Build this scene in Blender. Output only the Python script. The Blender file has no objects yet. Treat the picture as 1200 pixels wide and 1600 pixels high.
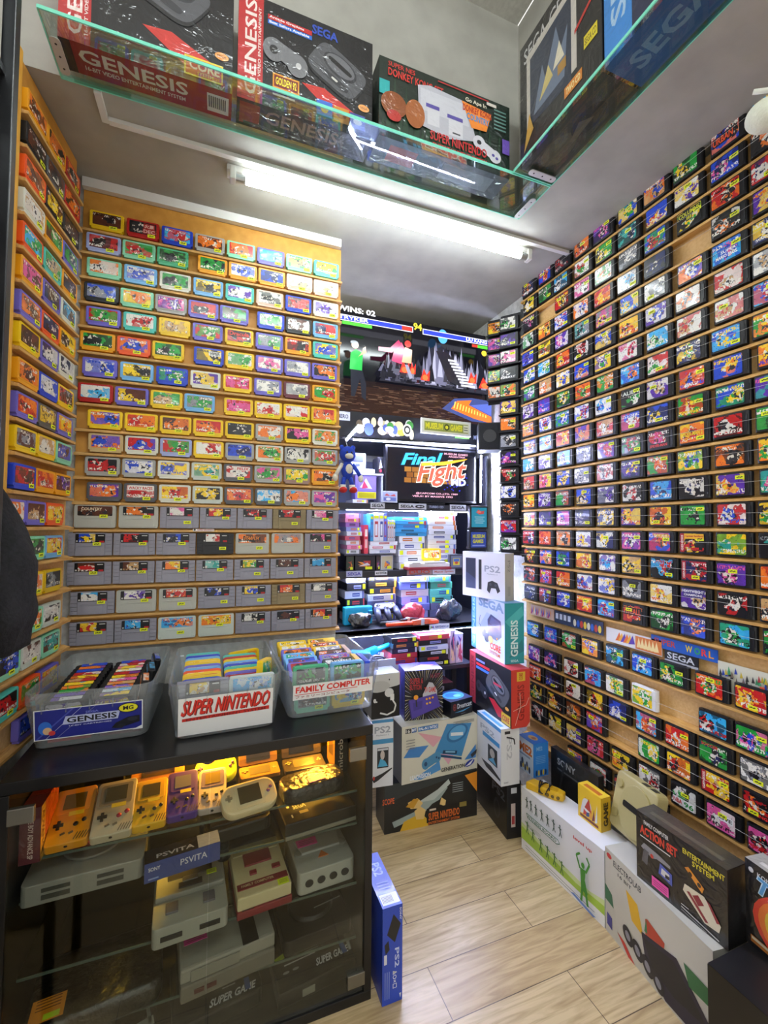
import bpy, bmesh, math, random
from mathutils import Vector, Matrix
R = math.radians
SC = bpy.context.scene
COL = SC.collection

# ---------------------------------------------------------------- camera
FPX, YAW, PITCH, ROLL, EYE = 686.23, R(20.70), R(2.05), R(0.41), 1.33
_cy, _sy, _cp, _sp = math.cos(YAW), math.sin(YAW), math.cos(PITCH), math.sin(PITCH)
_f = Vector((_sy*_cp, _cy*_cp, _sp)); _r0 = Vector((_cy, -_sy, 0)); _u0 = _r0.cross(_f)
_r = math.cos(ROLL)*_r0 + math.sin(ROLL)*_u0; _u = -math.sin(ROLL)*_r0 + math.cos(ROLL)*_u0
cd = bpy.data.cameras.new('camera'); cam = bpy.data.objects.new('camera', cd); COL.objects.link(cam)
cam.matrix_world = Matrix(((_r.x, _u.x, -_f.x, 0), (_r.y, _u.y, -_f.y, 0), (_r.z, _u.z, -_f.z, EYE), (0, 0, 0, 1)))
cd.sensor_fit = 'HORIZONTAL'; cd.sensor_width = 36; cd.lens = 36*FPX/1200; cd.clip_start = 0.02
SC.camera = cam

def at(x, y, Y=None, X=None, Z=None):
    """point of the room seen at photo pixel x, y on the plane Y=, X= or Z="""
    d = _f + _r*((x-600)/FPX) + _u*((800-y)/FPX)
    t = Y/d.y if Y is not None else (X/d.x if X is not None else (Z-EYE)/d.z)
    return Vector((d.x*t, d.y*t, EYE + d.z*t))

# ---------------------------------------------------------------- world, exposure
w = bpy.data.worlds.new('shop_daylight'); SC.world = w; w.use_nodes = True
w.node_tree.nodes['Background'].inputs[0].default_value = (1.0, 0.97, 0.93, 1)
w.node_tree.nodes['Background'].inputs[1].default_value = 0.42
vs = SC.view_settings
vs.view_transform = 'Standard'; vs.look = 'None'; vs.gamma = 1.0; vs.use_curve_mapping = False; vs.exposure = 1.5
TUBE, TUBE2, LED, WARM, SCREEN = 14.0, 34.0, 165.0, 360.0, .8

# ---------------------------------------------------------------- materials
def lin(h):
    if isinstance(h, (tuple, list)): return tuple(h)[:3]
    h = h.lstrip('#'); v = [int(h[i:i+2], 16)/255 for i in (0, 2, 4)]
    return tuple(c/12.92 if c <= .04045 else ((c+.055)/1.055)**2.4 for c in v)
_mats = {}
def nm(name):
    m = bpy.data.materials.new(name); m.use_nodes = True
    nt = m.node_tree; return m, nt, nt.nodes['Principled BSDF']
def P(h, rough=.45, metal=0, coat=0, bump=0, bs=60):
    k = (h, rough, metal, coat, bump, bs)
    if k in _mats: return _mats[k]
    m, nt, b = nm('paint_'+str(h).strip('#'))
    b.inputs['Base Color'].default_value = (*lin(h), 1); b.inputs['Roughness'].default_value = rough
    b.inputs['Metallic'].default_value = metal; b.inputs['Coat Weight'].default_value = coat; b.inputs['Coat Roughness'].default_value = .06
    if bump:
        n = nt.nodes.new('ShaderNodeTexNoise'); n.inputs['Scale'].default_value = bs; n.inputs['Detail'].default_value = 6
        tc = nt.nodes.new('ShaderNodeTexCoord'); nt.links.new(tc.outputs['Object'], n.inputs['Vector'])
        bp = nt.nodes.new('ShaderNodeBump'); bp.inputs['Strength'].default_value = bump; bp.inputs['Distance'].default_value = .01
        nt.links.new(n.outputs['Fac'], bp.inputs['Height']); nt.links.new(bp.outputs['Normal'], b.inputs['Normal'])
        if coat: nt.links.new(bp.outputs['Normal'], b.inputs['Coat Normal'])
    _mats[k] = m; return m
def noisy(name, a, b_, scale, vec=(1, 1, 1), rough=.6, bump=.15, detail=8, dist=0, coat=0):
    m, nt, b = nm(name)
    tc = nt.nodes.new('ShaderNodeTexCoord'); mp = nt.nodes.new('ShaderNodeMapping'); mp.inputs['Scale'].default_value = vec
    n = nt.nodes.new('ShaderNodeTexNoise'); n.inputs['Scale'].default_value = scale; n.inputs['Detail'].default_value = detail; n.inputs['Distortion'].default_value = dist
    r = nt.nodes.new('ShaderNodeValToRGB'); r.color_ramp.elements[0].position = .3; r.color_ramp.elements[1].position = .7
    r.color_ramp.elements[0].color = (*lin(a), 1); r.color_ramp.elements[1].color = (*lin(b_), 1)
    bp = nt.nodes.new('ShaderNodeBump'); bp.inputs['Strength'].default_value = bump; bp.inputs['Distance'].default_value = .004
    L = nt.links.new
    L(tc.outputs['Object'], mp.inputs['Vector']); L(mp.outputs['Vector'], n.inputs['Vector']); L(n.outputs['Fac'], r.inputs['Fac'])
    L(r.outputs['Color'], b.inputs['Base Color']); L(n.outputs['Fac'], bp.inputs['Height']); L(bp.outputs['Normal'], b.inputs['Normal'])
    b.inputs['Roughness'].default_value = rough; b.inputs['Coat Weight'].default_value = coat
    return m
def emit(name, h, s):
    m, nt, b = nm(name); b.inputs['Base Color'].default_value = (*lin(h), 1)
    b.inputs['Emission Color'].default_value = (*lin(h), 1); b.inputs['Emission Strength'].default_value = s; return m
def clear(name, tint, gloss=.08, diff=0.0, dcol='#ffffff', rough=.02, k=.55):
    """clear pane: straight-through tint + fresnel gloss (+ some milky diffuse)"""
    m, nt, b = nm(name); N = nt.nodes.new; L = nt.links.new
    t = N('ShaderNodeBsdfTransparent'); t.inputs[0].default_value = (*lin(tint), 1)
    g = N('ShaderNodeBsdfGlossy'); g.inputs['Roughness'].default_value = rough
    fr = N('ShaderNodeFresnel'); fr.inputs[0].default_value = 1.45
    mu = N('ShaderNodeMath'); mu.operation = 'MULTIPLY_ADD'; mu.inputs[1].default_value = k; mu.inputs[2].default_value = gloss*.06
    mx = N('ShaderNodeMixShader'); L(fr.outputs[0], mu.inputs[0]); L(mu.outputs[0], mx.inputs[0]); L(t.outputs[0], mx.inputs[1]); L(g.outputs[0], mx.inputs[2])
    last = mx
    if diff:
        d = N('ShaderNodeBsdfDiffuse'); d.inputs[0].default_value = (*lin(dcol), 1)
        m2 = N('ShaderNodeMixShader'); m2.inputs[0].default_value = diff; L(mx.outputs[0], m2.inputs[1]); L(d.outputs[0], m2.inputs[2]); last = m2
    L(last.outputs[0], nt.nodes['Material Output'].inputs['Surface']); return m

# printed artwork: flat print colours carried per face
def _print(name, rough, coat, bump=0):
    m, nt, b = nm(name); a = nt.nodes.new('ShaderNodeAttribute'); a.attribute_name = 'Col'
    nt.links.new(a.outputs['Color'], b.inputs['Base Color']); b.inputs['Roughness'].default_value = rough
    b.inputs['Coat Weight'].default_value = coat; b.inputs['Coat Roughness'].default_value = .08
    if bump:
        tc = nt.nodes.new('ShaderNodeTexCoord'); n = nt.nodes.new('ShaderNodeTexNoise'); n.inputs['Scale'].default_value = 14; n.inputs['Distortion'].default_value = 3
        bp = nt.nodes.new('ShaderNodeBump'); bp.inputs['Strength'].default_value = bump; bp.inputs['Distance'].default_value = .02
        nt.links.new(tc.outputs['Object'], n.inputs['Vector']); nt.links.new(n.outputs['Fac'], bp.inputs['Height']); nt.links.new(bp.outputs['Normal'], b.inputs['Coat Normal'])
    return m
PRINT = _print('printed_card', .4, .15); PRINT_WRAP = _print('printed_card_in_film', .35, 1.0, .35)
def _screen():
    m, nt, b = nm('screen_picture'); a = nt.nodes.new('ShaderNodeAttribute'); a.attribute_name = 'Col'
    nt.links.new(a.outputs['Color'], b.inputs['Emission Color']); b.inputs['Emission Strength'].default_value = SCREEN
    b.inputs['Base Color'].default_value = (0, 0, 0, 1); b.inputs['Roughness'].default_value = .12; return m
SCREENM = _screen()

# moulded shells take the object's own colour
def _shell():
    m, nt, b = nm('moulded_shell'); o = nt.nodes.new('ShaderNodeObjectInfo')
    nt.links.new(o.outputs['Color'], b.inputs['Base Color']); b.inputs['Roughness'].default_value = .38; return m
SHELL = _shell()
# cartridge label art: three print colours per cartridge, cut into cells and flourishes
def _art(name, coat, wrap, sx=1):
    m, nt, b = nm(name); N = nt.nodes.new; L = nt.links.new
    tc = N('ShaderNodeTexCoord'); oi = N('ShaderNodeObjectInfo')
    off = N('ShaderNodeVectorMath'); off.operation = 'SCALE'; off.inputs[0].default_value = (37.1, 11.7, 23.3); L(oi.outputs['Random'], off.inputs['Scale'])
    add = N('ShaderNodeVectorMath'); add.operation = 'ADD'; L(tc.outputs['Object'], add.inputs[0]); L(off.outputs[0], add.inputs[1])
    dn = N('ShaderNodeTexNoise'); dn.inputs['Scale'].default_value = 70; dn.inputs['Detail'].default_value = 3; L(add.outputs[0], dn.inputs['Vector'])
    ds = N('ShaderNodeVectorMath'); ds.operation = 'SCALE'; ds.inputs['Scale'].default_value = .022; L(dn.outputs['Color'], ds.inputs[0])
    ad2 = N('ShaderNodeVectorMath'); ad2.operation = 'ADD'; L(add.outputs[0], ad2.inputs[0]); L(ds.outputs[0], ad2.inputs[1])
    v = N('ShaderNodeTexVoronoi'); v.inputs['Scale'].default_value = 135; L(ad2.outputs[0], v.inputs['Vector'])
    big = N('ShaderNodeTexVoronoi'); big.inputs['Scale'].default_value = 42; L(ad2.outputs[0], big.inputs['Vector'])
    def attr(n):
        a = N('ShaderNodeAttribute'); a.attribute_type = 'OBJECT'; a.attribute_name = n; return a.outputs['Color']
    def sep(o):
        s = N('ShaderNodeSeparateColor'); L(o, s.inputs[0]); return s
    sb, sv = sep(big.outputs['Color']), sep(v.outputs['Color'])
    def math_(op, x, y=None):
        n = N('ShaderNodeMath'); n.operation = op
        for k, q in enumerate((x, y)):
            if q is None: continue
            if hasattr(q, 'links'): L(q, n.inputs[k])
            else: n.inputs[k].default_value = q
        return n.outputs[0]
    def gt(o, t): return math_('GREATER_THAN', o, t)
    def mix(fac, a, c, mode='MIX'):
        x = N('ShaderNodeMix'); x.data_type = 'RGBA'; x.blend_type = mode
        if hasattr(fac, 'links'): L(fac, x.inputs[0])
        else: x.inputs[0].default_value = fac
        for s, i in ((a, 6), (c, 7)):
            if hasattr(s, 'links'): L(s, x.inputs[i])
            else: x.inputs[i].default_value = (*s, 1)
        return x.outputs[2]
    # ground: first colour mottled by soft cells of the second
    n3 = N('ShaderNodeTexNoise'); n3.inputs['Scale'].default_value = 60; n3.inputs['Detail'].default_value = 5; L(add.outputs[0], n3.inputs['Vector'])
    c = mix(math_('MULTIPLY', gt(sb.outputs[0], .55), .8), attr('c1'), attr('c2'))
    c = mix(.55, c, n3.outputs['Fac'], 'OVERLAY')
    # a figure in the middle: finer cells of the second and third colour with dark lines
    sg = N('ShaderNodeSeparateXYZ'); L(tc.outputs['Generated'], sg.inputs[0])
    r1 = math_('SUBTRACT', math_('MULTIPLY', oi.outputs['Random'], .5), .25)
    gx = math_('MULTIPLY', math_('SUBTRACT', math_('SUBTRACT', sg.outputs[0], .5), r1), 1.25); gz = math_('SUBTRACT', sg.outputs[2], .45)
    d2 = math_('SQRT', math_('ADD', math_('MULTIPLY', gx, gx), math_('MULTIPLY', gz, gz)))
    n1 = N('ShaderNodeTexNoise'); n1.inputs['Scale'].default_value = 48; n1.inputs['Detail'].default_value = 3; L(add.outputs[0], n1.inputs['Vector'])
    fig = math_('LESS_THAN', math_('ADD', d2, math_('MULTIPLY', math_('SUBTRACT', n1.outputs['Fac'], .5), 1.1)), .33)
    f = mix(gt(sv.outputs[1], .45), attr('c2'), attr('c3')); f = mix(gt(sv.outputs[0], .80), f, (.78, .72, .62)); f = mix(gt(sv.outputs[2], .84), f, (.02, .02, .03))
    c = mix(fig, c, f)
    # lettering-like band near the top or the foot
    wv = N('ShaderNodeTexNoise'); wv.inputs['Scale'].default_value = 1; wv.inputs['Detail'].default_value = 1
    ms = N('ShaderNodeVectorMath'); ms.operation = 'MULTIPLY'; ms.inputs[1].default_value = (230, 0, 120); L(add.outputs[0], ms.inputs[0]); L(ms.outputs[0], wv.inputs['Vector'])
    top = math_('GREATER_THAN', oi.outputs['Random'], .45)
    zz = mix(top, math_('SUBTRACT', 1.0, sg.outputs[2]), sg.outputs[2])
    band = math_('MULTIPLY', math_('MULTIPLY', gt(zz, .74), math_('LESS_THAN', zz, .92)), gt(wv.outputs['Fac'], .5))
    c = mix(band, c, mix(gt(sb.outputs[1], .5), attr('c3'), (.85, .82, .74)))
    n2 = N('ShaderNodeTexNoise'); n2.inputs['Scale'].default_value = 210; n2.inputs['Detail'].default_value = 4; L(ad2.outputs[0], n2.inputs['Vector'])
    c = mix(gt(n2.outputs['Fac'], .655), c, (.02, .016, .022))
    L(c, b.inputs['Base Color']); b.inputs['Roughness'].default_value = .35; b.inputs['Coat Weight'].default_value = coat; b.inputs['Coat Roughness'].default_value = .07
    if wrap:
        w1 = N('ShaderNodeTexNoise'); w1.inputs['Scale'].default_value = 16; w1.inputs['Distortion'].default_value = 2.5; L(add.outputs[0], w1.inputs['Vector'])
        bp = N('ShaderNodeBump'); bp.inputs['Strength'].default_value = .5; bp.inputs['Distance'].default_value = .02; L(w1.outputs['Fac'], bp.inputs['Height']); L(bp.outputs['Normal'], b.inputs['Coat Normal'])
    return m
ART = _art('cartridge_label_print', .25, False); ART_WRAP = _art('cartridge_label_in_film', 1.0, True)

WHITE_WALL = noisy('white_wall_paint', '#c9c9c2', '#dadad3', 60, rough=.8, bump=.25)
ROUGH_WALL = noisy('rough_white_plaster', '#b9bab6', '#dcdcd8', 45, rough=.85, bump=.9)
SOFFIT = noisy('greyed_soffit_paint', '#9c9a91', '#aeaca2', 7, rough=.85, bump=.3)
MDF = noisy('amber_board', '#bd8430', '#cf9640', 30, (1, 1, 1), rough=.55, bump=.08)
PLY = noisy('pale_ply_board', '#d3a765', '#e3bd80', 14, (8, 1, 8), rough=.55, bump=.1)
LEDGE = noisy('pine_ledge', '#bd8c4a', '#d9ad69', 22, (1, 9, 9), rough=.55, bump=.15)
LEDGE_X = noisy('pine_strip', '#c09048', '#dcae66', 22, (1, 9, 9), rough=.55, bump=.15)
BLACKP = P('#0d0d0f', .35); BLACKM = P('#111214', .55); ALU = P('#b9bcbf', .35, .8); WHITEP = P('#dcdcd8', .4)
YEL = P('#e6f01e', .5); STEEL = P('#8d8a80', .4, .9)

# ---------------------------------------------------------------- mesh helpers
class MB:
    def __init__(s): s.b = bmesh.new()
    def _f(s, vs, quads, mi=0):
        v = [s.b.verts.new(p) for p in vs]
        for q in quads:
            try: f = s.b.faces.new([v[i] for i in q]); f.material_index = mi
            except ValueError: pass
        return v
    def box(s, c, d, rz=0, rx=0, ry=0, mi=0):
        M = Matrix.Translation(c) @ Matrix.Rotation(rz, 4, 'Z') @ Matrix.Rotation(rx, 4, 'X') @ Matrix.Rotation(ry, 4, 'Y')
        x, y, z = d[0]/2, d[1]/2, d[2]/2
        s._f([M @ Vector(p) for p in ((-x,-y,-z),(x,-y,-z),(x,y,-z),(-x,y,-z),(-x,-y,z),(x,-y,z),(x,y,z),(-x,y,z))],
             ((3,2,1,0),(4,5,6,7),(0,1,5,4),(1,2,6,5),(2,3,7,6),(3,0,4,7)), mi); return s
    def prism(s, pts, a, b, axis='Z', mi=0, scale=1.0):
        """outline extruded along an axis between a and b; axis Y takes (x,z), axis X takes (y,z)"""
        def mk(p, t):
            return (p[0], p[1], t) if axis == 'Z' else ((p[0], t, p[1]) if axis == 'Y' else (t, p[0], p[1]))
        n = len(pts); cx = sum(p[0] for p in pts)/n; cy = sum(p[1] for p in pts)/n
        q = [(cx+(p[0]-cx)*scale, cy+(p[1]-cy)*scale) for p in pts]
        v = [mk(p, a) for p in pts] + [mk(p, b) for p in q]
        s._f(v, [tuple(reversed(range(n))), tuple(range(n, 2*n))] + [(i, (i+1) % n, n+(i+1) % n, n+i) for i in range(n)], mi); return s
    def tube(s, pts, r, n=8, mi=0, cap=True):
        pts = [Vector(p) for p in pts]; rs = r if isinstance(r, (list, tuple)) else [r]*len(pts); rings = []
        for i, p in enumerate(pts):
            t = (pts[min(i+1, len(pts)-1)]-pts[max(i-1, 0)]).normalized()
            a = t.cross(Vector((0, 0, 1)) if abs(t.z) < .9 else Vector((1, 0, 0))).normalized(); c = t.cross(a)
            rings.append([s.b.verts.new(p + rs[i]*(math.cos(6.28319*k/n)*a + math.sin(6.28319*k/n)*c)) for k in range(n)])
        for i in range(len(rings)-1):
            for k in range(n):
                f = s.b.faces.new((rings[i][k], rings[i+1][k], rings[i+1][(k+1) % n], rings[i][(k+1) % n])); f.material_index = mi
        if cap:
            s.b.faces.new(rings[0]).material_index = mi; s.b.faces.new(list(reversed(rings[-1]))).material_index = mi
        return s
    def ball(s, c, r, mi=0, seg=16, rot=None):
        M = Matrix.Translation(c) @ (rot or Matrix()) @ Matrix.Diagonal((*((r, r, r) if not isinstance(r, (tuple, list)) else r), 1))
        g = bmesh.ops.create_uvsphere(s.b, u_segments=seg, v_segments=max(8, seg*2//3), radius=1, matrix=M)
        for v in g['verts']:
            for f in v.link_faces: f.material_index = mi
        return s
    def quad(s, p, mi=0): s._f(p, (tuple(range(len(p))),), mi); return s
    def mesh(s, name, mats, bevel=0, seg=2, smooth=False, recalc=True):
        if recalc: bmesh.ops.recalc_face_normals(s.b, faces=s.b.faces)
        if bevel:
            e = [e for e in s.b.edges if len(e.link_faces) == 2 and e.calc_face_angle() > .5]
            bmesh.ops.bevel(s.b, geom=e, offset=bevel, segments=seg, affect='EDGES', profile=.6, clamp_overlap=True)
        m = bpy.data.meshes.new(name); s.b.to_mesh(m); s.b.free()
        for x in (mats if isinstance(mats, (list, tuple)) else [mats]): m.materials.append(x)
        if smooth:
            for p in m.polygons: p.use_smooth = True
        return m
def link(name, me, parent=None, loc=(0, 0, 0), rz=0):
    o = bpy.data.objects.new(name, me); COL.objects.link(o); o.location = loc; o.rotation_euler.z = rz
    if parent: o.parent = parent
    return o
def part(name, mb, mats, parent=None, bevel=0, smooth=False, label=None, seg=2):
    o = link(name, mb.mesh(name, mats, bevel, seg, smooth), parent)
    if label: o['label'] = label
    return o
def tag(o, label, cat, group=None):
    o['label'] = label; o['category'] = cat
    if group: o['group'] = group
    return o
def thing(name, label, cat, loc=(0, 0, 0), rz=0, group=None):
    return tag(link(name, None, None, loc, rz), label, cat, group)
def struct(name, mb, mats, bevel=0):
    o = part(name, mb, mats, None, bevel); o['kind'] = 'structure'; return o
def rrect(w, h, r, n=4, cx=0, cy=0):
    out = []
    for (sx, sy, a0) in ((1, -1, -90), (1, 1, 0), (-1, 1, 90), (-1, -1, 180)):
        for k in range(n+1):
            a = R(a0+90*k/n); out.append((cx+sx*(w/2-r)+r*math.cos(a), cy+sy*(h/2-r)+r*math.sin(a)))
    return out
def ell(w, h, n=20, cx=0, cy=0): return [(cx+w/2*math.cos(6.28319*k/n), cy+h/2*math.sin(6.28319*k/n)) for k in range(n)]

# ---------------------------------------------------------------- printed artwork
_txt = {}
def textmesh(s, bold):
    k = (s, bold)
    if k not in _txt:
        c = bpy.data.curves.new('t', 'FONT'); c.body = s; c.offset = bold; c.resolution_u = 2
        o = bpy.data.objects.new('t', c); COL.objects.link(o)
        bpy.context.view_layer.update()
        me = o.evaluated_get(bpy.context.evaluated_depsgraph_get()).to_mesh()
        vs_ = [(v.co.x, v.co.y) for v in me.vertices]; fs = [tuple(p.vertices) for p in me.polygons]
        o.to_mesh_clear(); bpy.data.objects.remove(o); bpy.data.curves.remove(c)
        if vs_:
            x0, x1 = min(v[0] for v in vs_), max(v[0] for v in vs_); y0, y1 = min(v[1] for v in vs_), max(v[1] for v in vs_)
            vs_ = [((v[0]-x0)/max(1e-6, x1-x0), (v[1]-y0)/max(1e-6, y1-y0)) for v in vs_]
        _txt[k] = (vs_, fs)
    return _txt[k]
class Art:
    """flat print on faces given by origin, U, V (metres), N; items in face units 0..1"""
    def __init__(s): s.v, s.f, s.c = [], [], []
    def face(s, o, U, V, N, items, lift=.0004):
        o, U, V, N = map(Vector, (o, U, V, N)); k = 0
        for it in items:
            k += 1; d = N*(lift+.00012*k); kind = it[0]
            def put(vs_, fs, col):
                b = len(s.v); s.v += [o+U*p[0]+V*p[1]+d for p in vs_]
                for f in fs: s.f.append(tuple(b+i for i in f)); s.c.append(lin(col))
            if kind == 'r': put([(it[1], it[2]), (it[3], it[2]), (it[3], it[4]), (it[1], it[4])], [(0, 1, 2, 3)], it[5])
            elif kind == 'p': put(it[1], [tuple(range(len(it[1])))], it[2])
            elif kind == 'e':
                n = 22; a = it[6] if len(it) > 6 else 0; rx, ry = it[3], it[4]; L, H = U.length, V.length
                pts = []
                for i in range(n):
                    x, y = rx*L*math.cos(6.28319*i/n), ry*H*math.sin(6.28319*i/n)
                    pts.append((it[1]+(x*math.cos(a)-y*math.sin(a))/L, it[2]+(x*math.sin(a)+y*math.cos(a))/H))
                put(pts, [tuple(range(n))], it[5])
            elif kind == 'l':
                L, H = U.length, V.length
                for (x0, y0), (x1, y1) in zip(it[1], it[1][1:]):
                    dx, dy = (x1-x0)*L, (y1-y0)*H; q = math.hypot(dx, dy) or 1; ox, oy = -dy/q*it[2]/2/L, dx/q*it[2]/2/H
                    put([(x0-ox, y0-oy), (x1-ox, y1-oy), (x1+ox, y1+oy), (x0+ox, y0+oy)], [(0, 1, 2, 3)], it[3])
            elif kind == 't':
                _, tx, u0, v0, u1, v1, col = it[:7]; op = it[7] if len(it) > 7 else {}
                vs_, fs = textmesh(tx, op.get('b', .02)); rot, sh = op.get('rot', 0), op.get('sh', 0)
                q = []
                for x, y in vs_:
                    if op.get('arc'): y = y + op['arc']*4*x*(1-x)
                    if rot == 90: x, y = 1-y, x
                    if rot == -90: x, y = y, 1-x
                    q.append((u0+(u1-u0)*x + sh*(y-.5)*(u1-u0), v0+(v1-v0)*y + op.get('rise', 0)*(x-.5)))
                put(q, fs, col)
        return s
    def make(s, name, parent, mat=None, label=None):
        m = bpy.data.meshes.new(name); m.from_pydata([tuple(p) for p in s.v], [], s.f)
        a = m.color_attributes.new('Col', 'FLOAT_COLOR', 'CORNER'); i = 0; buf = []
        for p, c in zip(m.polygons, s.c): buf += [*c, 1.0]*p.loop_total
        a.data.foreach_set('color', buf)
        m.materials.append(mat or PRINT); o = link(name, m, parent)
        if label: o['label'] = label
        return o
def faces(w_, d, h):
    return {'front': ((-w_/2, -d/2, 0), (w_, 0, 0), (0, 0, h), (0, -1, 0)), 'right': ((w_/2, -d/2, 0), (0, d, 0), (0, 0, h), (1, 0, 0)),
            'left': ((-w_/2, d/2, 0), (0, -d, 0), (0, 0, h), (-1, 0, 0)), 'top': ((-w_/2, -d/2, h), (w_, 0, 0), (0, d, 0), (0, 0, 1)),
            'bottom': ((-w_/2, d/2, 0), (w_, 0, 0), (0, -d, 0), (0, 0, -1))}
def carton(name, label, A, B, z, d, h, color, arts, wrap=False, cat='box', group=None, tilt=0, worn=None):
    """printed carton: front face bottom runs from A (viewer's left) to B; d deep, h high"""
    A, B = Vector(A[:2]), Vector(B[:2]); w_ = (B-A).length; ang = math.atan2((B-A).y, (B-A).x)
    mid = (A+B)/2 + Vector((-math.sin(ang), math.cos(ang)))*d/2
    mb = MB(); mb.box((0, 0, h/2), (w_, d, h))
    o = part(name, mb, P(color, .45, 0, .8 if wrap else .1, .25 if wrap else 0, 18), None, min(.0025, d*.06))
    o.location = (mid.x, mid.y, z); o.rotation_euler = (tilt, 0, ang); tag(o, label, cat, group)
    a = Art(); F = faces(w_, d, h)
    for k, it in arts.items(): a.face(*F[k], it)
    a.make('printed_artwork', o, PRINT_WRAP if wrap else PRINT)
    return o
ORD = ['', 'first', 'second', 'third', 'fourth', 'fifth', 'sixth', 'seventh', 'eighth', 'ninth', 'tenth', 'eleventh', 'twelfth', 'thirteenth',
       'fourteenth', 'fifteenth', 'sixteenth', 'seventeenth', 'eighteenth', 'nineteenth', 'twentieth', 'twenty-first', 'twenty-second', 'twenty-third', 'twenty-fourth', 'twenty-fifth']

# ================================================================ the room
SOF, CEIL = 2.574, 3.374
def _floor():
    m, nt, b = nm('pale_plank_tiles'); N = nt.nodes.new; L = nt.links.new
    tc = N('ShaderNodeTexCoord')
    br = N('ShaderNodeTexBrick'); br.offset = .37; br.inputs['Scale'].default_value = 1; br.inputs['Brick Width'].default_value = .62; br.inputs['Row Height'].default_value = .155
    br.inputs['Mortar Size'].default_value = .0013; br.inputs['Mortar Smooth'].default_value = .2
    br.inputs['Color1'].default_value = (*lin('#d5bf94'), 1); br.inputs['Color2'].default_value = (*lin('#c4aa7c'), 1); br.inputs['Mortar'].default_value = (*lin('#5d4c35'), 1)
    mp = N('ShaderNodeMapping'); mp.inputs['Scale'].default_value = (2.2, 26, 1); mp.inputs['Location'].default_value = (.3, .05, 0)
    n = N('ShaderNodeTexNoise'); n.inputs['Scale'].default_value = 2.2; n.inputs['Detail'].default_value = 9; n.inputs['Distortion'].default_value = 1.2
    r = N('ShaderNodeValToRGB'); r.color_ramp.elements[0].position = .3; r.color_ramp.elements[0].color = (.50, .42, .33, 1); r.color_ramp.elements[1].position = .62; r.color_ramp.elements[1].color = (1, 1, 1, 1)
    mx = N('ShaderNodeMix'); mx.data_type = 'RGBA'; mx.blend_type = 'MULTIPLY'; mx.inputs[0].default_value = .75
    L(tc.outputs['Object'], br.inputs['Vector']); L(tc.outputs['Object'], mp.inputs['Vector']); L(mp.outputs['Vector'], n.inputs['Vector']); L(n.outputs['Fac'], r.inputs['Fac'])
    L(br.outputs['Color'], mx.inputs[6]); L(r.outputs['Color'], mx.inputs[7]); L(mx.outputs[2], b.inputs['Base Color'])
    b.inputs['Roughness'].default_value = .32
    bp = N('ShaderNodeBump'); bp.inputs['Strength'].default_value = .25; bp.inputs['Distance'].default_value = .002; L(br.outputs['Fac'], bp.inputs['Height']); bp.invert = True; L(bp.outputs['Normal'], b.inputs['Normal'])
    return m
struct('floor', MB().box((.2, .8, -.03), (3.0, 4.2, .06)), _floor())
struct('wall_right', MB().box((1.54, .8, 1.29), (.08, 4.2, 2.567)), ROUGH_WALL)
struct('wall_back', MB().box((1.0, 2.70, 1.29), (1.1, .08, 2.567)), WHITE_WALL)
struct('wall_partition', MB().box((-.07, 1.878, 1.29), (1.10, .06, 2.567)), ROUGH_WALL)
struct('wall_left', MB().box((-.76, .85, 1.29), (.08, 2.1, 2.567)), ROUGH_WALL)
struct('wall_left_return', MB().box((-.600, 1.47, 1.29), (.04, .72, 2.567)), ROUGH_WALL)
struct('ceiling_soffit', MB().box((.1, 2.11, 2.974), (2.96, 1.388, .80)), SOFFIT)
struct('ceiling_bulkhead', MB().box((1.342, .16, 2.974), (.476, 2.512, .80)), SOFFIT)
struct('ceiling', MB().box((-.14, .16, CEIL+.02), (2.48, 2.512, .04)), WHITE_WALL)
struct('trim_cable_trunking', MB().box((.575, 1.515, SOF-.007), (1.82, .018, .013)).box((-.345, 1.47, SOF-.007), (.018, .10, .013)), WHITEP)
struct('trim_panel_head', MB().box((.0, 1.812, 2.556), (.95, .022, .034)), WHITEP)

# fluorescent batten under the soffit
def batten(loc, length, label, power, rz=0):
    t = thing('fluorescent_lamp', label, 'lamp', loc, rz)
    part('batten_body', MB().box((0, .012, -.011), (length+.10, .045, .022)), WHITEP, t, .004)
    for s in (-1, 1):
        part('lamp_holder', MB().box((s*(length/2+.03), -.004, -.034), (.02, .034, .046)), WHITEP, t, .004)
        part('tube_cap', MB().tube([(s*(length/2+.02), -.004, -.041), (s*(length/2-.012), -.004, -.041)], .0138, 14), ALU, t)
    part('glowing_tube', MB().tube([(-length/2+.008, -.004, -.041), (length/2-.008, -.004, -.041)], .013, 16), emit('tube_glow', '#f3fdff', power), t)
    return t
batten((.645, 1.566, SOF), 1.18, 'white fluorescent tube on a batten under the low ceiling', TUBE)
batten((.15, -.15, CEIL), 1.2, 'unseen white fluorescent tube added on the high ceiling to light the shop', TUBE2)  # unseen lamp behind the camera, added to fill the room with light
batten((.15, -.75, CEIL), 1.2, 'rear unseen white fluorescent tube added on the high ceiling to light the shop', TUBE2)  # second added lamp out of view, for more room light

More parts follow.
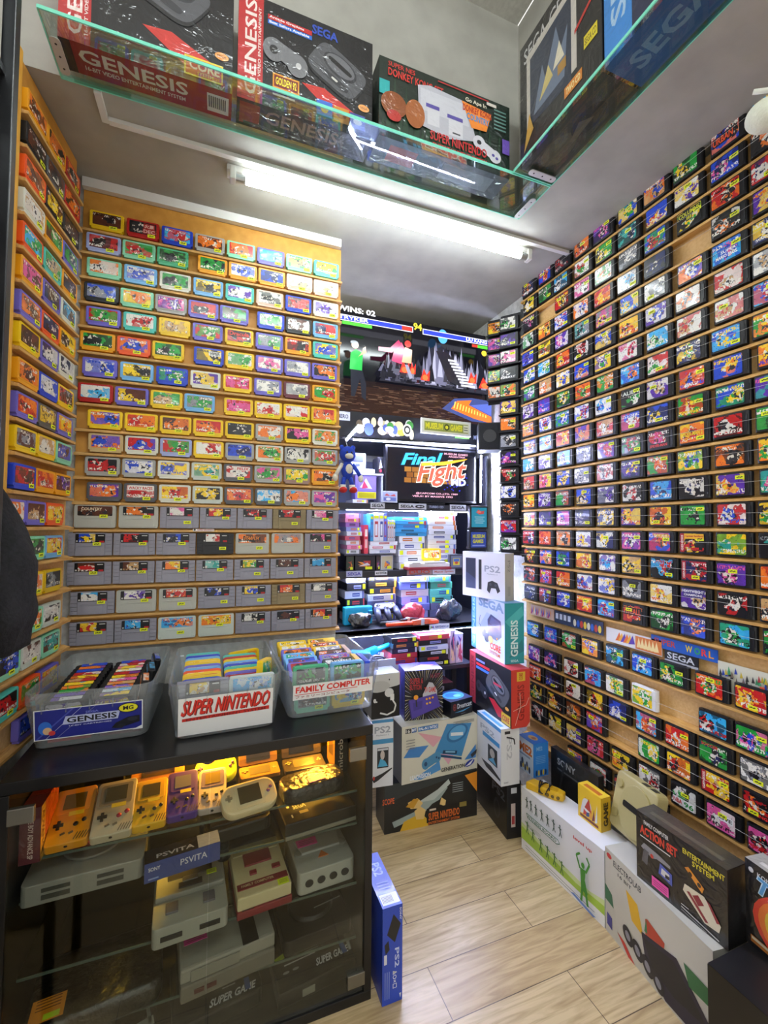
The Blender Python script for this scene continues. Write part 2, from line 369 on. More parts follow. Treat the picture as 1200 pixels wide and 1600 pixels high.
# ================================================================ cartridges
ACOL = {'r': '#c8191c', 'o': '#ef7a1e', 'y': '#f5d020', 'g': '#1f9e3a', 't': '#2aa198', 'c': '#35aee8', 'b': '#1c49cc', 'n': '#16205f', 'p': '#5b2ea6', 'm': '#e0569c',
        'w': '#e9e7df', 'k': '#0c0c10', 'd': '#2b2d33', 'e': '#8d9096', 's': '#c9a06a', 'l': '#9db2e6', 'q': '#5a2a14'}
ANAME = {'r': 'red', 'o': 'orange', 'y': 'yellow', 'g': 'green', 't': 'teal', 'c': 'light-blue', 'b': 'blue', 'n': 'navy', 'p': 'purple', 'm': 'pink', 'w': 'white', 'k': 'black',
         'd': 'charcoal', 'e': 'grey', 's': 'tan', 'l': 'lavender', 'q': 'brown'}
SCOL = {'y': '#f0c913', 'a': '#eba212', 'O': '#ee5a1c', 'r': '#b5201c', 'b': '#1f43c8', 'c': '#74b4e6', 'l': '#a4b0de', 'p': '#6f67c9', 't': '#4fc4b6', 'm': '#86d3ae', 'g': '#4fb585',
        'w': '#dcddce', 'e': '#a6a7a3', 'd': '#56585c', 'k': '#15161a', 's': '#c7ad78', 'i': '#dcbba6', 'n': '#6a2836', 'E': '#b4b5ab', 'U': '#93929e', 'B': '#8d7d59', 'v': '#c6cfc6', 'f': '#9d7f73', 'W': '#e4e6ea', 'Y': '#d9b40f'}
SNAME = {'y': 'yellow', 'a': 'amber', 'O': 'orange', 'r': 'red', 'b': 'blue', 'c': 'sky-blue', 'l': 'lavender', 'p': 'violet', 't': 'turquoise', 'm': 'mint', 'g': 'green', 'w': 'cream',
         'e': 'grey', 'd': 'dark-grey', 'k': 'black', 's': 'beige', 'i': 'pinkish', 'n': 'maroon', 'E': 'light-grey', 'U': 'grey', 'B': 'yellowed', 'v': 'pale-grey', 'f': 'brownish', 'W': 'white', 'Y': 'mustard'}
def sticker_me(w_=.025, h=.0115):
    b = MB(); b.box((0, 0, 0), (w_, .0006, h), mi=0)
    for k, (x, q) in enumerate(((-.25, .12), (-.08, .16), (.1, .1), (.24, .14))): b.box((x*w_, -.0006, (.06 if k % 2 else -.05)*h), (q*w_, .0006, .3*h), mi=1)
    return b.mesh('price_sticker', [YEL, P('#4a5410', .6)])
STK = sticker_me()
# 1) small console cartridge: rounded slab, stepped foot, finger ridges on top
def shell_famicom():
    w_, h, d = .107, .0655, .017
    b = MB(); b.prism([(-w_/2+.006, 0), (w_/2-.006, 0), (w_/2-.006, .006), (w_/2, .009), (w_/2, h-.004), (w_/2-.004, h), (-w_/2+.004, h), (-w_/2, h-.004), (-w_/2, .009), (-w_/2+.006, .006)], -d/2, d/2, 'Y')
    for k in range(4): b.box((0, -d/2+.003+k*.0036, h+.0004), (w_*.86, .0016, .0016))
    for s in (-1, 1): b.box((s*(w_/2-.0035), -d/2-.0004, h*.55), (.003, .0012, h*.62))
    b.box((0, -d/2-.0003, .0105), (w_*.9, .001, .002))
    return b.mesh('famicom_shell', SHELL, .0014)
def label_me(w_, h, z, y, mat, r=.003, cx=0):
    b = MB(); b.prism(rrect(w_, h, r, 3, cx, z), y-.0007, y+.0004, 'Y', 0); return b.mesh('label', mat)
FAM, FAM_L, FAM_LW = shell_famicom(), label_me(.088, .044, .0375, -.0085, ART), label_me(.088, .044, .0375, -.0085, ART_WRAP)
# 2) wide american cartridge: centre block, ribbed wings, slot groove
def shell_us():
    w_, h, d = .132, .080, .018
    b = MB(); b.box((0, 0, h/2), (.088, d, h)); b.box((0, .0015, h/2), (w_, d-.003, h-.002))
    for s in (-1, 1):
        for k in range(6): b.box((s*.0555, -.0012, .007+k*.0132), (.0205, d-.0025, .0118))
        b.ball((s*.058, -d/2+.0006, .006), (.0025, .001, .0025), 0, 8)
    b.box((0, -d/2-.0006, .017), (.062, .0016, .029)); b.box((0, -d/2-.001, .0345), (.074, .0024, .0022))
    return b.mesh('wide_shell', SHELL, .0012)
def shell_eu():
    w_, h, d = .126, .080, .018
    b = MB(); b.prism(rrect(w_, h, .007, 4, 0, h/2), -d/2, d/2, 'Y')
    b.box((0, -d/2-.0008, .034), (.078, .0022, .002)); b.box((0, -d/2-.0004, .016), (.10, .0012, .026))
    for s in (-1, 1): b.ball((s*.055, -d/2, .006), (.0028, .001, .0028), 0, 8)
    return b.mesh('rounded_wide_shell', SHELL, .0015)
def label_snes(w_, art, z=.061, h=.031):
    b = MB(); b.prism(rrect(w_, h, .003, 3, 0, z), -.0101, -.0088, 'Y', 0)
    b.box((-w_*(.5-art/2-.11), -.0103, z+.001), (w_*art, .0004, h*.92), mi=1)
    b.box((w_*.39, -.0103, z-h*.38), (w_*.17, .0004, h*.22), mi=2); b.box((w_*.36, -.0103, z+h*.30), (w_*.2, .0004, h*.1), mi=3)
    b.prism(ell(w_*.06, h*.2, 10, -w_*.45, z-h*.32), -.0104, -.0101, 'Y', 3)
    return b.mesh('label', [P('#0b0b0d', .35), ART, P('#b3161c', .4), P('#cfcfca', .4)])
US, EU = shell_us(), shell_eu()
US_L, EU_L, EU_LW = label_snes(.088, .56), label_snes(.100, .66), label_me(.105, .034, .059, -.0092, ART)
# 3) black home-computer style cartridge with rounded grip ends
def shell_gen():
    w_, h, d = .103, .0715, .020
    b = MB(); b.prism(rrect(w_, d, .0085, 5), 0, h, 'Z'); b.box((-.004, -.0006, h*.50), (w_*.80, d, h*.90)); b.box((0, 0, h), (w_*.72, d*.55, .004))
    for s in (-1, 1): b.box((s*.046, -.004, h*.5), (.004, .013, h*.7))
    return b.mesh('grip_end_shell', SHELL, .001)
GEN, GEN_L, GEN_LW = shell_gen(), label_me(.078, .061, .0365, -.0107, ART, .004, -.005), label_me(.078, .061, .0365, -.0107, ART_WRAP, .004, -.005)
KIND = {'fam': (FAM, FAM_L, FAM_LW, .031, .0135, -.0093), 'us': (US, US_L, US_L, .022, .041, -.0108), 'eu': (EU, EU_L, EU_L, .024, .041, -.0108), 'ew': (EU, EU_LW, EU_LW, .02, .026, -.0104),
        'gen': (GEN, GEN_L, GEN_LW, .024, .052, -.0116)}
rng = random.Random(7)
END_L = {'gen': MB().box((0, .001, .0742), (.070, .0140, .0006)).mesh('end_label', ART), 'fam': MB().box((0, .001, .0668), (.078, .009, .0006)).mesh('end_label', ART)}
def cart(kind, shell, art, loc, rz, label, group, stk=True, wrap=False, spos=None, rot=None, end=False):
    me, lm, lw, sx, sz, sy = KIND[kind]
    o = link({'fam': 'game_cartridge', 'gen': 'black_cartridge'}.get(kind, 'wide_cartridge'), me, None, (loc[0], loc[1], loc[2]+.0006), rz); tag(o, label, 'game cartridge', group)
    if rot: o.rotation_euler = rot
    o.color = (*lin(SCOL[shell]), 1)
    l = link('label', lw if wrap else lm, o)
    a = (art+art[-1]*3)[:3]
    for k in range(3): l['c%d' % (k+1)] = [float(x) for x in lin(ACOL[a[k]])]
    if end:
        e = link('end_label', END_L[kind], o)
        for k in range(3): e['c%d' % (k+1)] = [float(x) for x in lin(ACOL[a[k]])]
    if stk:
        s = link('price_sticker', STK, o); s.location = (spos[0] if spos else sx, sy, spos[1] if spos else sz)
    return o
LFACE = {'gen': (.078, .061, .0365, -.0115), 'fam': (.088, .044, .0375, -.0093), 'eu': (.100, .031, .061, -.0106), 'ew': (.105, .034, .059, -.0100), 'us': (.088, .031, .061, -.0106)}
def title(o, kind, items):
    w_, h, z, y = LFACE[kind]
    cx = -.005 if kind == 'gen' else 0
    Art().face((cx-w_/2, y, z-h/2), (w_, 0, 0), (0, 0, h), (0, -1, 0), items, .0001).make('printed_title', o)
GS = [('r', 0, 0, .17, 1, '#b3202a'), ('t', 'GENESIS', .04, .08, .13, .92, '#e9d9d2', {'rot': 90, 'b': .03})]
def TT(tx, c, u0=.06, v0=.66, u1=.94, v1=.9, bg=None, **k):
    return ([('r', u0-.03, v0-.06, u1+.03, v1+.06, bg)] if bg else []) + [('t', tx, u0, v0, u1, v1, c, {'b': .03, **k})]
TITLES = {('r', 0, 9): TT('URBAN', '#ef5a2a', .06, .30, .80, .66, '#1a1c30'), ('r', 2, 7): TT('COLUMNS', '#d8d83a', bg='#15181a') + TT('III', '#d8d83a', .4, .40, .6, .58, '#15181a'), ('r', 4, 9): TT('SUPER', '#ffffff', .3, .42, .85, .56) + TT('MARIO BROS.', '#ffffff', .12, .18, .9, .36), ('r', 4, 10): TT('WARIO LAND', '#e9e9ee', .1, .08, .9, .22),
  ('r', 8, 6): TT('ALIEN', '#d8e0d0', bg='#0c100c'), ('r', 10, 4): TT('BATMAN', '#c9c9d6', .2, .06, .85, .2), ('r', 10, 7): TT('SPIDER-MAN', '#e0302a', .08, .06, .92, .22, '#151016'), ('r', 10, 8): TT('SPIDER-MAN 2', '#f0d82a', .05, .34, .95, .58), ('r', 14, 7): TT('TURRICAN', '#f0c83a', .22, .78, .95, .95), ('r', 14, 8): GS + TT('Carmen Sandiego', '#b3202a', .22, .78, .95, .92, '#f0b82a'),
  ('r', 15, 8): GS, ('r', 16, 8): TT('HEAVYWEIGHT', '#f0f0f4', .06, .80, .94, .95, '#3a2f7a') + TT('CHAMPIONS', '#f0f0f4', .12, .62, .88, .74, '#3a2f7a'), ('r', 17, 6): TT('PITFALL', '#e8502a', .05, .48, .95, .82, '#15110f'), ('r', 20, 8): TT('SOCCER', '#c8402a', .06, .80, .7, .95), ('r', 21, 5): TT('SOCCER', '#e8e02a', .1, .78, .9, .94), ('r', 21, 7): GS, ('r', 21, 8): TT('BOXING', '#e8302a', .1, .05, .75, .2, '#17141a'),
  ('r', 22, 7): TT('NBA', '#c8302a', .08, .10, .45, .34, '#e9e9e6') + TT('96', '#1f8a3a', .52, .06, .92, .34, '#e9e9e6'), ('r', 22, 8): TT('LIVE', '#22242c', .45, .55, .9, .72, '#e9e9e6'), ('r', 20, 1): [], ('r', 12, 9): TT('Garfield', '#f0c83a', .1, .1, .6, .26) if False else [],
  ('p', 0, 2): TT('DEC', '#e0b8b0', .52, .12, .95, .42, '#a01f1c') + TT('火鳳', '#e0b8b0', .55, .52, .92, .86, '#a01f1c'), ('p', 4, 5): TT('Dracula', '#e03a2a', .08, .52, .92, .9, '#120d0e'), ('p', 5, 4): TT('VIPER', '#22242c', .52, .55, .95, .8, '#dfe0da'), ('p', 10, 5): TT('FELIX', '#c8302a', .45, .66, .95, .9, '#e6e2da'), ('p', 11, 2): TT('WACKY RACES', '#c8302a', .06, .66, .94, .9, '#ecebe4'),
  ('s', 0, 1): TT('COUNTRY', '#e9d9b8', .1, .55, .7, .85), ('s', 1, 5): TT('STARFOX', '#ef8a2a', .2, .35, .75, .75, '#15161a', sh=.1), ('s', 4, 3): TT('Death Valley', '#1f3a8a', .05, .5, .5, .85) + TT('Rally', '#1f3a8a', .1, .15, .45, .45)}
def artname(a):
    u = list(dict.fromkeys(a))[:2]; return '-and-'.join(ANAME[x] for x in u)

# ---------------------------------------------------------------- centre panel
pan = thing('cartridge_rack', 'amber board wall rack of pine ledges holding coloured cartridges, facing the shop', 'display rack', (0, 1.835, 0))
part('back_board', MB().box((.003, 0, 1.725), (.955, .018, 1.63)), MDF, pan)
def ledge_me(L, h=.016, d=.030, mat=LEDGE, notch=0, n=8):
    b = MB(); b.prism([(-d, 0), (0, 0), (0, h), (-d*.35, h), (-d*.8, h*.62), (-d, h*.62)], -L/2, L/2, 'X')
    return b.mesh('ledge', mat, .0012)
PZ = [2.393, 2.309, 2.219, 2.129, 2.043, 1.951, 1.858, 1.766, 1.674, 1.590, 1.506, 1.417, 1.322, 1.224, 1.123, 1.020, .915]
lm_f, lm_s = ledge_me(.955, .014, .026), ledge_me(.965, .013, .026)
for i, z in enumerate(PZ): link('ledge', lm_f if i < 12 else lm_s, pan, (.003, -.009, z-.014))
# rows top to bottom: shell + three art colours; '-' leaves a gap
PROWS = ["yqk rkd bcr eqo mro ptc mgs tgy", "lrk mgr ggk - akg awb abn iws iws", "mow cwb wgk cyk tpw iwk bqr wwp", "kbe myo emp prk pgq - bwg kqw crn", "prg twr yys prg ykr peg ark tyb",
         "agk Oob ygk - byk ywg pwm pwe pko", "pwb cyk bbg wpy yrm pwe nwe agr", "rwc pqy ygs ceg - yrm ywr yrw yro", "yob yor yqo yro ykd eow ykm wgo", "sob wrb lrg ywr ebn wog ekw egr",
         "ekr ebw wyb vyt drw emg fgy aok", "dpo dwr wyr vky dor dcw eco emp", "EKq", "Ubp", "Urq", "Ubg", "Uro"]
PX0 = [-.449, -.457, -.453, -.459, -.451, -.466, -.457, -.468, -.436, -.432, -.440, -.432]
rack = 'amber centre panel'
for i, row in enumerate(PROWS[:12]):
    it = row.split(); x = PX0[i]; k = 0; n = len(it); slack = (.478-x) - sum(.107 for q in it if q != '-') - .028*it.count('-'); g = max(.002, slack/(n+.5))
    for q in it:
        if q == '-': x += .028; continue
        k += 1; wr = (i in (1, 2, 3) and k in (1, 2, 3, 7, 8)) or (i in (5, 6) and k in (6, 7)) or rng.random() < .18
        o = cart('fam', q[0], q[1:], (x+.0535, 1.811, PZ[i]), rng.uniform(-.02, .02), f'{SNAME[q[0]]} cartridge with {artname(q[1:])} label, {ORD[k]} from left on {ORD[i+1]} row of {rack}', 'small cartridges on the amber centre panel',
             rng.random() < .9, wr, (rng.choice((.02, .028, .031, .01)), .0125))
        if TITLES.get(('p', i, k)): title(o, 'fam', TITLES['p', i, k])
        x += .107+g
SROWS = ["Ekq Eko Umw Ury Ukr Bkr Uwm", "Uby Urk Ubk kwr Xok Xoe Umk", "Uqr Uqs Uoy Uwt Uyg Ukq Unc", "Ucw Ewp Eor Ukb Uyb Bro Uwe", "Ury Ubc vco voy Uwk Ukq Uro"]
for i, row in enumerate(SROWS):
    x = -.470 - (.012 if i in (1, 2) else 0); its = row.split()
    for k, q in enumerate(its):
        kind = 'us'
        if q[0] in 'EvX': kind = 'eu'
        if q in ('Ekq', 'vco', 'voy', 'Xok', 'Xoe'): kind = 'ew'
        sh = {'X': 'E'}.get(q[0], q[0])
        o = cart(kind, sh, q[1:], (x+.066, 1.811, PZ[12+i]), 0, f'wide {SNAME[sh]} cartridge with {artname(q[1:])} label, {ORD[k+1]} from left on {ORD[13+i]} row of {rack}',
             'wide cartridges on the amber centre panel', not (i == 1 and k == 5), False, (rng.choice((.02, .026, .012)), rng.choice((.041, .040, .022))))
        if TITLES.get(('s', i, k+1)): title(o, kind, TITLES['s', i, k+1])
        x += .1352 + (.001 if i in (1, 2) else 0)
tag(part('shelf_strip', MB().box((-.05, 1.7975, PZ[13]+.092), (.075, .001, .009)), P('#e8e4dc', .5)), 'small white title strip stuck on the ledge under the top wide-cartridge row', 'sign')
Art().face((-.087, 1.797, PZ[13]+.0885), (.075, 0, 0), (0, 0, .009), (0, -1, 0), [('e', .08, .5, .05, .4, '#111111'), ('t', 'SUPER NINTENDO', .2, .2, .97, .8, '#b3161c')]).make('printed_artwork', None).parent = bpy.data.objects['shelf_strip']

# ---------------------------------------------------------------- left side board
A0 = Vector((-.512, 1.375)); LANG = R(83.3); dv = Vector((math.cos(LANG), math.sin(LANG))); nv = Vector((math.sin(LANG), -math.cos(LANG)))
side = thing('cartridge_rack', 'narrow pine side board of short ledges with coloured cartridges beside the dark shelf', 'display rack', (A0.x, A0.y, 0), LANG)
part('back_board', MB().box((.175, .012, 1.99), (.37, .018, 1.16)), MDF, side)
part('frame_edge', MB().box((-.014, .004, 1.99), (.024, .034, 1.16)), noisy('yellow_pine', '#d79c2e', '#eab548', 20, (9, 9, 1), bump=.1), side, .003)
part('back_board', MB().box((.13, .012, 1.06), (.46, .018, .70)), PLY, side)
LZ = [2.42, 2.33, 2.24, 2.15, 2.06, 1.97, 1.878, 1.795, 1.70, 1.611, 1.523, 1.424, 1.33, 1.232, 1.13, 1.03, .941, .84, .75]
ls, ll = ledge_me(.345, .014, .030, LEDGE), ledge_me(.44, .014, .028, LEDGE)
for i, z in enumerate(LZ): link('ledge', ls if i < 12 else ll, side, (.172 if i < 12 else .135, .003, z-.014))
LROWS = ["aoq ako rok", "kqk dqk rko", "Ooq kqy kqk", "wsw aqg pgn", "Ocg tgs akq", "amq pnq wcq", "poq Okn ayk", "yqk pnw wkw", "aoq bbw yrk", "por dqy pyo", "yqe ysw mqb", "brq aor aqp", "pow pqs Ooy", "mgk cry", "yow Yke", "mgo vkw",
         "mkb vqw mqt", "tkr Oog poy", "pkb yog"]
for i, row in enumerate(LROWS):
    its = row.split(); x0 = .006 + (0 if i < 12 else (-.045 if len(its) == 3 else .065))
    for k, q in enumerate(its):
        p = A0 + dv*(x0+.0545+k*.1095) - nv*(-.0125)
        cart('fam', q[0], q[1:], (p.x, p.y, LZ[i]), LANG+rng.uniform(-.02, .02), f'{SNAME[q[0]]} cartridge with {artname(q[1:])} label, {ORD[k+1]} from left on {ORD[i+1]} ledge of pine side board',
             'small cartridges on the pine side board', rng.random() < .85, rng.random() < .2, (rng.choice((.025, .031, .015)), .0125))

# ---------------------------------------------------------------- right wall rack
rr = thing('cartridge_rack', 'long pale ply wall rack of pine ledges filled with black cartridges', 'display rack', (1.475, 1.3, 0), R(-90))
part('back_board', MB().box((.31, .012, 1.405), (1.72, .018, 2.30)), PLY, rr)
RZ = [2.512-.0901*i for i in range(18)] + [.805, .690, .600, .510, .415, .313]
rl = ledge_me(1.72, .015, .028, LEDGE_X)
for z in RZ: link('ledge', rl, rr, (.31, .003, z-.015))
wire = MB()
for z in RZ: wire.tube([(-.55, -.0365, z+.040), (1.16, -.0365, z+.040)], .0005, 4)
part('retaining_line', wire, P('#c9c9c4', .3), rr)
RROWS = ["nko bro dkr okr pkm byg osb gky bok cyo", "kyw gkg ckw wrg gyk tkn byr wyp bnm kow", "dkm - rky mwk wgo dew bgr kyg rok rnw", "wgk oyk bwr owb roy wec dnk - kwo pyo",
         "bpn ykr pwm etk emy byc wde obw cbm nyw", "bwg cwg roy kwr bye oyr pwb woe rws wes", "gpw sow wyb bos ypg wmr cwg wrs wrs crb", "pwk pbm gky org gos cbo rwg nyg bcy goy",
         "osb wbr gbw wbr wcb kgw pws rob boy oyp", "bko cbo roy pos rsw brw bky gry bgy ptm", "cwc wpw cbk ndw pmr kgr krm oyr rkw gke", "rsk ymr byk wne wrk npy gro ygb okd oyg",
         "oyk pwe gre byk wnp kwr bcn kwn pyo tgm", "ryk npe pmw kne nyw pyo yrk ggk rwb kyg", "rkp ror osk wpy nwy mpw bro kyr ygt kte", "kry bos bng yry wpc syk kcr nrk pkm orw",
         "kro rbm roy wbr wby kew wyo pws krw sok", "dnk rkb bpw roy cpr kro gkw bno cgk kgr",
         "cbw bcm grw yob ckg bcw kgy rog ryo", "pwm nmb wrk crb wgy Wyg - ckr gmb", "orw knb wrk ykr nbw cro row gkn wke", "kyg kyo oks rbo - gwy yrk rys kro", "kwr kyw pyw rmk kyo wkr kwg mwk mkr", "- - oyb wrg rke oky"]
for i, row in enumerate(RROWS):
    its = row.split(); k = 0; n = len(its)
    pit = .1148 if n > 9 else .1165
    for j, q in enumerate(its):
        if q == '-': continue
        k += 1; y = (1.832 if i < 18 else (1.805, 1.80, 1.79, 1.785, 1.78, 1.775)[i-18]) - pit*j + rng.uniform(-.006, .006)
        sh = 'W' if q[0] == 'W' else 'k'; a = (q[1:] + 'w') if sh == 'W' else q
        o = cart('gen', sh, a, (1.456, y-.052, RZ[i]), R(-90)+rng.uniform(-.03, .03), f'{SNAME[sh]} cartridge with {artname(a)} label, {ORD[k]} from left on {ORD[i+1]} row of right wall rack',
             'black cartridges on the right wall rack', rng.random() < .6, rng.random() < .25, (rng.choice((.022, .02, .0, -.02)), rng.choice((.05, .046, .016, .056))))
        if TITLES.get(('r', i, k)): title(o, 'gen', TITLES['r', i, k])
# title strips between the rows
def strip(name, label, y0, y1, z0, z1, col, items, thick=.002, slope=0):
    b = MB(); L = abs(y1-y0)
    b.box((0, 0, (z1-z0)/2), (L, thick, z1-z0)); o = part(name, b, P(col, .5)); o.location = (1.466, (y0+y1)/2, z0); o.rotation_euler = (0, slope, R(-90)); tag(o, label, 'sign')
    Art().face((-L/2, -thick/2, 0), (L, 0, 0), (0, 0, z1-z0), (0, -1, 0), [('r', 0, 0, 1, 1, col)]+items).make('printed_artwork', o); return o
strip('title_strip', 'crumpled cartoon strip tucked under far end of the right rack banner shelf', 1.80, 1.64, .905, .955, '#d9b9a0', [('p', [(.05*k, .1), (.05*k+.06, .1+.7*((k*7) % 5)/5), (.05*k+.03, .9)], ('#c43c6a', '#6a4fb0', '#e08a3a', '#f0e2c8', '#3a6fc0')[k % 5]) for k in range(18)])
strip('title_strip', 'navy and white racing strip tucked along the right rack banner shelf', 1.635, 1.36, .90, .955, '#2b3352', [('r', .03+.09*k, .35, .09+.09*k, .8, '#cfd4e6') for k in range(4)] + [('e', .45+.07*k, .4, .03, .28, ('#d8d3c0', '#2f5fc4', '#c2402e', '#e0c23a')[k % 4]) for k in range(8)])
strip('title_strip', 'white rolled strip with orange lettering on the right rack banner shelf', 1.345, 1.11, .885, .94, '#e4e2e2', [('p', [(.18+.05*k, .2), (.26+.05*k, .85), (.3+.05*k, .3)], ('#e5722a', '#f0b030', '#5a3ab0')[k % 3]) for k in range(6)] + [('r', .56, .05, 1, .9, '#d87b33')] + [('p', [(.58+.06*k, .15), (.62+.06*k, .85), (.66+.06*k, .2)], '#f2dc9a') for k in range(6)])
strip('title_strip', 'black and silver crumpled strip in the middle of the right rack banner shelf', 1.10, .985, .875, .915, '#17181c', [('t', 'SEGA', .08, .3, .9, .85, '#cfd3da'), ('r', 0, 0, 1, .2, '#b9bcc4')])
strip('title_strip', 'blue strip with yellow and red letters on the right rack banner shelf', 1.15, .925, .915, .955, '#1f5cc0', [('t', 'SUPER', .05, .3, .4, .8, '#c2402e'), ('t', 'W', .55, .25, .65, .8, '#f0d020'), ('t', 'O', .68, .25, .76, .8, '#2fae4a'), ('t', 'R', .78, .25, .86, .8, '#e8392a'), ('t', 'L', .88, .25, .95, .8, '#f0a020')])
_pp = random.Random(3)
strip('title_strip', 'wide white comic strip with tiny street figures at the near right rack end', .925, .62, .835, .925, '#d6d6c6', [('r', _pp.random()*.95, _pp.random()*.7, 0, 0, '#ffffff')]*0 +
      [('p', [(x, y), (x+.012, y+.22), (x+.03, y+.02)], c) for x, y, c in [(_pp.random()*.95, .3+_pp.random()*.4, _pp.choice(('#3a4fb0', '#c8b23a', '#7a6a5a', '#b04040', '#4a9a6a', '#333333'))) for _ in range(60)]] +
      [('r', .38, .3, .42, .55, '#d2502a'), ('r', .385, .12, .415, .3, '#33307a'), ('p', [(.48, .1), (.5, .3), (.62, .32), (.72, .15), (.7, .05)], '#c8542f'), ('l', [(.5, .2), (.7, .15)], .004, '#f0e0c8'), ('l', [(.5, .13), (.7, .09)], .003, '#2a2a2a')])

# ================================================================ glass shelf over the counter and its cartons
GZ = SOF
glass = clear('shelf_glass', '#f4fbf7', .3)
gedge = P('#7fe0c4', .15, 0, .6)
def glass_shelf(name, label, x0, x1, y0, y1):
    t = thing(name, label, 'glass shelf', ((x0+x1)/2, (y0+y1)/2, GZ-.009)); a, b_ = (x1-x0)/2, (y1-y0)/2
    part('pane', MB().box((0, 0, .0045), (2*a-.004, 2*b_-.004, .0085)), glass, t)
    e = MB()
    for s in (-1, 1): e.box((0, s*b_, .0045), (2*a, .003, .0089)); e.box((s*a, 0, .0045), (.003, 2*b_, .0089))
    part('polished_edge', e, gedge, t); return t
def bracket(parent, x, y, L, alongx):
    b = MB(); o = rrect(L, .024, .010, 4) if alongx else rrect(.024, L, .010, 4)
    b.prism([(x+p[0], y+p[1]) for p in o], -.003, -.0004)
    br = part('bracket_plate', b, P('#c6c8c6', .35, .5), parent)
    s = MB()
    for k in (-.33, 0, .33): s.ball((x+(k*L if alongx else 0), y+(0 if alongx else k*L), -.003), (.003, .003, .001), 0, 8)
    part('screw', s, P('#3a3a3a', .4, .7), br)
g1 = glass_shelf('glass_shelf', 'long clear glass shelf with green edge across the ceiling recess', -.428, 1.100, 1.236, 1.414)
bracket(g1, -.748, .02, .10, False); bracket(g1, .748, .03, .11, False)
g2 = glass_shelf('glass_shelf', 'clear glass shelf with green edge along the right side of the ceiling recess', .936, 1.100, .18, 1.228)
bracket(g2, .02, .50, .11, True)
RED, BLK = '#b92a2c', '#141417'
def sega_console(u, v, s, k=1):
    """black sixteen-bit console seen from above at a slant"""
    def rr(cx, cy, a, b_, p, n=30, tilt=-.55):
        out = []
        for i in range(n):
            t_ = 6.28319*i/n; c_, s_ = math.cos(t_), math.sin(t_)
            x, y = a*math.copysign(abs(c_)**p, c_), b_*math.copysign(abs(s_)**p, s_); x, y = x*math.cos(tilt)-y*math.sin(tilt)*.9, x*math.sin(tilt)+y*math.cos(tilt)
            out.append((u+(cx+x)*s, v+(cy+y)*k*1.25))
        return out
    return [('p', rr(0, -.025, .17, .13, .45), '#232428'), ('p', rr(0, 0, .17, .13, .45), '#55565b'), ('p', rr(.015, .03, .115, .075, .95), '#34353a'), ('p', rr(.015, .035, .10, .062, .95), '#6a6b70'), ('p', rr(.015, .036, .085, .016, .5), '#17181a'), ('p', rr(-.02, -.075, .10, .022, .5), '#3a3b40'), ('p', rr(-.02, -.072, .022, .008, .5), '#d9d9d0')]
def pad(u, v, s, k=1, c='#77787c'):
    return [('e', u-.05*s, v, .045*s, .075*k, c), ('e', u+.05*s, v-.05*k, .045*s, .075*k, c), ('p', [(u-.06*s, v-.02*k), (u+.05*s, v-.11*k), (u+.06*s, v+.02*k), (u-.04*s, v+.07*k)], c), ('e', u-.05*s, v, .018*s, .028*k, '#2a2a2c'), ('e', u+.055*s, v-.05*k, .012*s, .02*k, '#c8c8c8')]
def gen_front(extra):
    return [('r', 0, 0, 1, 1, '#17171b'), ('r', 0, 0, .17, 1, RED), ('t', 'GENESIS', .045, .06, .125, .95, '#e9d9d2', {'rot': 90, 'b': .015}), ('t', '16-BIT VIDEO ENTERTAINMENT', .135, .08, .155, .9, '#e9d9d2', {'rot': 90}),
            ('p', [(.45, .34), (.62, .36), (.95, .16), (.72, .10)], '#c8322a'), ('r', .20, .83, .52, .875, '#c2252a'), ('r', .20, .785, .52, .825, '#2f6fd0'), ('t', 'Arcade Graphics', .21, .84, .46, .868, '#ffffff'), ('t', 'Best Sellers Available', .21, .795, .50, .82, '#ffffff'),
            ('t', 'SEGA', .52, .86, .72, .95, '#2f4fb8', {'b': .03}), ('e', .93, .30, .045, .035, '#e59a4a'), ('t', 'SEGA', .90, .29, .96, .31, '#7a3a10')] + extra
GEN_UNDER = [('r', 0, 0, 1, 1, '#9c2328'), ('r', 0, .0, .06, 1, '#3a1a20'), ('t', 'GENESIS', .09, .42, .72, .85, '#e3d9cf', {'b': .02}), ('t', '16-BIT VIDEO ENTERTAINMENT SYSTEM', .11, .2, .70, .34, '#e3d9cf'), ('r', .84, .15, .98, .8, '#d9d5cc')] + [('r', .85+.013*k, .3, .857+.013*k, .72, '#222222') for k in range(9)]
fx = 1.300
carton('console_box', 'red and black console box with CORE badge, leftmost on the glass shelf', (-.406, fx), (.014, fx), GZ, .088, .33, RED,
       {'front': gen_front(sega_console(.58, .74, 1.5, 1.2) + [('r', .70, .04, .94, .21, '#e8d23a'), ('r', .71, .055, .93, .195, '#c2252a'), ('t', 'CORE', .73, .10, .92, .18, '#f6efd0', {'b': .03}), ('t', 'SYSTEM', .78, .06, .88, .09, '#f6e03a')]), 'bottom': GEN_UNDER, 'right': [('r', 0, 0, 1, 1, '#8c2327')]}, True, group='console boxes on the glass shelf')
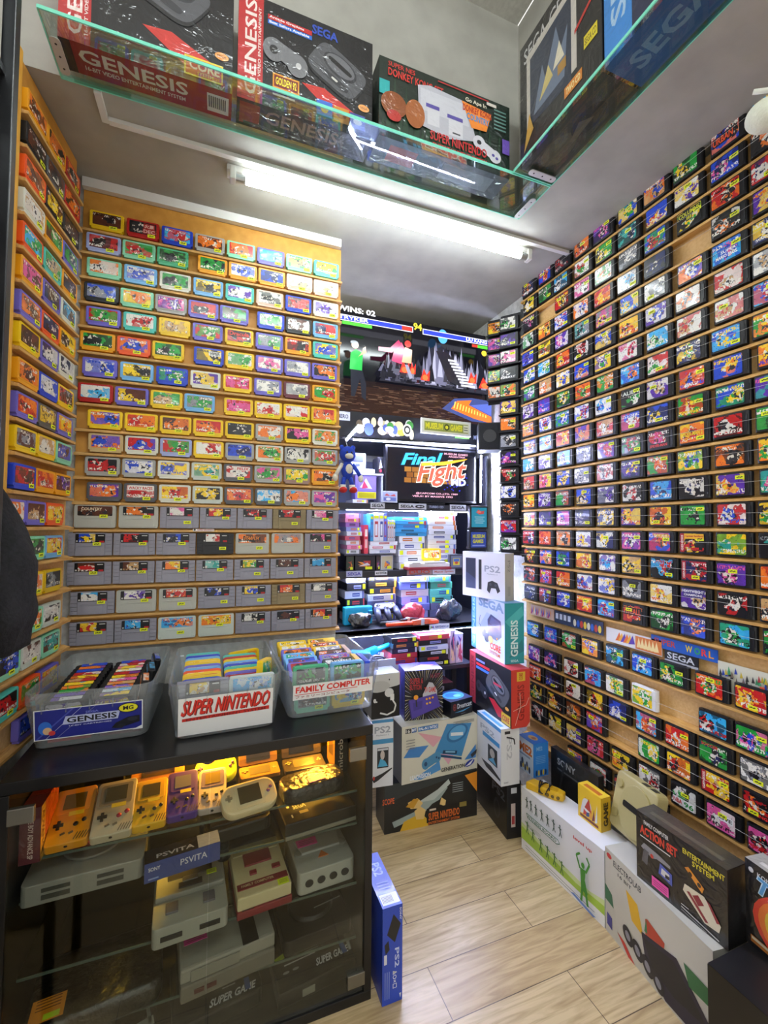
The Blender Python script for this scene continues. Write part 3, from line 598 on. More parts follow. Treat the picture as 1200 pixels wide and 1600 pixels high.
carton('console_box', 'red and black console box with yellow badge, second from left on the glass shelf', (.028, fx), (.440, fx), GZ, .088, .325, BLK,
       {'front': gen_front(sega_console(.72, .58, 1.25, 1.1) + pad(.33, .55, 1.7, 1.5) + [('r', .24, .19, .43, .33, '#e59a2a'), ('r', .25, .205, .42, .315, '#7a1c1c'), ('t', 'GOLDEN 92', .26, .225, .41, .30, '#f6e03a', {'b': .03}), ('r', .24, .12, .40, .14, '#cfcfcf'), ('r', .56, .08, .68, .23, '#3a6fd0'), ('r', .69, .07, .81, .22, '#d08a2a'), ('r', .82, .06, .94, .21, '#3a4a9a'), ('e', .62, .15, .03, .04, '#f0d020'), ('e', .75, .14, .04, .03, '#8a3a1a'), ('e', .88, .13, .035, .03, '#e0e0e0')]),
        'bottom': [('r', 0, 0, 1, 1, '#2a2226'), ('r', .02, .1, .16, .9, '#8c2a22'), ('t', 'GENESIS', .2, .35, .75, .85, '#8a6f66'), ('r', .05, .1, .95, .2, '#4a4646')]}, True, group='console boxes on the glass shelf')
carton('console_box', 'dark green console box with red SUPER NINTENDO lettering on the glass shelf', (.452, 1.268), (.948, 1.268), GZ, .105, .262, '#14241c',
       {'front': [('r', 0, 0, 1, 1, '#15261d')] + [('p', [(.02*k, .0), (.02*k+.03, .25+.7*((k*5) % 7)/7), (.02*k+.05, 0)], '#1d3a26') for k in range(0, 46, 2)] +
        [('r', .42, .95, .82, .965, '#c2252a'), ('t', 'SUPER NES', .06, .90, .25, .96, '#d2322a', {'b': .01}), ('t', 'DONKEY KONG SET', .06, .78, .46, .88, '#d2322a', {'b': .02}), ('r', 0, .52, .07, .70, '#2aa8a8'),
         ('p', [(.28, .30), (.27, .80), (.36, .85), (.64, .82), (.72, .34), (.50, .24)], '#b9bac4'), ('p', [(.29, .50), (.29, .78), (.63, .78), (.66, .5)], '#c9cad2'), ('r', .33, .56, .43, .61, '#5a4fa0'), ('r', .49, .52, .61, .57, '#5a4fa0'), ('r', .34, .34, .43, .55, '#d2d2d8'), ('r', .50, .30, .61, .51, '#d2d2d8'), ('r', .53, .33, .59, .35, '#44444a'),
         ('p', [(.60, .82), (.84, .78), (.80, .52), (.68, .50)], '#ef8a2a'), ('t', 'Go Ape In', .63, .82, .80, .89, '#e8e0c8', {'b': .02}), ('t', 'DONKEY KONG', .61, .70, .84, .79, '#b3201c', {'b': .03}), ('t', 'COUNTRY', .64, .60, .82, .69, '#3a8ac8', {'b': .03}),
         ('e', .74, .34, .05, .09, '#d2d2da'), ('e', .87, .22, .05, .09, '#d2d2da'), ('p', [(.72, .42), (.86, .31), (.88, .13), (.75, .25)], '#d2d2da'), ('e', .74, .34, .018, .03, '#333338'), ('e', .855, .23, .012, .02, '#5a4fa0'), ('e', .885, .20, .012, .02, '#5a4fa0'),
         ('e', .10, .42, .09, .16, '#8a4a20'), ('e', .25, .40, .07, .18, '#a05a28'), ('e', .10, .28, .05, .07, '#b02a22'),
         ('t', 'SUPER NINTENDO', .36, .15, .80, .27, '#c8282a', {'b': .02}), ('t', 'ENTERTAINMENT SYSTEM', .38, .06, .80, .12, '#c8282a'), ('r', .80, .89, .88, .93, '#d9d0c4'), ('r', .93, .30, .99, .5, '#6a4fb0')] + [('r', .86, .60+.05*k, .96, .62+.05*k, '#5f8a80') for k in range(6)],
        'bottom': [('r', 0, 0, 1, 1, '#3a4446'), ('r', .1, .2, .3, .8, '#8a3a2a'), ('r', .5, .2, .9, .8, '#6a7478')]}, True, group='console boxes on the glass shelf')
side_a = [('r', 0, 0, 1, 1, '#18181c'), ('t', 'SEGA CD', .06, .82, .6, .94, '#c9c9c9', {'b': .01}), ('p', [(.10, .25), (.10, .86), (.74, .90), (.74, .25)], '#cfcac0'), ('p', [(.15, .25), (.15, .80), (.68, .84), (.68, .2)], '#26324a'),
          ('p', [(.2, .3), (.32, .62), (.36, .48), (.5, .76), (.56, .55), (.64, .66), (.6, .3)], '#6f7f98'), ('p', [(.28, .35), (.4, .55), (.46, .42)], '#d9c67a'), ('p', [(.46, .45), (.54, .62), (.6, .46)], '#e6dfc6'), ('r', .52, .36, .62, .44, '#b88a3a'),
          ('p', [(.72, .50), (.95, .60), (.95, .63), (.72, .53)], '#c8322a'), ('r', .82, .30, .96, .39, '#e6d32a'), ('t', 'SEGA CD', .83, .32, .95, .37, '#7a6a10'), ('r', .60, .12, .80, .20, '#e08a2a'), ('t', 'TWO CD', .62, .135, .78, .185, '#f6e6a0', {'b': .03}), ('p', [(.06, .08), (.14, .36), (.2, .2)], '#d9ab4a')]
carton('console_box', 'black console box with pale frame print standing on the right glass shelf', (.955, 1.215), (.955, .870), GZ, .135, .42, '#1b1b1e',
       {'front': side_a, 'bottom': [('r', 0, 0, 1, 1, '#3f4038'), ('e', .3, .5, .2, .3, '#55543f'), ('e', .65, .45, .18, .25, '#2d2e2c'), ('p', [(.3, .3), (.6, .6), (.7, .4)], '#5f5a48')]}, True, group='console boxes on the glass shelf')
carton('console_box', 'blue console box with pale lettering on the right glass shelf nearest the camera', (.955, .862), (.955, .44), GZ, .135, .42, '#2a5fa8',
       {'front': [('r', 0, 0, 1, 1, '#232a4a'), ('r', 0, 0, .2, 1, '#3a8ad8'), ('t', 'SEGA', .05, .2, .16, .95, '#a9cbe8', {'rot': 90, 'b': .02}), ('p', [(.3, .2), (.6, .7), (.9, .5), (.8, .15)], '#3c4468')],
        'bottom': [('r', 0, 0, 1, 1, '#2d5f98'), ('t', 'SEGA CD', .08, .3, .92, .72, '#6d94b8', {'b': .03})]}, True, group='console boxes on the glass shelf')
# toy hanging at the top right corner, pale foot with brown leg
toy = thing('plush_toy', 'plush toy with round cream foot and brown leg hanging before the top right rack corner', 'plush toy', (0, 0, 0))
q = at(1197, 180, X=1.18); 
part('foot', MB().ball(q, (.03, .045, .036), 0, 20, Matrix.Rotation(R(35), 4, 'X')), P('#d9dac8', .95, 0, 0, .3, 200), toy, smooth=True)
part('leg', MB().tube([q+Vector((.004, -.022, .025)), q+Vector((.01, -.045, .07)), q+Vector((.012, -.06, .16))], [.021, .018, .02], 14), P('#8a5a3c', .95, 0, 0, .3, 200), toy, smooth=True)
part('whisker', MB().tube([q+Vector((-.02, .014, .062)), q+Vector((0, -.012, .050)), q+Vector((.02, -.03, .046))], .0055, 10), P('#e6e6da', .9), toy, smooth=True)
part('hanging_cord', MB().tube([q+Vector((.012, -.06, .16)), q+Vector((.012, -.062, GZ-q.z))], .0015, 6), P('#d9d9d9', .7), toy)
q2 = at(1194, 222, X=1.30)
t = thing('blue_card_case', 'light-blue plastic case behind the hanging plush foot at the top right', 'case', (1.405, q2.y-.02, q2.z-.034), R(-78))
part('case_body', MB().box((0, 0, .034), (.07, .03, .068)), P('#3f9fe0', .3), t, .003)
part('case_lid', MB().box((0, -.017, .034), (.062, .004, .06)), P('#6fc0f0', .3), t, .001)
part('hinge_strip', MB().box((-.037, -.002, .034), (.005, .026, .066)), P('#2b78b8', .3), t, .001)

# ================================================================ alcove: television, header, shelves
TVY = 2.20
tv = thing('television', 'large flat television showing a fighting game, mounted high in the alcove', 'television', (1.003, TVY+.02, 2.21), 0)
tw, th = .95, .538
part('tv_body', MB().box((0, .018, 0), (tw+.012, .036, th+.014)).box((0, .045, -.05), (.5, .03, .3)), P('#0b0b0d', .3), tv, .003)
part('wall_mount', MB().box((0, .24, 0), (.30, .37, .20)), BLACKM, tv)
part('maker_badge', MB().box((.05, -.001, -th/2-.002), (.035, .003, .006)), P('#b9b9c0', .3, .6), tv)
rg = random.Random(5); A = [('r', 0, 0, 1, 1, '#0a0a10'), ('r', 0, 0, 1, .30, '#2a1c18'), ('r', 0, .27, 1, .33, '#1c1415')]
for k in range(260):
    x, y = rg.random(), .02+rg.random()*.26; A.append(('r', x, y, x+.02+rg.random()*.05, y+.008, rg.choice(('#3a2a22', '#4a342a', '#2a1d19', '#5a4436'))))
def crag(x0, x1, y0, h, n, cols):
    for k in range(n):
        x = x0+(x1-x0)*rg.random(); ww = .008+rg.random()*.022; hh = h*(.5+rg.random()*.6); y = y0+rg.random()*.1
        A.append(('p', [(x-ww, y), (x-ww*.3, y+hh*.8), (x, y+hh), (x+ww*.4, y+hh*.7), (x+ww, y)], rg.choice(cols)))
A += [('p', [(.28, .33), (.32, .46), (.40, .52), (.47, .47), (.55, .55), (.60, .74), (.66, .80), (.72, .74), (.80, .60), (.84, .50), (.90, .58), (.96, .52), (1, .62), (1, .33)], '#22222b')]
crag(.30, .60, .34, .12, 60, ('#1d1d25', '#3a3a46', '#55556a', '#15151b')); crag(.55, .84, .34, .22, 90, ('#2a2a34', '#4a4a5c', '#6a6a80', '#15151c'))
crag(.30, .55, .36, .16, 26, ('#2a2a33', '#50505e', '#6a6a7c', '#1b1b22')); crag(.56, .80, .34, .34, 60, ('#33333e', '#62627a', '#7c7c94', '#1b1b24', '#9a9ab0')); crag(.84, .99, .34, .24, 26, ('#33333e', '#75758c', '#84849a', '#1b1b24'))
A += [('e', .665, .86, .032, .075, '#4f9fe6'), ('p', [(.62, .70), (.70, .70), (.80, .48), (.78, .36), (.70, .40)], '#24222a')]
for k in range(9): A.append(('p', [(.700+.011*k, .63-.031*k), (.755+.016*k, .63-.031*k), (.757+.016*k, .61-.031*k), (.702+.011*k, .61-.031*k)], '#c9c9d6'))
for x, y, s in ((.42, .47, .03), (.47, .47, .02), (.55, .42, .03), (.955, .42, .045), (.865, .46, .03)): A += [('p', [(x-s, y-.05), (x-s*.3, y+.07), (x+s*.3, y+.01), (x+s, y+.06), (x+s*.9, y-.05)], '#d2352a'), ('e', x, y-.02, s*.6, .03, '#ef6a3a')]
A += [('p', [(.66, .10), (.74, .22), (.86, .25), (1, .24), (1, 0), (.86, .0)], '#3a4578'), ('p', [(.72, .11), (.76, .20), (.86, .225), (.84, .17), (1, .07), (1, .0), (.88, .03)], '#ef6a2a'), ('p', [(.85, .17), (1, .215), (1, .08)], '#4f5fae')]
for k in range(12): A.append(('p', [(.735+.02*k, .12-.006*k), (.742+.02*k, .12-.006*k), (.752+.019*k, .19-.010*k), (.745+.019*k, .19-.010*k)], '#f6c65a'))
# two small generic players on the picture
A += [('p', [(.105, .12), (.125, .12), (.155, .30), (.165, .12), (.19, .09), (.19, .25), (.165, .40), (.10, .40)], '#23252e'), ('p', [(.095, .38), (.165, .38), (.17, .55), (.13, .58), (.10, .54)], '#2fa84a'), ('e', .125, .62, .020, .035, '#c99a7a'), ('p', [(.15, .52), (.19, .56), (.185, .62), (.17, .60), (.165, .56), (.14, .50)], '#d3a382'), ('e', .12, .645, .022, .018, '#2c3344'),
      ('p', [(.34, .52), (.40, .50), (.43, .62), (.40, .72), (.36, .68)], '#d2406a'), ('p', [(.26, .60), (.34, .60), (.40, .70), (.38, .74), (.33, .65), (.26, .64)], '#b02a5a'), ('p', [(.40, .52), (.46, .52), (.465, .66), (.42, .68)], '#d3a382'), ('e', .438, .715, .02, .035, '#c8322a'), ('p', [(.44, .5), (.47, .38), (.45, .36), (.42, .5)], '#8a8aa0')]
A += [('r', .0, .84, .47, .90, '#c9c9d6'), ('r', .0, .848, .40, .892, '#2f3fb8'), ('r', .40, .848, .465, .892, '#b0352a'), ('r', .53, .84, .98, .90, '#c9c9d6'), ('r', .535, .848, .975, .892, '#2f3fb8'), ('t', '94', .472, .87, .525, .945, '#e6d83a', {'b': .03}),
      ('t', 'WINS: 02', .02, .93, .24, .985, '#e9e9ec', {'b': .03}), ('t', 'STRYKER', .01, .855, .20, .89, '#ffffff', {'b': .02}), ('t', 'LIU KANG', .82, .855, .965, .89, '#ffffff', {'b': .02}), ('r', .05, .805, .22, .835, '#4fc83a'), ('r', .86, .80, .97, .83, '#4fc83a'), ('r', .86, .80, .90, .83, '#b0352a'), ('e', .945, .75, .018, .03, '#f0c03a')]
Art().face((-tw/2, -.0006, -th/2), (tw, 0, 0), (0, 0, th), (0, -1, 0), A).make('screen', tv, SCREENM)

AY = 2.16      # front of the alcove shelving
def shelf_z(y): return at(650, y, Y=AY).z
unit = thing('shelving_unit', 'black metal shelving unit full of game cases in the alcove', 'shelving unit', (1.0, 2.39, 0))
Zs = [shelf_z(668), shelf_z(788), shelf_z(890), shelf_z(984)]
Zs[3] = .84
for z, y0 in ((Zs[1], AY), (Zs[2], AY)): part('shelf_board', MB().box((-.02, 0, z-.012), (.94, .46, .022)).box((-.02, -.231, z-.0185), (.94, .004, .034)), P('#23242c', .4), unit, .001)
part('shelf_board', MB().box((-.02, -.06, Zs[3]-.012), (.94, .62, .022)).box((-.02, -.368, Zs[3]-.0165), (.94, .004, .03)), P('#23242c', .4), unit, .001)
for sx in (-.492, .455): part('side_panel', MB().box((sx, .02, .88), (.012, .48, 1.74)), P('#1a1b22', .45), unit)
part('back_panel', MB().box((-.02, .26, .88), (.93, .008, 1.74)), P('#8f95b8', .5), unit)
part('shelf_board', MB().box((-.02, 0, 1.790), (.94, .44, .014)), P('#23242c', .4), unit, .001)
hd = part('header_board', MB().box((-.02, -.229, 1.862), (.94, .014, .13)), P('#0e0f14', .35), unit)
ha = [('r', 0, 0, 1, 1, '#12131a')]
for k in range(30):
    x = .16+.35*rg.random(); y = .25+.45*rg.random(); c = rg.choice(('#3f8a3a', '#e07a2a', '#c9b88a', '#d9d9d9', '#4a5a9a', '#e0c23a', '#7a6a5a', '#b0b0b8')); ha.append(('e', x, y, .012+.016*rg.random(), .10+.12*rg.random(), c))
ha += [('e', .46, .45, .028, .26, '#d0cdb8'), ('e', .46, .45, .02, .18, '#20201c'), ('e', .46, .45, .012, .1, '#d0cdb8'), ('t', 'COMBATE', .66, .45, .76, .62, '#3fae3a'), ('p', [(.77, .3), (.80, .7), (.86, .65), (.87, .3)], '#5fb83a'), ('t', 'MUSEO', .90, .3, .98, .5, '#b0b8d8'), ('r', .0, .6, .12, .95, '#c9ccd6'), ('t', 'PALMERO', .01, .68, .11, .85, '#222533')]
Art().face((-.49, -.236, 1.797), (.94, 0, 0), (0, 0, .13), (0, -1, 0), ha).make('printed_artwork', hd)
p0, p1 = at(656, 679, Y=AY-.03), at(733, 662, Y=AY-.03)
sg = tag(part('shop_sign', MB().box((0, 0, 0), (p1.x-p0.x, .012, .082)), P('#d9dcd6', .4), None, .002), 'white framed sign with yellow MUSEUM GAMES lettering under the television', 'sign')
sg.location = ((p0.x+p1.x)/2, AY-.042, 1.893-.012); L = p1.x-p0.x
Art().face((-L/2, -.0061, -.041), (L, 0, 0), (0, 0, .082), (0, -1, 0), [('r', .04, .14, .96, .86, '#d8dac0'), ('r', .06, .2, .94, .8, '#8f9a4a'), ('t', 'MUSEUM', .08, .3, .42, .72, '#e6e03a', {'b': .05}), ('e', .5, .5, .05, .22, '#39400f'), ('e', .5, .5, .03, .12, '#e6e03a'), ('t', 'GAMES', .57, .3, .82, .72, '#e6e03a', {'b': .05}), ('r', .84, .25, .94, .75, '#d8dac0'), ('r', .85, .55, .93, .6, '#333333'), ('r', .85, .4, .93, .45, '#333333')]).make('printed_artwork', sg)
LEDM = emit('led_glow', '#ccd4ff', LED)
def led(label, a, b_, r=.004):
    t = thing('led_strip', label, 'led strip', (0, 0, 0)); a, b_ = Vector(a), Vector(b_)
    part('channel', MB().tube([a+Vector((0, .006, .004)), b_+Vector((0, .006, .004))], r*1.4, 8), ALU, t)
    part('diodes', MB().tube([a, b_], r, 8), LEDM, t); return t
led('long bluish led strip along the underside of the alcove header', at(552, 687, Y=AY-.022), at(742, 697, Y=AY-.022), .003)
led('short angled bluish led strip at the left end of the header', at(541, 688, Y=AY-.05), at(561, 665, Y=AY-.05), .006)
led('upright bluish led strip right of the small monitor', at(752, 712, Y=AY-.012), at(751, 785, Y=AY-.012), .003)
led('bluish led strip under the middle alcove shelf', (.62, 2.185, Zs[1]-.034), (1.38, 2.185, Zs[1]-.034), .003)
led('bluish led strip added under the deep shelf to light the low table', (.60, 2.04, Zs[3]-.034), (1.36, 2.04, Zs[3]-.034), .003)  # strip added to brighten the lower alcove
led('bluish led strip under the lower alcove shelf', (.62, 2.185, Zs[2]-.034), (1.38, 2.185, Zs[2]-.034), .003)
# loudspeaker
q = at(757, 689, Y=AY-.05); t = thing('loudspeaker', 'black box loudspeaker with one bright reflection at the right end of the header', 'loudspeaker', (q.x-.01, AY-.105, 1.765), R(-28))
part('cabinet', MB().box((0, 0, .065), (.12, .11, .15)), BLACKM, t, .004); part('grille', MB().box((0, -.057, .065), (.105, .004, .135)), P('#1d1e22', .8, 0, 0, .5, 400), t, .001)
part('cone', MB().prism(ell(.07, .07, 20, 0, .065), -.062, -.058, 'Y'), P('#26272b', .5), t)
part('bracket_arm', MB().tube([(.0, .05, .06), (.03, .082, .06)], .008, 8), BLACKM, t)
# small monitor
m0, m1 = at(603, 783, Y=AY+.01), at(746, 697, Y=AY+.01); mw, mh = m1.x-m0.x, min(m1.z, 1.779)-m0.z
mon = thing('monitor', 'small monitor with a colourful game title screen below the header', 'monitor', ((m0.x+m1.x)/2, AY+.02, m0.z))
part('monitor_body', MB().box((0, .02, mh/2), (mw, .04, mh)), P('#15161c', .3), mon, .004); part('stand', MB().box((0, .05, -.005), (.16, .09, .012)), BLACKM, mon, .003)
Bk = [('r', 0, 0, 1, 1, '#14141d')]
for r_ in range(3):
    for k in range(8): Bk.append(('r', .18+.083*k+(.04 if r_ % 2 else 0)*.6, .33+.105*r_, .255+.083*k+(.04 if r_ % 2 else 0)*.6, .425+.105*r_, ('#8a5a2a', '#7a4a22', '#95652f')[(k+r_) % 3]))
for k in range(60): x, y = .62+.28*rg.random(), .18+.35*rg.random(); Bk.append(('r', x, y, x+.014, y+.02, '#2a2fae'))
Bk += [('t', 'Final', .16, .68, .58, .92, '#3fb0ea', {'b': .03, 'sh': .12, 'rise': .05}), ('t', 'Fight', .32, .26, .88, .80, '#f6f0e0', {'b': .055, 'sh': .12, 'rise': .12}), ('t', 'Fight', .325, .28, .875, .78, '#ea5a4a', {'b': .02, 'sh': .12, 'rise': .12}), ('p', [(.36, .66), (.62, .70), (.86, .82), (.90, .86), (.50, .74), (.36, .72)], '#f6b03a'),
       ('t', 'MD', .70, .30, .88, .44, '#b8c4f0', {'b': .05}), ('t', 'MUSEUM GAMES', .62, .915, .90, .955, '#d9a0b8'), ('t', 'ARGENTINA', .67, .865, .87, .90, '#d9a0b8'), ('t', '@CAPCOM CO.,LTD. 1989', .30, .10, .78, .145, '#d9a0b8'), ('t', 'VER.01 BY MASSIVE 1993', .26, .05, .72, .085, '#d9a0b8')]
Art().face((-mw/2+.012, -.0005, .014), (mw-.024, 0, 0), (0, 0, mh-.028), (0, -1, 0), Bk).make('screen', mon, SCREENM)

# ---- helpers for things on the alcove shelves
def game_case(label, c, d, col, marks, group, upright=False, cat='game case'):
    b = MB(); b.box((0, 0, d[2]/2), d); o = part('game_case', b, P(col, .3, 0, .3), None, .0012); o.location = c; tag(o, label, cat, group)
    a = Art(); W, D, H = d; marks = [('r', .02, .03, .98, .97, col)]+marks
    a.face((-W/2, -D/2, 0), (W, 0, 0), (0, 0, H), (0, -1, 0), marks).make('spine_label', o); return o
def spine(col, rg, up=False):
    tc = rg.choice(('#3a4a9a', '#b03a4a', '#222633', '#5a6ab8', '#c8702a')) if col not in ('#16171c', '#1c1d26', '#23242e') else rg.choice(('#c9ccd9', '#e0902a', '#d03a3a', '#8f9ad0'))
    if up: return [('r', .2, .15, .8, .7, tc), ('r', .3, .2, .7, .6, col), ('r', .1, .80, .9, .9, '#e6f01e')]
    u = rg.random()*.3; L = [('r', .12+u, .25, .5+u, .72, tc), ('r', .14+u, .42, .48+u, .52, col)]
    if rg.random() < .65: x = rg.choice((.05, .75, .82, .60)); L.append(('r', x, .2, x+.13, .85, '#e6f01e'))
    if rg.random() < .5: L.append(('r', .9, 0, .97, 1, tc))
    return L
def stack(px0, px1, yb, n, cols, where, z0, h=None, ytop=None, Y=None, D=.13, cat='game case'):
    Y = Y or AY+.025; a, b_ = at(px0, yb, Y=Y), at(px1, yb, Y=Y); W = b_.x-a.x
    h = h or (at((px0+px1)/2, ytop, Y=Y).z-z0)/n; g = random.Random(px0); z = z0
    for k in range(n):
        c = cols[k % len(cols)]
        nmc = {'#e3e6f6': 'white', '#dfe2f2': 'white', '#e58fc0': 'pink', '#d05a7a': 'rose', '#a06ac8': 'mauve', '#3f9fe0': 'light-blue', '#16171c': 'black', '#1c1d26': 'black', '#23242e': 'black', '#8f9ae0': 'lavender', '#6a7ad8': 'periwinkle', '#3f8f7a': 'green', '#4fa8a0': 'teal', '#c03a4a': 'red', '#c8cbe0': 'pale-grey', '#6f74a8': 'slate-blue'}[c]
        game_case(f'{nmc} {cat}, {ORD[k+1]} from bottom of {where}', ((a.x+b_.x)/2+g.uniform(-.006, .006), Y+D/2+g.uniform(-.004, .006), z+.0003*k), (W*g.uniform(.94, 1), D, h*.97), c, spine(c, g), 'stacked game cases in the alcove', cat=cat); z += h
    return z
W_, PK, LB, BK = '#e3e6f6', '#e58fc0', '#3f9fe0', '#16171c'
zA, zB, zC = Zs[1], Zs[2], Zs[3]
# upper middle shelf (stands on board Zs[2]); a black row of upright cases first, then stacks on their tops
zt = zB+.0005
rowtop = None
for k, (x0, x1, c) in enumerate(((541, 553, BK), (555, 586, '#1c1d26'), (588, 594, '#23242e'), (595, 614, '#c8cbe0'))):
    a, b_ = at(x0, 884, Y=AY+.02), at(x1, 884, Y=AY+.02); g = random.Random(k)
    hh = at(575, 868, Y=AY+.02).z-zt
    L = [('r', .05, .08, .95, .92, ('#2b3a2a', '#20202a', '#3a2a2a', '#b9b49a')[k])] + [('p', [(g.random()*.7+.1, g.random()*.6+.1) for _ in range(3)], g.choice(('#e08a2a', '#c9c9d0', '#b03a3a', '#5a6ab0'))) for _ in range(7)] + [('r', .5, .08, .85, .26, '#e6f01e')]
    game_case(('narrow black case with green art, leftmost in the short upright row', 'wide black case with orange streak in the short upright row', 'thin black case in the short upright row', 'pale case with grey cover at the right of the short upright row')[k],
              ((a.x+b_.x)/2, AY+.085, zt), (b_.x-a.x, .13, hh), c, L, 'upright cases on the lower alcove shelf')
rowtop = zt+hh+.0008
plank = tag(part('shelf_plank', MB().box((at(578, 867, Y=AY).x, AY+.09, rowtop+.004), (at(616, 867, Y=AY).x-at(540, 867, Y=AY).x, .16, .007)), P('#3a3c4c', .4)), 'thin dark plank lying across the short upright cases', 'plank'); rowtop += .0085
zz = stack(540, 564, 862, 9, ['#e3e6f6', PK, '#e3e6f6', '#d05a7a', '#e3e6f6', '#8f9ae0', '#a06ac8', PK, '#e58fc0'], 'pink and white stack beside the panel', rowtop, ytop=803)
zz = stack(577, 620, 865, 3, [W_], 'short white stack under the upright white cases', rowtop, h=.0215)
for k, (x0, x1, c, hh) in enumerate(((579, 583, LB, .145), (584, 592, W_, .15), (593, 599, '#dfe2f2', .15), (600, 604, '#6a7ad8', .15), (606, 608, '#c8cbe0', .115), (609, 611, '#c8cbe0', .112), (612, 614, '#c8cbe0', .114), (615, 617, '#c8cbe0', .11))):
    a, b_ = at(x0, 845, Y=AY+.02), at(x1+.8, 845, Y=AY+.02)
    game_case(('light-blue upright case beside the red case', 'thick white upright case on the white stack', 'second thick white upright case on the white stack', 'periwinkle upright case right of the white ones', 'thin pale upright case, first of four slim ones', 'thin pale upright case, second of four slim ones', 'thin pale upright case, third of four slim ones', 'thin pale upright case, last of four slim ones')[k],
              ((a.x+b_.x)/2, AY+.085, zz+.0005), (b_.x-a.x, .12, hh), c, spine(c, random.Random(k), True), 'upright cases on the upper alcove shelf')
a = at(572, 850, Y=AY+.02); game_case('tall red upright case left of the light-blue case', (a.x, AY+.08, rowtop), (.022, .12, .15), '#e0445a', [('r', .2, .2, .8, .5, '#f0c0c8'), ('r', .2, .6, .8, .85, '#f6e6e8')], 'upright cases on the upper alcove shelf')
zz = stack(624, 664, 868, 5, [W_, '#dfe2f2'], 'white stack under the light-blue cases', zB+.0005, ytop=838)
stack(618, 668, 838, 5, [LB], 'light-blue top part of the middle stack', zz+.0004, ytop=808)
stack(669, 714, 868, 12, [W_, '#dfe2f2', '#e3e6f6'], 'tall white stack beside the cyan screens', zB+.0005, ytop=799)
# cases and toys left of the monitor
zz = stack(549, 574, 781, 1, ['#e3e6f6'], 'tiny pile left of the small monitor', zA+.0005, h=.018)
a = at(556, 778, Y=AY+.02); b_ = at(589, 778, Y=AY+.02)
game_case('boxed game with violet cover and yellow strip left of the small monitor', ((a.x+b_.x)/2, AY+.07, zz+.001), (b_.x-a.x, .08, .125), '#7a6ac0', [('r', .1, .05, .98, .32, '#e0d820'), ('r', .15, .38, .95, .95, '#8a7ad0'), ('p', [(.2, .5), (.5, .9), (.8, .45)], '#d8d0f0'), ('p', [(.3, .45), (.4, .8), (.6, .5)], '#c83a6a')] + [('r', .15, .09+.05*k, .9, .11+.05*k, '#8a8412') for k in range(4)], 'upright cases on the upper alcove shelf')
t = thing('plank_shelf', 'small white inner shelf left of the monitor', 'shelf', (at(570, 745, Y=AY+.06).x, AY+.10, at(570, 738, Y=AY+.02).z)); part('board', MB().box((0, 0, -.006), (.20, .12, .010)), P('#c8cdea', .4), t, .001); part('riser', MB().box((.092, 0, -.082), (.008, .12, .14)), P('#c8cdea', .4), t)
zi = t.location.z
t = thing('game_console', 'pale-grey console standing on the small inner shelf left of the monitor', 'console', (at(565, 740, Y=AY+.06).x-.005, AY+.10, zi)); part('body', MB().box((0, 0, .012), (.15, .11, .022)), P('#c2c8e4', .4), t, .003); part('deck', MB().box((-.015, -.0, .066), (.095, .06, .085)), P('#9aa2c8', .4), t, .004)
part('drive_slot', MB().box((-.015, -.0315, .078), (.06, .004, .03)).box((-.015, -.0315, .045), (.022, .004, .012)), P('#5a62a0', .4), t, .001)
a = at(598, 728, Y=AY+.06); game_case('dark upright case with pale figure art beside the grey console', (a.x-.012, AY+.10, zi), (.035, .08, .09), '#23242e', [('p', [(.2, .3), (.5, .9), (.8, .4)], '#cfd3e6'), ('e', .5, .2, .2, .1, '#c83a4a')], 'upright cases on the upper alcove shelf')
a, b_ = at(598, 783, Y=AY-.02), at(622, 783, Y=AY-.02)
game_case('clear card case with blue and red print leaning before the monitor', ((a.x+b_.x)/2, AY-.0, zA+.005), (b_.x-a.x, .02, .06), '#c8d0ea', [('r', .06, .1, .94, .9, '#aebbe6'), ('p', [(.15, .6), (.3, .8), (.5, .6), (.8, .75), (.9, .55)], '#d05a6a'), ('r', .1, .15, .9, .45, '#6a7ac8'), ('e', .4, .3, .15, .12, '#e6e6f0')], 'upright cases on the upper alcove shelf')
# shelf-edge name strips
def edge_sign(px0, px1, y, h, text, label, Y, col='#b9bcc6', tcol='#15161c', z=None, extra=()):
    a, b_ = at(px0, y, Y=Y), at(px1, y, Y=Y); L = b_.x-a.x
    o = part('shelf_edge_sign', MB().box((0, 0, 0), (L, .002, h)), P(col, .45)); o.location = ((a.x+b_.x)/2, Y, z or a.z); tag(o, label, 'sign')
    Art().face((-L/2, -.001, -h/2), (L, 0, 0), (0, 0, h), (0, -1, 0), ([('t', text, .08, .22, .92, .78, tcol, {'b': .03})] if text else []) + list(extra)).make('printed_artwork', o)
fy = AY-.0035
edge_sign(579, 601, 792, .03, 'SEGA', 'grey SEGA strip on the upper shelf edge, behind the bundle of cables', fy, z=zA-.012)
edge_sign(623, 666, 792, .032, '', 'long grey SEGA CD strip at the middle of the upper shelf edge', fy, z=zA-.012, extra=[('t', 'SEGA', .06, .25, .55, .75, '#15161c', {'b': .03}), ('e', .76, .5, .17, .3, '#15161c'), ('e', .73, .5, .06, .12, '#b9bcc6'), ('e', .84, .5, .04, .1, '#b9bcc6')])
edge_sign(668, 695, 793, .022, 'TURBO CD', 'small dark strip with pale lettering on the upper shelf edge', fy, '#2a2c38', '#9aa2c0', z=zA-.012)
edge_sign(703, 728, 793, .032, 'SEGA', 'rightmost grey SEGA strip on the upper shelf edge', fy, z=zA-.012)
edge_sign(541, 566, 892, .03, 'SEGA', 'grey SEGA strip with purple letters on the lower shelf edge', fy, '#a9aecb', '#4a3f9a', z=zB-.012)
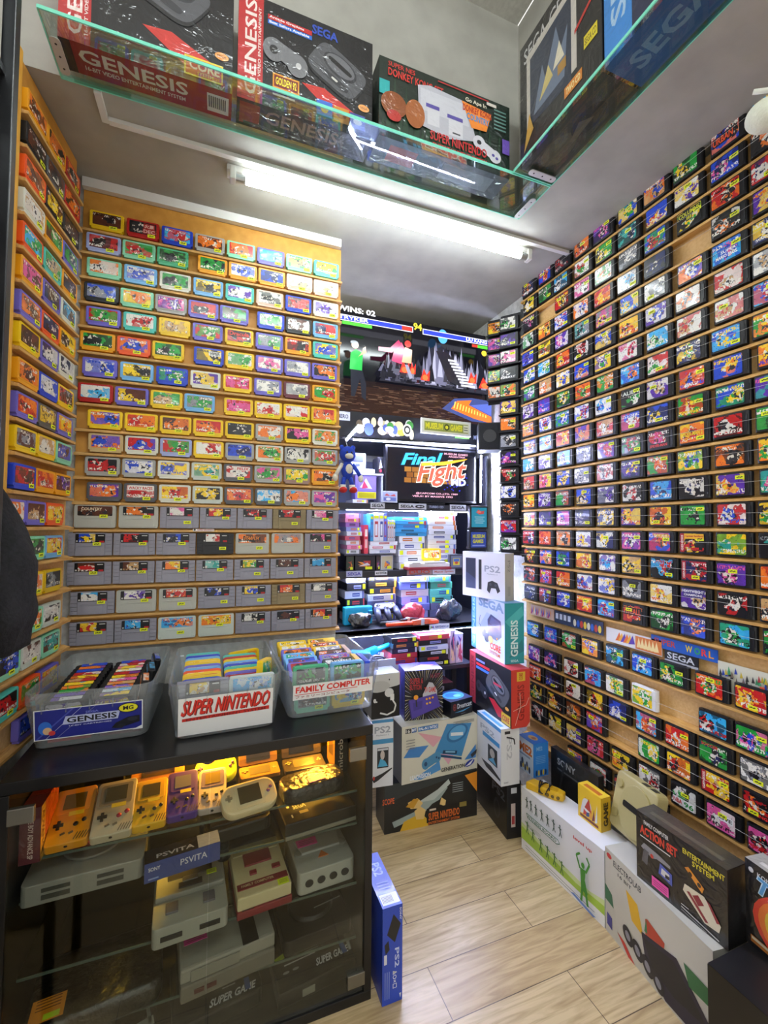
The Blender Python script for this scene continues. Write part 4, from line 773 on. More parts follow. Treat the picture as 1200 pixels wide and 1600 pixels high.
edge_sign(586, 605, 889, .022, 'MULTISYSTEM', 'small white strip with tiny black letters on the lower shelf edge', fy, '#d9dbe0', z=zB-.012)
edge_sign(636, 675, 889, .034, 'DUO', 'strip with orange lettering at the middle of the lower shelf edge', fy-.002, '#a88f8a', '#c8502a', z=zB-.012, extra=[('r', .1, .1, .9, .2, '#6a4a40')])
edge_sign(676, 711, 888, .034, '', 'white strip with red Master System lettering on the lower shelf edge', fy-.002, '#dfe0e6', z=zB-.012, extra=[('t', 'SEGA', .35, .68, .65, .85, '#22242c'), ('t', 'Master System', .08, .2, .92, .6, '#c8705a')])
# lower middle shelf (stands on Zs[3])
stack(540, 571, 940, 6, ['#c8cbe0', BK, '#1c1d26', '#c8cbe0', '#23242e', W_], 'leftmost stack on lower alcove shelf', zC+.0005, ytop=899, Y=AY+.03)
stack(575, 620, 940, 7, ['#c8cbe0', BK, '#6f74a8', '#c8cbe0', '#23242e', BK, '#1c1d26'], 'second stack from left on lower alcove shelf', zC+.0005, ytop=898, Y=AY+.03)
stack(626, 670, 940, 6, ['#8f9ae0', '#6a7ad8', '#8f9ae0', '#c8cbe0', '#6a7ad8', '#8f9ae0'], 'lavender stack of the lower alcove shelf', zC+.0005, ytop=899, Y=AY+.03)
stack(672, 706, 938, 6, ['#6f74a8', '#6f74a8', '#4fa8a0', '#4fa8a0', '#3f8f7a', '#3f8f7a'], 'green stack of the lower alcove shelf', zC+.0005, ytop=899, Y=AY+.03)
# white console with red base and yellow cartridge
a, b_ = at(636, 882, Y=AY-.03), at(702, 878, Y=AY-.03); cx_ = (a.x+b_.x)/2
t = thing('game_console', 'white retro console with dark red base on the lower alcove shelf', 'console', (cx_, AY-.006, zB+.0005)); wd = b_.x-a.x
part('base', MB().box((0, 0, .008), (wd, .10, .015)), P('#8c2030', .4), t, .003); part('deck', MB().box((0, .005, .026), (wd*.96, .088, .022)), P('#e3e3e6', .4), t, .004); part('ribbed_panel', MB().box((wd*.12, -.02, .039), (wd*.5, .05, .008)).box((-wd*.33, -.03, .039), (wd*.2, .04, .006)), P('#c9c9c4', .4), t, .001)
a = at(673, 866, Y=AY+.01); cart('fam', 'y', 'wyo', (a.x, AY+.004, zB+.045), R(-6), 'bright yellow cartridge standing in the white retro console', 'loose cartridges in the alcove', False)
# framed handheld picture and two small cyan screens
def small_screen(label, x0, y0, x1, y1, Y, items, body, zb=None, nmx='display_stand'):
    a, b_ = at(x0, y1, Y=Y), at(x1, y0, Y=Y); w_, h_ = b_.x-a.x, b_.z-a.z
    t = thing(nmx, label, 'display', ((a.x+b_.x)/2, Y+.015, a.z if zb is None else zb)); part('frame', MB().box((0, 0, h_/2), (w_, .024, h_)), P(body, .35), t, .003)
    part('foot', MB().box((0, .035, .004), (w_*.5, .06, .008)), P(body, .4), t)
    Art().face((-w_/2+.008, -.0122, .008), (w_-.016, 0, 0), (0, 0, h_-.016), (0, -1, 0), items).make('picture', t); return t
small_screen('grey framed handheld picture beside the white retro console', 703, 853, 724, 876, AY-.03, [('r', 0, 0, 1, 1, '#6f7790'), ('r', .2, .2, .8, .8, '#d8c23a'), ('r', .25, .5, .75, .75, '#4a78c8'), ('e', .5, .4, .15, .12, '#c8502a')], '#3a3c4a', zB+.0005)
blue1 = [('r', 0, 0, 1, 1, '#2aa3c8'), ('p', [(.3, .75), (.45, .9), (.6, .8), (.85, .85), (.8, .68), (.5, .65)], '#e05a5a'), ('e', .5, .78, .14, .06, '#f08a7a')] + [('r', .2+.05*(k % 2), .5-.1*k, .85-.08*(k % 2), .53-.1*k, '#bfe6f0') for k in range(4)]
blue2 = [('r', 0, 0, 1, 1, '#2f4fb0'), ('t', 'MUSEUM', .12, .6, .9, .85, '#d8d83a', {'b': .04}), ('t', 'GAMES', .12, .28, .82, .52, '#d8d83a', {'b': .04}), ('r', .1, .08, .9, .16, '#8fa0e0')]

# ---- wall-hung strips of cartridges at the right of the alcove
def hang_strip(label, rows, px, ytop, pitch, X, turn, arts, group, xs, which):
    top, bot = at(px, ytop, X=X), at(px, ytop+pitch*rows, X=X)
    yy = top.y
    t = thing('hanging_rack', label, 'display rack', (X+.02, yy, bot.z-.02), turn); h_ = top.z-bot.z+.03
    part('backing_strip', MB().box((0, .010, h_/2), (.112, .006, h_)), P('#17181b', .5), t); part('side_rail', MB().box((.062, .004, h_/2), (.016, .03, h_+.01)), P('#2a2c2e', .45, 0, 0, .3, 120), t, .003)
    for k in range(rows):
        z = top.z-(k+1)*(top.z-bot.z)/rows+.004
        part('pocket', MB().box((0, -.011, z-.003), (.118, .030, .005)), BLACKM, t).location.z = -t.location.z
        p = Vector((X+.02, yy)) + Vector((math.sin(turn), -math.cos(turn)))*.0115
        cart('gen', 'k', arts[k], (p.x-.004*math.cos(turn), p.y-.004*math.sin(turn), z+.0005), turn, f'black cartridge with {artname(arts[k])} label, {ORD[k+1]} down on {which}', group, rng.random() < .6, False, (.02, rng.choice((.05, .016))))
hang_strip('longer black hanging strip of cartridges beside the right rack', 14, 793, 492, 26.4, 1.425, R(-52), 'wkg pke wmk dkw ogk pyk oks ekd kpm krg wbk kdo rpe wkg oyk'.split(), 'cartridges on the hanging strips', 0, 'longer hanging strip in alcove')
hang_strip('shorter black hanging strip of cartridges next to the television', 5, 773, 500, 25, 1.44, R(-48), 'yok mpk pmk gyk owk dyk blw'.split(), 'cartridges on the hanging strips', 0, 'shorter hanging strip in alcove')

# ---- things resting on the deep lower alcove shelf (board top zC)
def on(px, py, z=None): return at(px, py, Z=zC if z is None else z)
def bundle(name, label, cat, c, r, mat, seed, extra=None):
    g = random.Random(seed); mb = MB()
    bmesh.ops.create_icosphere(mb.b, subdivisions=4, radius=1)
    ph = [(Vector((g.uniform(-1, 1), g.uniform(-1, 1), g.uniform(-1, 1))).normalized(), g.uniform(4, 11), g.random()*6) for _ in range(9)]
    for v in mb.b.verts:
        d = v.co.normalized(); k = 1+.055*sum(math.sin(f*d.dot(a)+p) for a, f, p in ph)/1.3
        v.co = Vector((d.x*r[0]*k, d.y*r[1]*k, max(-r[2]*.75, d.z*r[2]*k)))
    o = part(name, mb, mat, None, 0, True); o.location = (c[0], c[1], c[2]+r[2]*.75); return tag(o, label, cat)
FILM_BLK = P('#15161c', .2, 0, 1, .9, 40); FILM_RED = P('#d2405a', .25, 0, 1, .9, 40)
def fr(px, Y): return Vector((at(px, 960, Y=Y).x, Y, zC))
p = fr(563, 2.085); bundle('cable_bag', 'black cables in crinkled clear film at the left end of the lower alcove shelf', 'bag', (p.x, p.y, zC), (.055, .036, .042), FILM_BLK, 1)
p = fr(645, 2.135); bundle('controller_bag', 'red controllers wrapped in film behind the orange toy gun', 'bag', (p.x, p.y, zC), (.070, .030, .052), FILM_RED, 2)
p = fr(700, 2.105); bundle('cable_bag', 'dark cables in film at the right end of the lower alcove shelf', 'bag', (p.x, p.y, zC), (.068, .050, .062), P('#2a2c40', .2, 0, 1, .9, 40), 3)
def controller(label, c, rz, col, s=1.0, rx=0):
    t = thing('game_controller', label, 'controller', c, rz); t.rotation_euler.x = rx
    b = MB(); b.prism(rrect(.13*s, .055*s, .025*s, 5, 0, .01), .012, .034); 
    part('controller_body', b, P(col, .4), t, .006, True)
    for x in (-.052, 0, .052): part('grip', MB().tube([(x*s, 0, .022), (x*1.15*s, -.045*s, .018), (x*1.25*s, -.085*s, .010)], [.021*s, .018*s, .011*s], 12), P(col, .4), t, 0, True)
    part('thumbstick', MB().tube([(0, -.012, .03), (0, -.012, .046)], [.007, .005], 10).ball((0, -.012, .047), (.008, .008, .003)), P('#8f929c', .4), t, 0, True)
    part('directional_pad', MB().box((-.042*s, .012, .036), (.022, .007, .005)).box((-.042*s, .012, .036), (.007, .022, .005)), BLACKM, t, .001)
    bt = MB()
    for x, y in ((.034, .016), (.048, .004), (.036, -.004), (.052, .022)): bt.ball((x*s, y, .036), (.0045, .0045, .003), 0, 8)
    part('button', bt, P('#d8c83a', .4), t); return t
p = fr(602, 2.145); controller('dark blue three-pronged controller on the lower alcove shelf', (p.x, p.y+.012, zC+.052), R(4), '#2f3450', .95, R(32))
p = fr(560, 2.15); t = thing('toy_controller', 'cyan toy controller standing behind the black cable bag', 'controller', (p.x-.005, p.y, zC+.0005), R(2)); part('body', MB().box((0, 0, .045), (.15, .04, .09)), P('#20a8d8', .35), t, .008); part('trigger', MB().box((.06, -.026, .06), (.02, .02, .02)), P('#1878a8', .4), t, .004)
def toygun(label, p0, p1, z, col, tipcol, bandcol, r=.012, gripdir=-1):
    p0, p1 = Vector((p0.x, p0.y, z)), Vector((p1.x, p1.y, z)); d = (p1-p0); L = d.length; a = math.atan2(d.y, d.x)
    t = thing('light_gun', label, 'toy gun', p0, a)
    part('barrel', MB().tube([(0, 0, r), (L*.58, 0, r)], [r*.85, r], 14), P(tipcol, .35), t, 0, True)
    part('receiver', MB().prism([(L*.50, 0), (L, .003), (L, r*2.1), (L*.78, r*2.7), (L*.50, r*2.2)], -r*.95, r*.95, 'Y'), P(bandcol, .35), t, .003)
    part('grip', MB().prism([(L*.74, gripdir*-.01), (L*.96, gripdir*-.01), (L*1.02, gripdir*.085), (L*.86, gripdir*.09)], .002, r*1.9), P(col, .4), t, .004)
    part('trigger_guard', MB().tube([(L*.74, gripdir*.005, r), (L*.66, gripdir*.03, r), (L*.72, gripdir*.045, r), (L*.84, gripdir*.035, r)], .003, 8), P(col, .4), t, 0, True)
    part('band', MB().box((L*.70, 0, r*1.35), (L*.07, r*2.1, r*2.9)), P('#b9bcc4', .4), t, .001); return t
toygun('orange and white toy light gun along the front of the lower alcove shelf', fr(604, 2.032), fr(682, 2.036), zC+.0008, '#e8562a', '#ee4a1c', '#e06a4a', .011, -.2)
toygun('black toy light gun behind the orange one', fr(594, 2.060), fr(655, 2.066), zC+.0008, '#191a20', '#15161b', '#22242c', .012, .2)
edge_sign(671, 702, 972, .028, '', 'white strip with blue lettering on the front edge of the deep shelf', 2.0195, '#d5dae8', z=zC-.014, extra=[('t', 'NINTENDO 64', .28, .3, .95, .7, '#2a4a9a', {'b': .03}), ('p', [(.03, .2), (.08, .85), (.13, .5)], '#3fae4a'), ('p', [(.13, .5), (.18, .85), (.23, .2)], '#2a4fb8'), ('p', [(.10, .4), (.13, .6), (.18, .3)], '#c83a3a')])

# ---- lower floor pile in the alcove: plinth of cartons and stacks under the deep shelf
t = thing('low_table', 'low dark table under the deep alcove shelf carrying game boxes', 'table', (.96, 2.10, 0)); part('table_top', MB().box((0, 0, .62), (.60, .20, .02)), P('#2a2c3c', .4), t, .002)
for sx in (-1, 1):
    for sy in (-1, 1): part('leg', MB().box((sx*.28, sy*.08, .305), (.03, .03, .608)), BLACKM, t, .002)
LT = .6305
stack(655, 702, 1045, 6, [BK, '#1c1d26', BK, '#c8cbe0', BK, '#c03a4a', BK, '#23242e'], 'tall stack of black boxes behind the joystick box', LT, h=.0262, Y=2.02, D=.13, cat='boxed game')
stack(612, 653, 1045, 6, ['#c8cbe0', '#c03a4a', '#c03a4a', BK, '#23242e', BK, '#1c1d26', BK], 'dark stack left of the tall black boxes', LT, h=.0255, Y=2.025, D=.13, cat='boxed game')
for k, (x0, x1, c, hh) in enumerate(((704, 712, '#d2b8d8', .17), (713, 724, '#c8c0e6', .15))):
    a, b_ = at(x0, 1062, Y=2.02), at(x1, 1062, Y=2.02); g = random.Random(k+20)
    game_case(('narrow pale manga-print card standing right of the black boxes', 'wider lavender manga-print card standing beside the stacked red console boxes')[k], ((a.x+b_.x)/2, 2.07, LT), (b_.x-a.x, .09, hh), c,
              [('p', [(g.random(), g.random()) for _ in range(3)], g.choice(('#5a4fb0', '#d05a8a', '#e6c8b0', '#f0f0ff', '#3a3a6a'))) for _ in range(14)], 'upright cards behind the console stack')
a = at(600, 1035, Y=2.06); t = thing('plastic_tray', 'white plastic tray holding a coiled cable under the blue toy gun', 'tray', (a.x-.02, 2.08, LT+.0005)); b = MB(); b.box((0, 0, .004), (.13, .12, .008)); 
for sx, sy, wx, wy in ((-1, 0, .006, .12), (1, 0, .006, .12), (0, -1, .13, .006), (0, 1, .13, .006)): b.box((sx*.063, sy*.058, .030), (wx, wy, .056))
part('tray_body', b, P('#c9cfee', .35), t); part('coiled_cable', MB().tube([(.04*math.cos(k*.5)*(1-.004*k), .035*math.sin(k*.5), .014+.0008*k) for k in range(50)], .0035, 6), P('#1a1b24', .5), t, 0, True)
q0, q1 = at(584, 997, Y=1.92), at(646, 1003, Y=1.92)
t = thing('light_gun', 'bright blue toy gun lying over the white tray', 'toy gun', (q0.x-.02, 2.05, LT+.068), R(12))
part('barrel', MB().tube([(.06, 0, .02), (.19, 0, .048)], [.014, .011], 14), P('#18a0dc', .35), t, 0, True)
part('grip', MB().prism(rrect(.034, .10, .014, 4), .004, .034), P('#18a0dc', .35), t, .005).rotation_euler = (0, R(-10), R(40))
part('body', MB().box((.055, 0, .022), (.075, .03, .035), 0, 0, R(-12)), P('#1c8fd0', .35), t, .006); part('trigger', MB().tube([(.07, -.004, .012), (.10, -.012, .006), (.11, -.002, .02)], .003, 8), P('#1878b0', .4), t)

# ================================================================ cartons stacked on the floor
carton('console_box', 'long black carton on the floor showing a player aiming a grey light bazooka', (.700, 1.822), (1.150, 1.797), 0, .13, .209, '#17181c',
       {'front': [('r', 0, 0, 1, 1, '#1c1d1e'), ('p', [(.0, .6), (.25, .75), (.9, .98), (1, 1), (0, 1)], '#2b3438'), ('p', [(.10, .10), (.08, .22), (.34, .36), (.36, .50), (.56, .66), (.62, .80), (.67, .72), (.58, .50), (.50, .44), (.40, .26)], '#9aa8a4'), ('p', [(.34, .52), (.56, .72), (.68, .90), (.70, .80), (.52, .52)], '#b9c4be'),
        ('p', [(.16, 0), (.20, .18), (.38, .30), (.44, .16), (.46, 0)], '#d8ac2a'), ('p', [(.27, .42), (.24, .56), (.34, .62), (.40, .50), (.36, .40)], '#e2c07a'), ('p', [(.33, .18), (.31, .36), (.37, .44), (.43, .34), (.41, .16)], '#e2c07a'), ('p', [(.22, .48), (.30, .62), (.36, .60), (.30, .42)], '#c8942a'), ('p', [(.58, .40), (.60, .54), (.65, .46), (.64, .34)], '#e2c07a'),
        ('t', 'SCOPE', -.02, .60, .10, .72, '#e0602a', {'b': .02}), ('r', .44, .06, .99, .36, '#141416'), ('t', 'SUPER NINTENDO', .46, .10, .80, .26, '#e0702a', {'b': .02}), ('t', 'ENTERTAINMENT SYSTEM', .46, .02, .80, .075, '#e0702a'), ('r', .47, .30, .54, .34, '#d9c9b8'), ('p', [(.86, .92), (1, .96), (1, .52)], '#e0902a'), ('r', .80, .26, .88, .36, '#8a7a3a')] + [('r', .72, .60+.045*k, .84, .615+.045*k, '#9fa8a8') for k in range(5)],
        'right': [('r', 0, 0, 1, 1, '#15151a')]})
carton('console_box', 'cream worn carton with a blue console print standing on the black bazooka carton', (.770, 1.797), (1.158, 1.806), .210, .12, .247, '#c9c6b2',
       {'front': [('r', 0, 0, 1, 1, '#d3d0bd'), ('p', [(.02, .46), (.10, .62), (.34, .60), (.22, .42)], '#3f7fc0'), ('p', [(.20, .86), (.52, .70), (.40, .55)], '#d9a0a8'), ('p', [(.14, .05), (.48, .28), (.50, .12), (.24, .02)], '#4a90cc'), ('p', [(.50, .40), (.70, .40), (.60, .18)], '#d9a0b0'), ('p', [(.82, .2), (.98, .45), (.98, .2)], '#3f7fc0'),
        ('p', [(.42, .44), (.58, .92), (.92, .86), (.78, .28)], '#3f86b8'), ('p', [(.44, .42), (.78, .26), (.78, .22), (.44, .37)], '#1f4a70'), ('e', .72, .72, .15, .15, '#2f6a98', .3), ('e', .72, .73, .12, .12, '#5aa0cc', .3), ('p', [(.63, .75), (.80, .72), (.80, .66), (.63, .69)], '#e0e4e2'), ('p', [(.53, .46), (.72, .40), (.71, .34), (.52, .40)], '#1c3c58'), ('p', [(.56, .44), (.69, .40), (.69, .37), (.56, .41)], '#7fb4d2'),
        ('e', .30, .28, .05, .10, '#4a8ab4'), ('e', .45, .36, .05, .10, '#4a8ab4'), ('p', [(.28, .36), (.44, .46), (.48, .30), (.32, .20)], '#4a8ab4'), ('e', .30, .28, .02, .04, '#1f4a70'), ('e', .44, .36, .012, .02, '#1f4a70'), ('e', .47, .34, .012, .02, '#1f4a70'),
        ('r', .04, .88, .11, .96, '#26282c'), ('t', '16', .045, .89, .10, .95, '#e0e0d8', {'b': .03}), ('r', .12, .88, .18, .96, '#2a5a9a'), ('t', 'BIT', .125, .90, .175, .945, '#ffffff', {'b': .03}), ('r', .20, .88, .46, .96, '#2f6fb0'), ('t', 'PAL-N / NTSC', .21, .895, .45, .945, '#f0f4f4', {'b': .03}),
        ('t', 'GENERATION', .50, .075, .82, .145, '#2a2a2c', {'b': .02}), ('t', 'LEADVISION', .10, .05, .36, .13, '#e9eef2', {'b': .03}), ('e', .89, .13, .07, .05, '#2f3f9a', .4), ('p', [(.83, .08), (.95, .20), (.90, .10)], '#e6e6ea'), ('p', [(.90, .28), (.99, .36), (.98, .28), (.92, .22)], '#2a2c34')] + [('r', .05, .60+.05*k, .16, .612+.05*k, '#7a7a78') for k in range(4)] + [('r', .66+.03*(k % 2), .93-.02*k, .95, .938-.02*k, '#6a6a68') for k in range(3)],
        'right': [('r', 0, 0, 1, 1, '#b9b6a6')], 'left': [('r', 0, 0, 1, 1, '#8f9094')], 'top': [('r', 0, 0, 1, 1, '#bdbaa8')]})
JZ = .458
ray_ = []
for k in range(56):
    a_ = 6.28319*k/56+.05*math.sin(k*7); c0, s0 = math.cos(a_), math.sin(a_); r0 = .30+.1*((k*13) % 7)/7
    ray_.append(('p', [(.5+c0*r0, .45+s0*r0), (.5+c0*.72-s0*.008, .45+s0*.72+c0*.008), (.5+c0*.72+s0*.008, .45+s0*.72-c0*.008)], ('#d9d9c8', '#c8b88a', '#8f94b8')[k % 3]))
ray_ = [it for it in ray_ if all(0 <= q[0] <= 1 and 0 <= q[1] <= 1 for q in it[1])] + [('p', [(max(0, min(1, q[0])), max(0, min(1, q[1]))) for q in it[1]], it[2]) for it in ray_ if not all(0 <= q[0] <= 1 and 0 <= q[1] <= 1 for q in it[1])]
carton('console_box', 'dark starburst carton with a purple arcade joystick print on the cream carton', (.806, 1.85), (.985, 1.826), JZ, .11, .222, '#23234a',
       {'front': [('r', 0, 0, 1, 1, '#15151f')] + ray_ + [('p', [(.46, .52), (.62, .76), (.72, .74), (.84, .58), (.84, .44), (.46, .36)], '#b9bac2'), ('t', 'TV GAME', .50, .55, .80, .66, '#c83a2a', {'b': .03}), ('t', 'SUPER 6', .12, .74, .46, .86, '#b0303a', {'b': .03}), ('t', 'BUTTON', .12, .62, .42, .73, '#b0303a', {'b': .03}), ('t', '16 BIT', .66, .84, .92, .93, '#8a3048'),
        ('p', [(.10, .42), (.82, .52), (.93, .25), (.18, .04)], '#4f3f9e'), ('p', [(.10, .42), (.18, .04), (.16, .02), (.07, .38)], '#2f2468'), ('p', [(.2, .36), (.45, .40), (.44, .24), (.22, .2)], '#40338a'), ('l', [(.30, .28), (.28, .44)], .006, '#2a2a2a'), ('e', .28, .47, .06, .05, '#f0a02a')] + [('e', .56+.08*k, .42+.012*k, .028, .022, '#f0a02a') for k in range(3)] + [('e', .57+.08*k, .33+.012*k, .028, .022, '#e8b03a') for k in range(2)],
        'left': [('r', 0, 0, 1, 1, '#3a3a86'), ('p', [(.3, .1), (.8, .2), (.75, .6), (.4, .7)], '#22225a'), ('r', .1, .6, .3, .9, '#8a3a6a')], 'top': [('r', 0, 0, 1, 1, '#3f38a8'), ('p', [(.2, .3), (.55, .7), (.9, .6), (.6, .3)], '#d98ac8'), ('p', [(.3, .2), (.7, .5), (.8, .2)], '#6a5ae0')]})
carton('console_box', 'small black carton with blue swirl top and white Dreamcast lettering', (1.016, 1.803), (1.149, 1.832), JZ, .12, .072, '#0f1014',
       {'front': [('r', 0, 0, 1, 1, '#0f1014'), ('e', .17, .62, .075, .22, '#8a2a22'), ('e', .17, .62, .045, .13, '#0f1014'), ('e', .17, .62, .02, .07, '#b04a3a'), ('t', 'Dreamcast', .29, .48, .95, .80, '#d6dae0', {'b': .02}), ('p', [(.15, .28), (.55, .33), (.95, .42), (.55, .24)], '#4fa0d0'), ('r', .45, .1, .65, .14, '#6a6a70')],
        'top': [('r', 0, 0, 1, 1, '#1a2a5a'), ('e', .5, .5, .42, .36, '#3fa0e0'), ('e', .45, .55, .25, .2, '#2a70c0'), ('e', .6, .4, .15, .12, '#7fd0f0')], 'left': [('r', 0, 0, 1, 1, '#12141c')], 'right': [('r', 0, 0, 1, 1, '#12141c')]})
for k, (zz_, x0, y0, c) in enumerate(((JZ, 1.00, 1.99, '#c9b8c8'), (JZ+.05, .995, 1.985, '#1a1a20'))): pass
carton('console_box', 'white carton with large PS2 letters standing at the left of the cream carton', (.640, 1.822), (.735, 1.812), .210, .09, .285, '#dfe2e6',
       {'front': [('r', 0, 0, 1, 1, '#e2e5e8'), ('r', 0, .955, 1, 1, '#3f8ac0'), ('t', 'PS2', .12, .80, .88, .90, '#9aa0a8'), ('t', 'PlayStation 2', .2, .755, .8, .78, '#9aa0a8'), ('r', 0, .64, 1, .71, '#3f90c0'), ('r', .25, .28, .78, .58, '#23282e'), ('e', .5, .47, .10, .07, '#cfc4bc'), ('p', [(.28, .30), (.40, .42), (.62, .38), (.75, .30)], '#4fb0d8'), ('r', .27, .54, .76, .57, '#cfd4d8'), ('p', [(.0, .14), (.5, .20), (.95, .27), (.95, .25), (.3, .10), (.1, .07)], '#202228'), ('e', .1, .14, .05, .03, '#c03a2a')]})
carton('console_box', 'black and grey carton with a white remote and cord print behind the third tub', (.640, 1.83), (.772, 1.83), .4965, .10, .19, '#16171a',
       {'front': [('r', 0, 0, 1, 1, '#121315'), ('p', [(0, .62), (.9, .70), (1, .72), (1, 1), (0, 1)], '#c9cac4'), ('e', .25, .72, .4, .13, '#b9bab4'), ('e', .62, .56, .16, .10, '#d9dad6'), ('r', .66, .38, .80, .52, '#e6e6e2'), ('l', [(.73, .40), (.86, .26), (.80, .12), (.55, .06), (.30, .12)], .007, '#e6e6e2'), ('t', 'e.', .06, .36, .20, .46, '#e6e6e2', {'b': .04}), ('e', .62, .86, .02, .02, '#2a2a2a')]})
for k, (lab, col, dz) in enumerate((('flat pale game box under the black one, right of the joystick carton', '#c8b8c0', 0), ('flat black game box with figure art, right of the joystick carton', '#1a1a20', .045))):
    carton('boxed_game', lab, (1.005, 1.99), (1.135, 1.99), JZ+dz if False else JZ+dz+.0005*k, .12, .044, col, {'top': [('r', 0, 0, 1, 1, ('#d8c8b8', '#7a3a4a')[k]), ('p', [(.2, .2), (.4, .8), (.7, .5), (.6, .2)], '#d9b8a0'), ('p', [(.6, .5), (.9, .9), (.9, .4)], '#2a2a3a')], 'front': [('r', .1, .3, .6, .7, '#8a8a98')]}, cat='boxed game')
# right-hand pile, big faces turned to the aisle
carton('console_box', 'black upright carton at the bottom of the right pile, on the floor', (1.216, 1.897), (1.183, 1.615), 0, .068, .236, '#101114',
       {'front': [('r', 0, 0, 1, 1, '#101115'), ('p', [(.05, .2), (.45, .3), (.5, .9), (.05, .95)], '#1c1f26'), ('e', .70, .35, .10, .18, '#2c3038'), ('e', .70, .35, .07, .13, '#101115'), ('t', 'PS2', .55, .62, .95, .78, '#5a606c'), ('r', .6, .82, .9, .86, '#3a4048')], 'right': [('r', 0, 0, 1, 1, '#15161a'), ('r', .3, .2, .6, .62, '#c8b8b0'), ('r', .35, .25, .55, .4, '#a03a3a'), ('r', .3, .8, .7, .9, '#c9ccd0')], 'top': [('r', 0, 0, 1, 1, '#2a2c30')]})
carton('console_box', 'white slim carton with blue band in the right pile under the red box', (1.155, 1.800), (1.143, 1.599), .237, .090, .239, '#dfe2e6',
       {'front': [('r', 0, 0, 1, 1, '#e0e3e8'), ('r', 0, .93, 1, 1, '#4f9ad8'), ('t', 'PS2', .15, .74, .75, .84, '#a9b0ba'), ('r', .25, .64, .95, .72, '#3f90c8'), ('r', .48, .26, .86, .56, '#2a3138'), ('e', .66, .44, .1, .08, '#b8b0a8'), ('p', [(.5, .28), (.7, .38), (.84, .28)], '#5aa8d0'), ('p', [(.2, .18), (.6, .2), (.98, .12), (.98, .08), (.4, .10)], '#3a3d44')],
        'right': [('r', 0, 0, 1, 1, '#d5d8da'), ('t', 'PS2', .3, .45, .6, .85, '#b0b4ba', {'rot': -90}), ('r', .2, .90, .5, .95, '#2a2c30'), ('l', [(.3, .85), (.7, .8), (.75, .7)], .006, '#17181c'), ('t', 'SONY', .15, .04, .4, .07, '#6a6e76')], 'top': [('r', 0, 0, 1, 1, '#c8d4e2'), ('r', .1, .1, .9, .3, '#4f9ad8')]})
redf = [('r', 0, 0, 1, 1, '#17161c'), ('r', 0, 0, .16, 1, '#b83a48'), ('t', 'GENESIS', .04, .08, .12, .92, '#8a2a38', {'rot': 90, 'b': .02}), ('r', .18, .78, .52, .83, '#c2303a'), ('r', .18, .71, .52, .76, '#3f6fd0'), ('r', .18, .86, .4, .9, '#6f7ad8'), ('p', [(.5, .3), (.66, .32), (.98, .10), (.72, .06)], '#c8283a')] + sega_console(.70, .56, 1.5, 1.35) + pad(.33, .40, 1.5, 1.4, '#3a3a44') + [('r', .80, .02, .99, .20, '#d8b82a'), ('t', 'CORE', .82, .06, .97, .16, '#b0281c', {'b': .03}), ('e', .92, .30, .04, .03, '#e0a04a'), ('r', .62, .60, .80, .64, '#b83a4a')]
carton('console_box', 'worn red and black upright carton in the right pile below the teal box', (1.195, 1.929), (1.185, 1.584), .477, .094, .246, '#c4392f',
       {'front': redf, 'right': [('r', 0, 0, 1, 1, '#cc3f33'), ('t', 'GENESIS', .32, .12, .70, .74, '#8f2a24', {'rot': 90, 'b': .02}), ('r', .3, .80, .75, .96, '#d9b83a'), ('t', 'CORE', .42, .82, .62, .94, '#b0281c', {'rot': 90, 'b': .03}), ('l', [(.1, .3), (.8, .38), (.95, .5)], .002, '#e6c8b8'), ('l', [(.2, .05), (.5, .36), (.45, .6)], .002, '#e6c8b8'), ('p', [(.8, .0), (1, .0), (1, .08)], '#d9b8a8')], 'top': [('r', 0, 0, 1, 1, '#c23a48'), ('r', .1, .2, .6, .8, '#a82c3a')]})
carton('console_box', 'pale blue and teal upright carton with SEGA over a dark console in right pile', (1.242, 1.988), (1.208, 1.660), .724, .097, .270, '#4f9aa8',
       {'front': [('r', 0, 0, 1, 1, '#b6c6dc'), ('r', 0, 0, .16, 1, '#3f8ab8'), ('t', 'GENESIS', .04, .06, .12, .94, '#9fcfe6', {'rot': 90, 'b': .02}), ('t', 'SEGA', .24, .82, .98, .98, '#6f8fb0', {'b': .04}), ('p', [(.20, .2), (.3, .5), (.5, .75), (.8, .7), (.9, .4), (.7, .2)], '#9fb2d0'), ('p', [(.55, .35), (.52, .62), (.62, .74), (.90, .68), (.92, .42), (.78, .32)], '#2f4468'), ('p', [(.58, .58), (.86, .52), (.88, .64), (.64, .70)], '#4a628a'), ('e', .40, .38, .07, .09, '#2c3348'), ('e', .50, .30, .07, .08, '#2c3348'), ('l', [(.30, .65), (.26, .5), (.36, .42)], .004, '#2c3348'), ('e', .80, .36, .02, .02, '#e0a04a'),
        ('t', 'CORE', .60, .14, .90, .26, '#d8502a', {'b': .04}), ('t', 'SYSTEM', .58, .06, .88, .12, '#c86a3a'), ('e', .62, .3, .07, .06, '#e0a858')],
        'right': [('r', 0, 0, 1, 1, '#2f9aa0'), ('p', [(0, .7), (.9, .95), (1, .8), (.3, .6)], '#4fb8b8'), ('p', [(.2, .1), (.9, .4), (1, .2)], '#2a8088'), ('t', 'GENESIS', .30, .12, .68, .72, '#d8f0ee', {'rot': 90, 'b': .025}), ('t', 'SEGA', .3, .03, .7, .07, '#d8f0ee', {'b': .02})], 'top': [('r', 0, 0, 1, 1, '#5a8ab0')]})
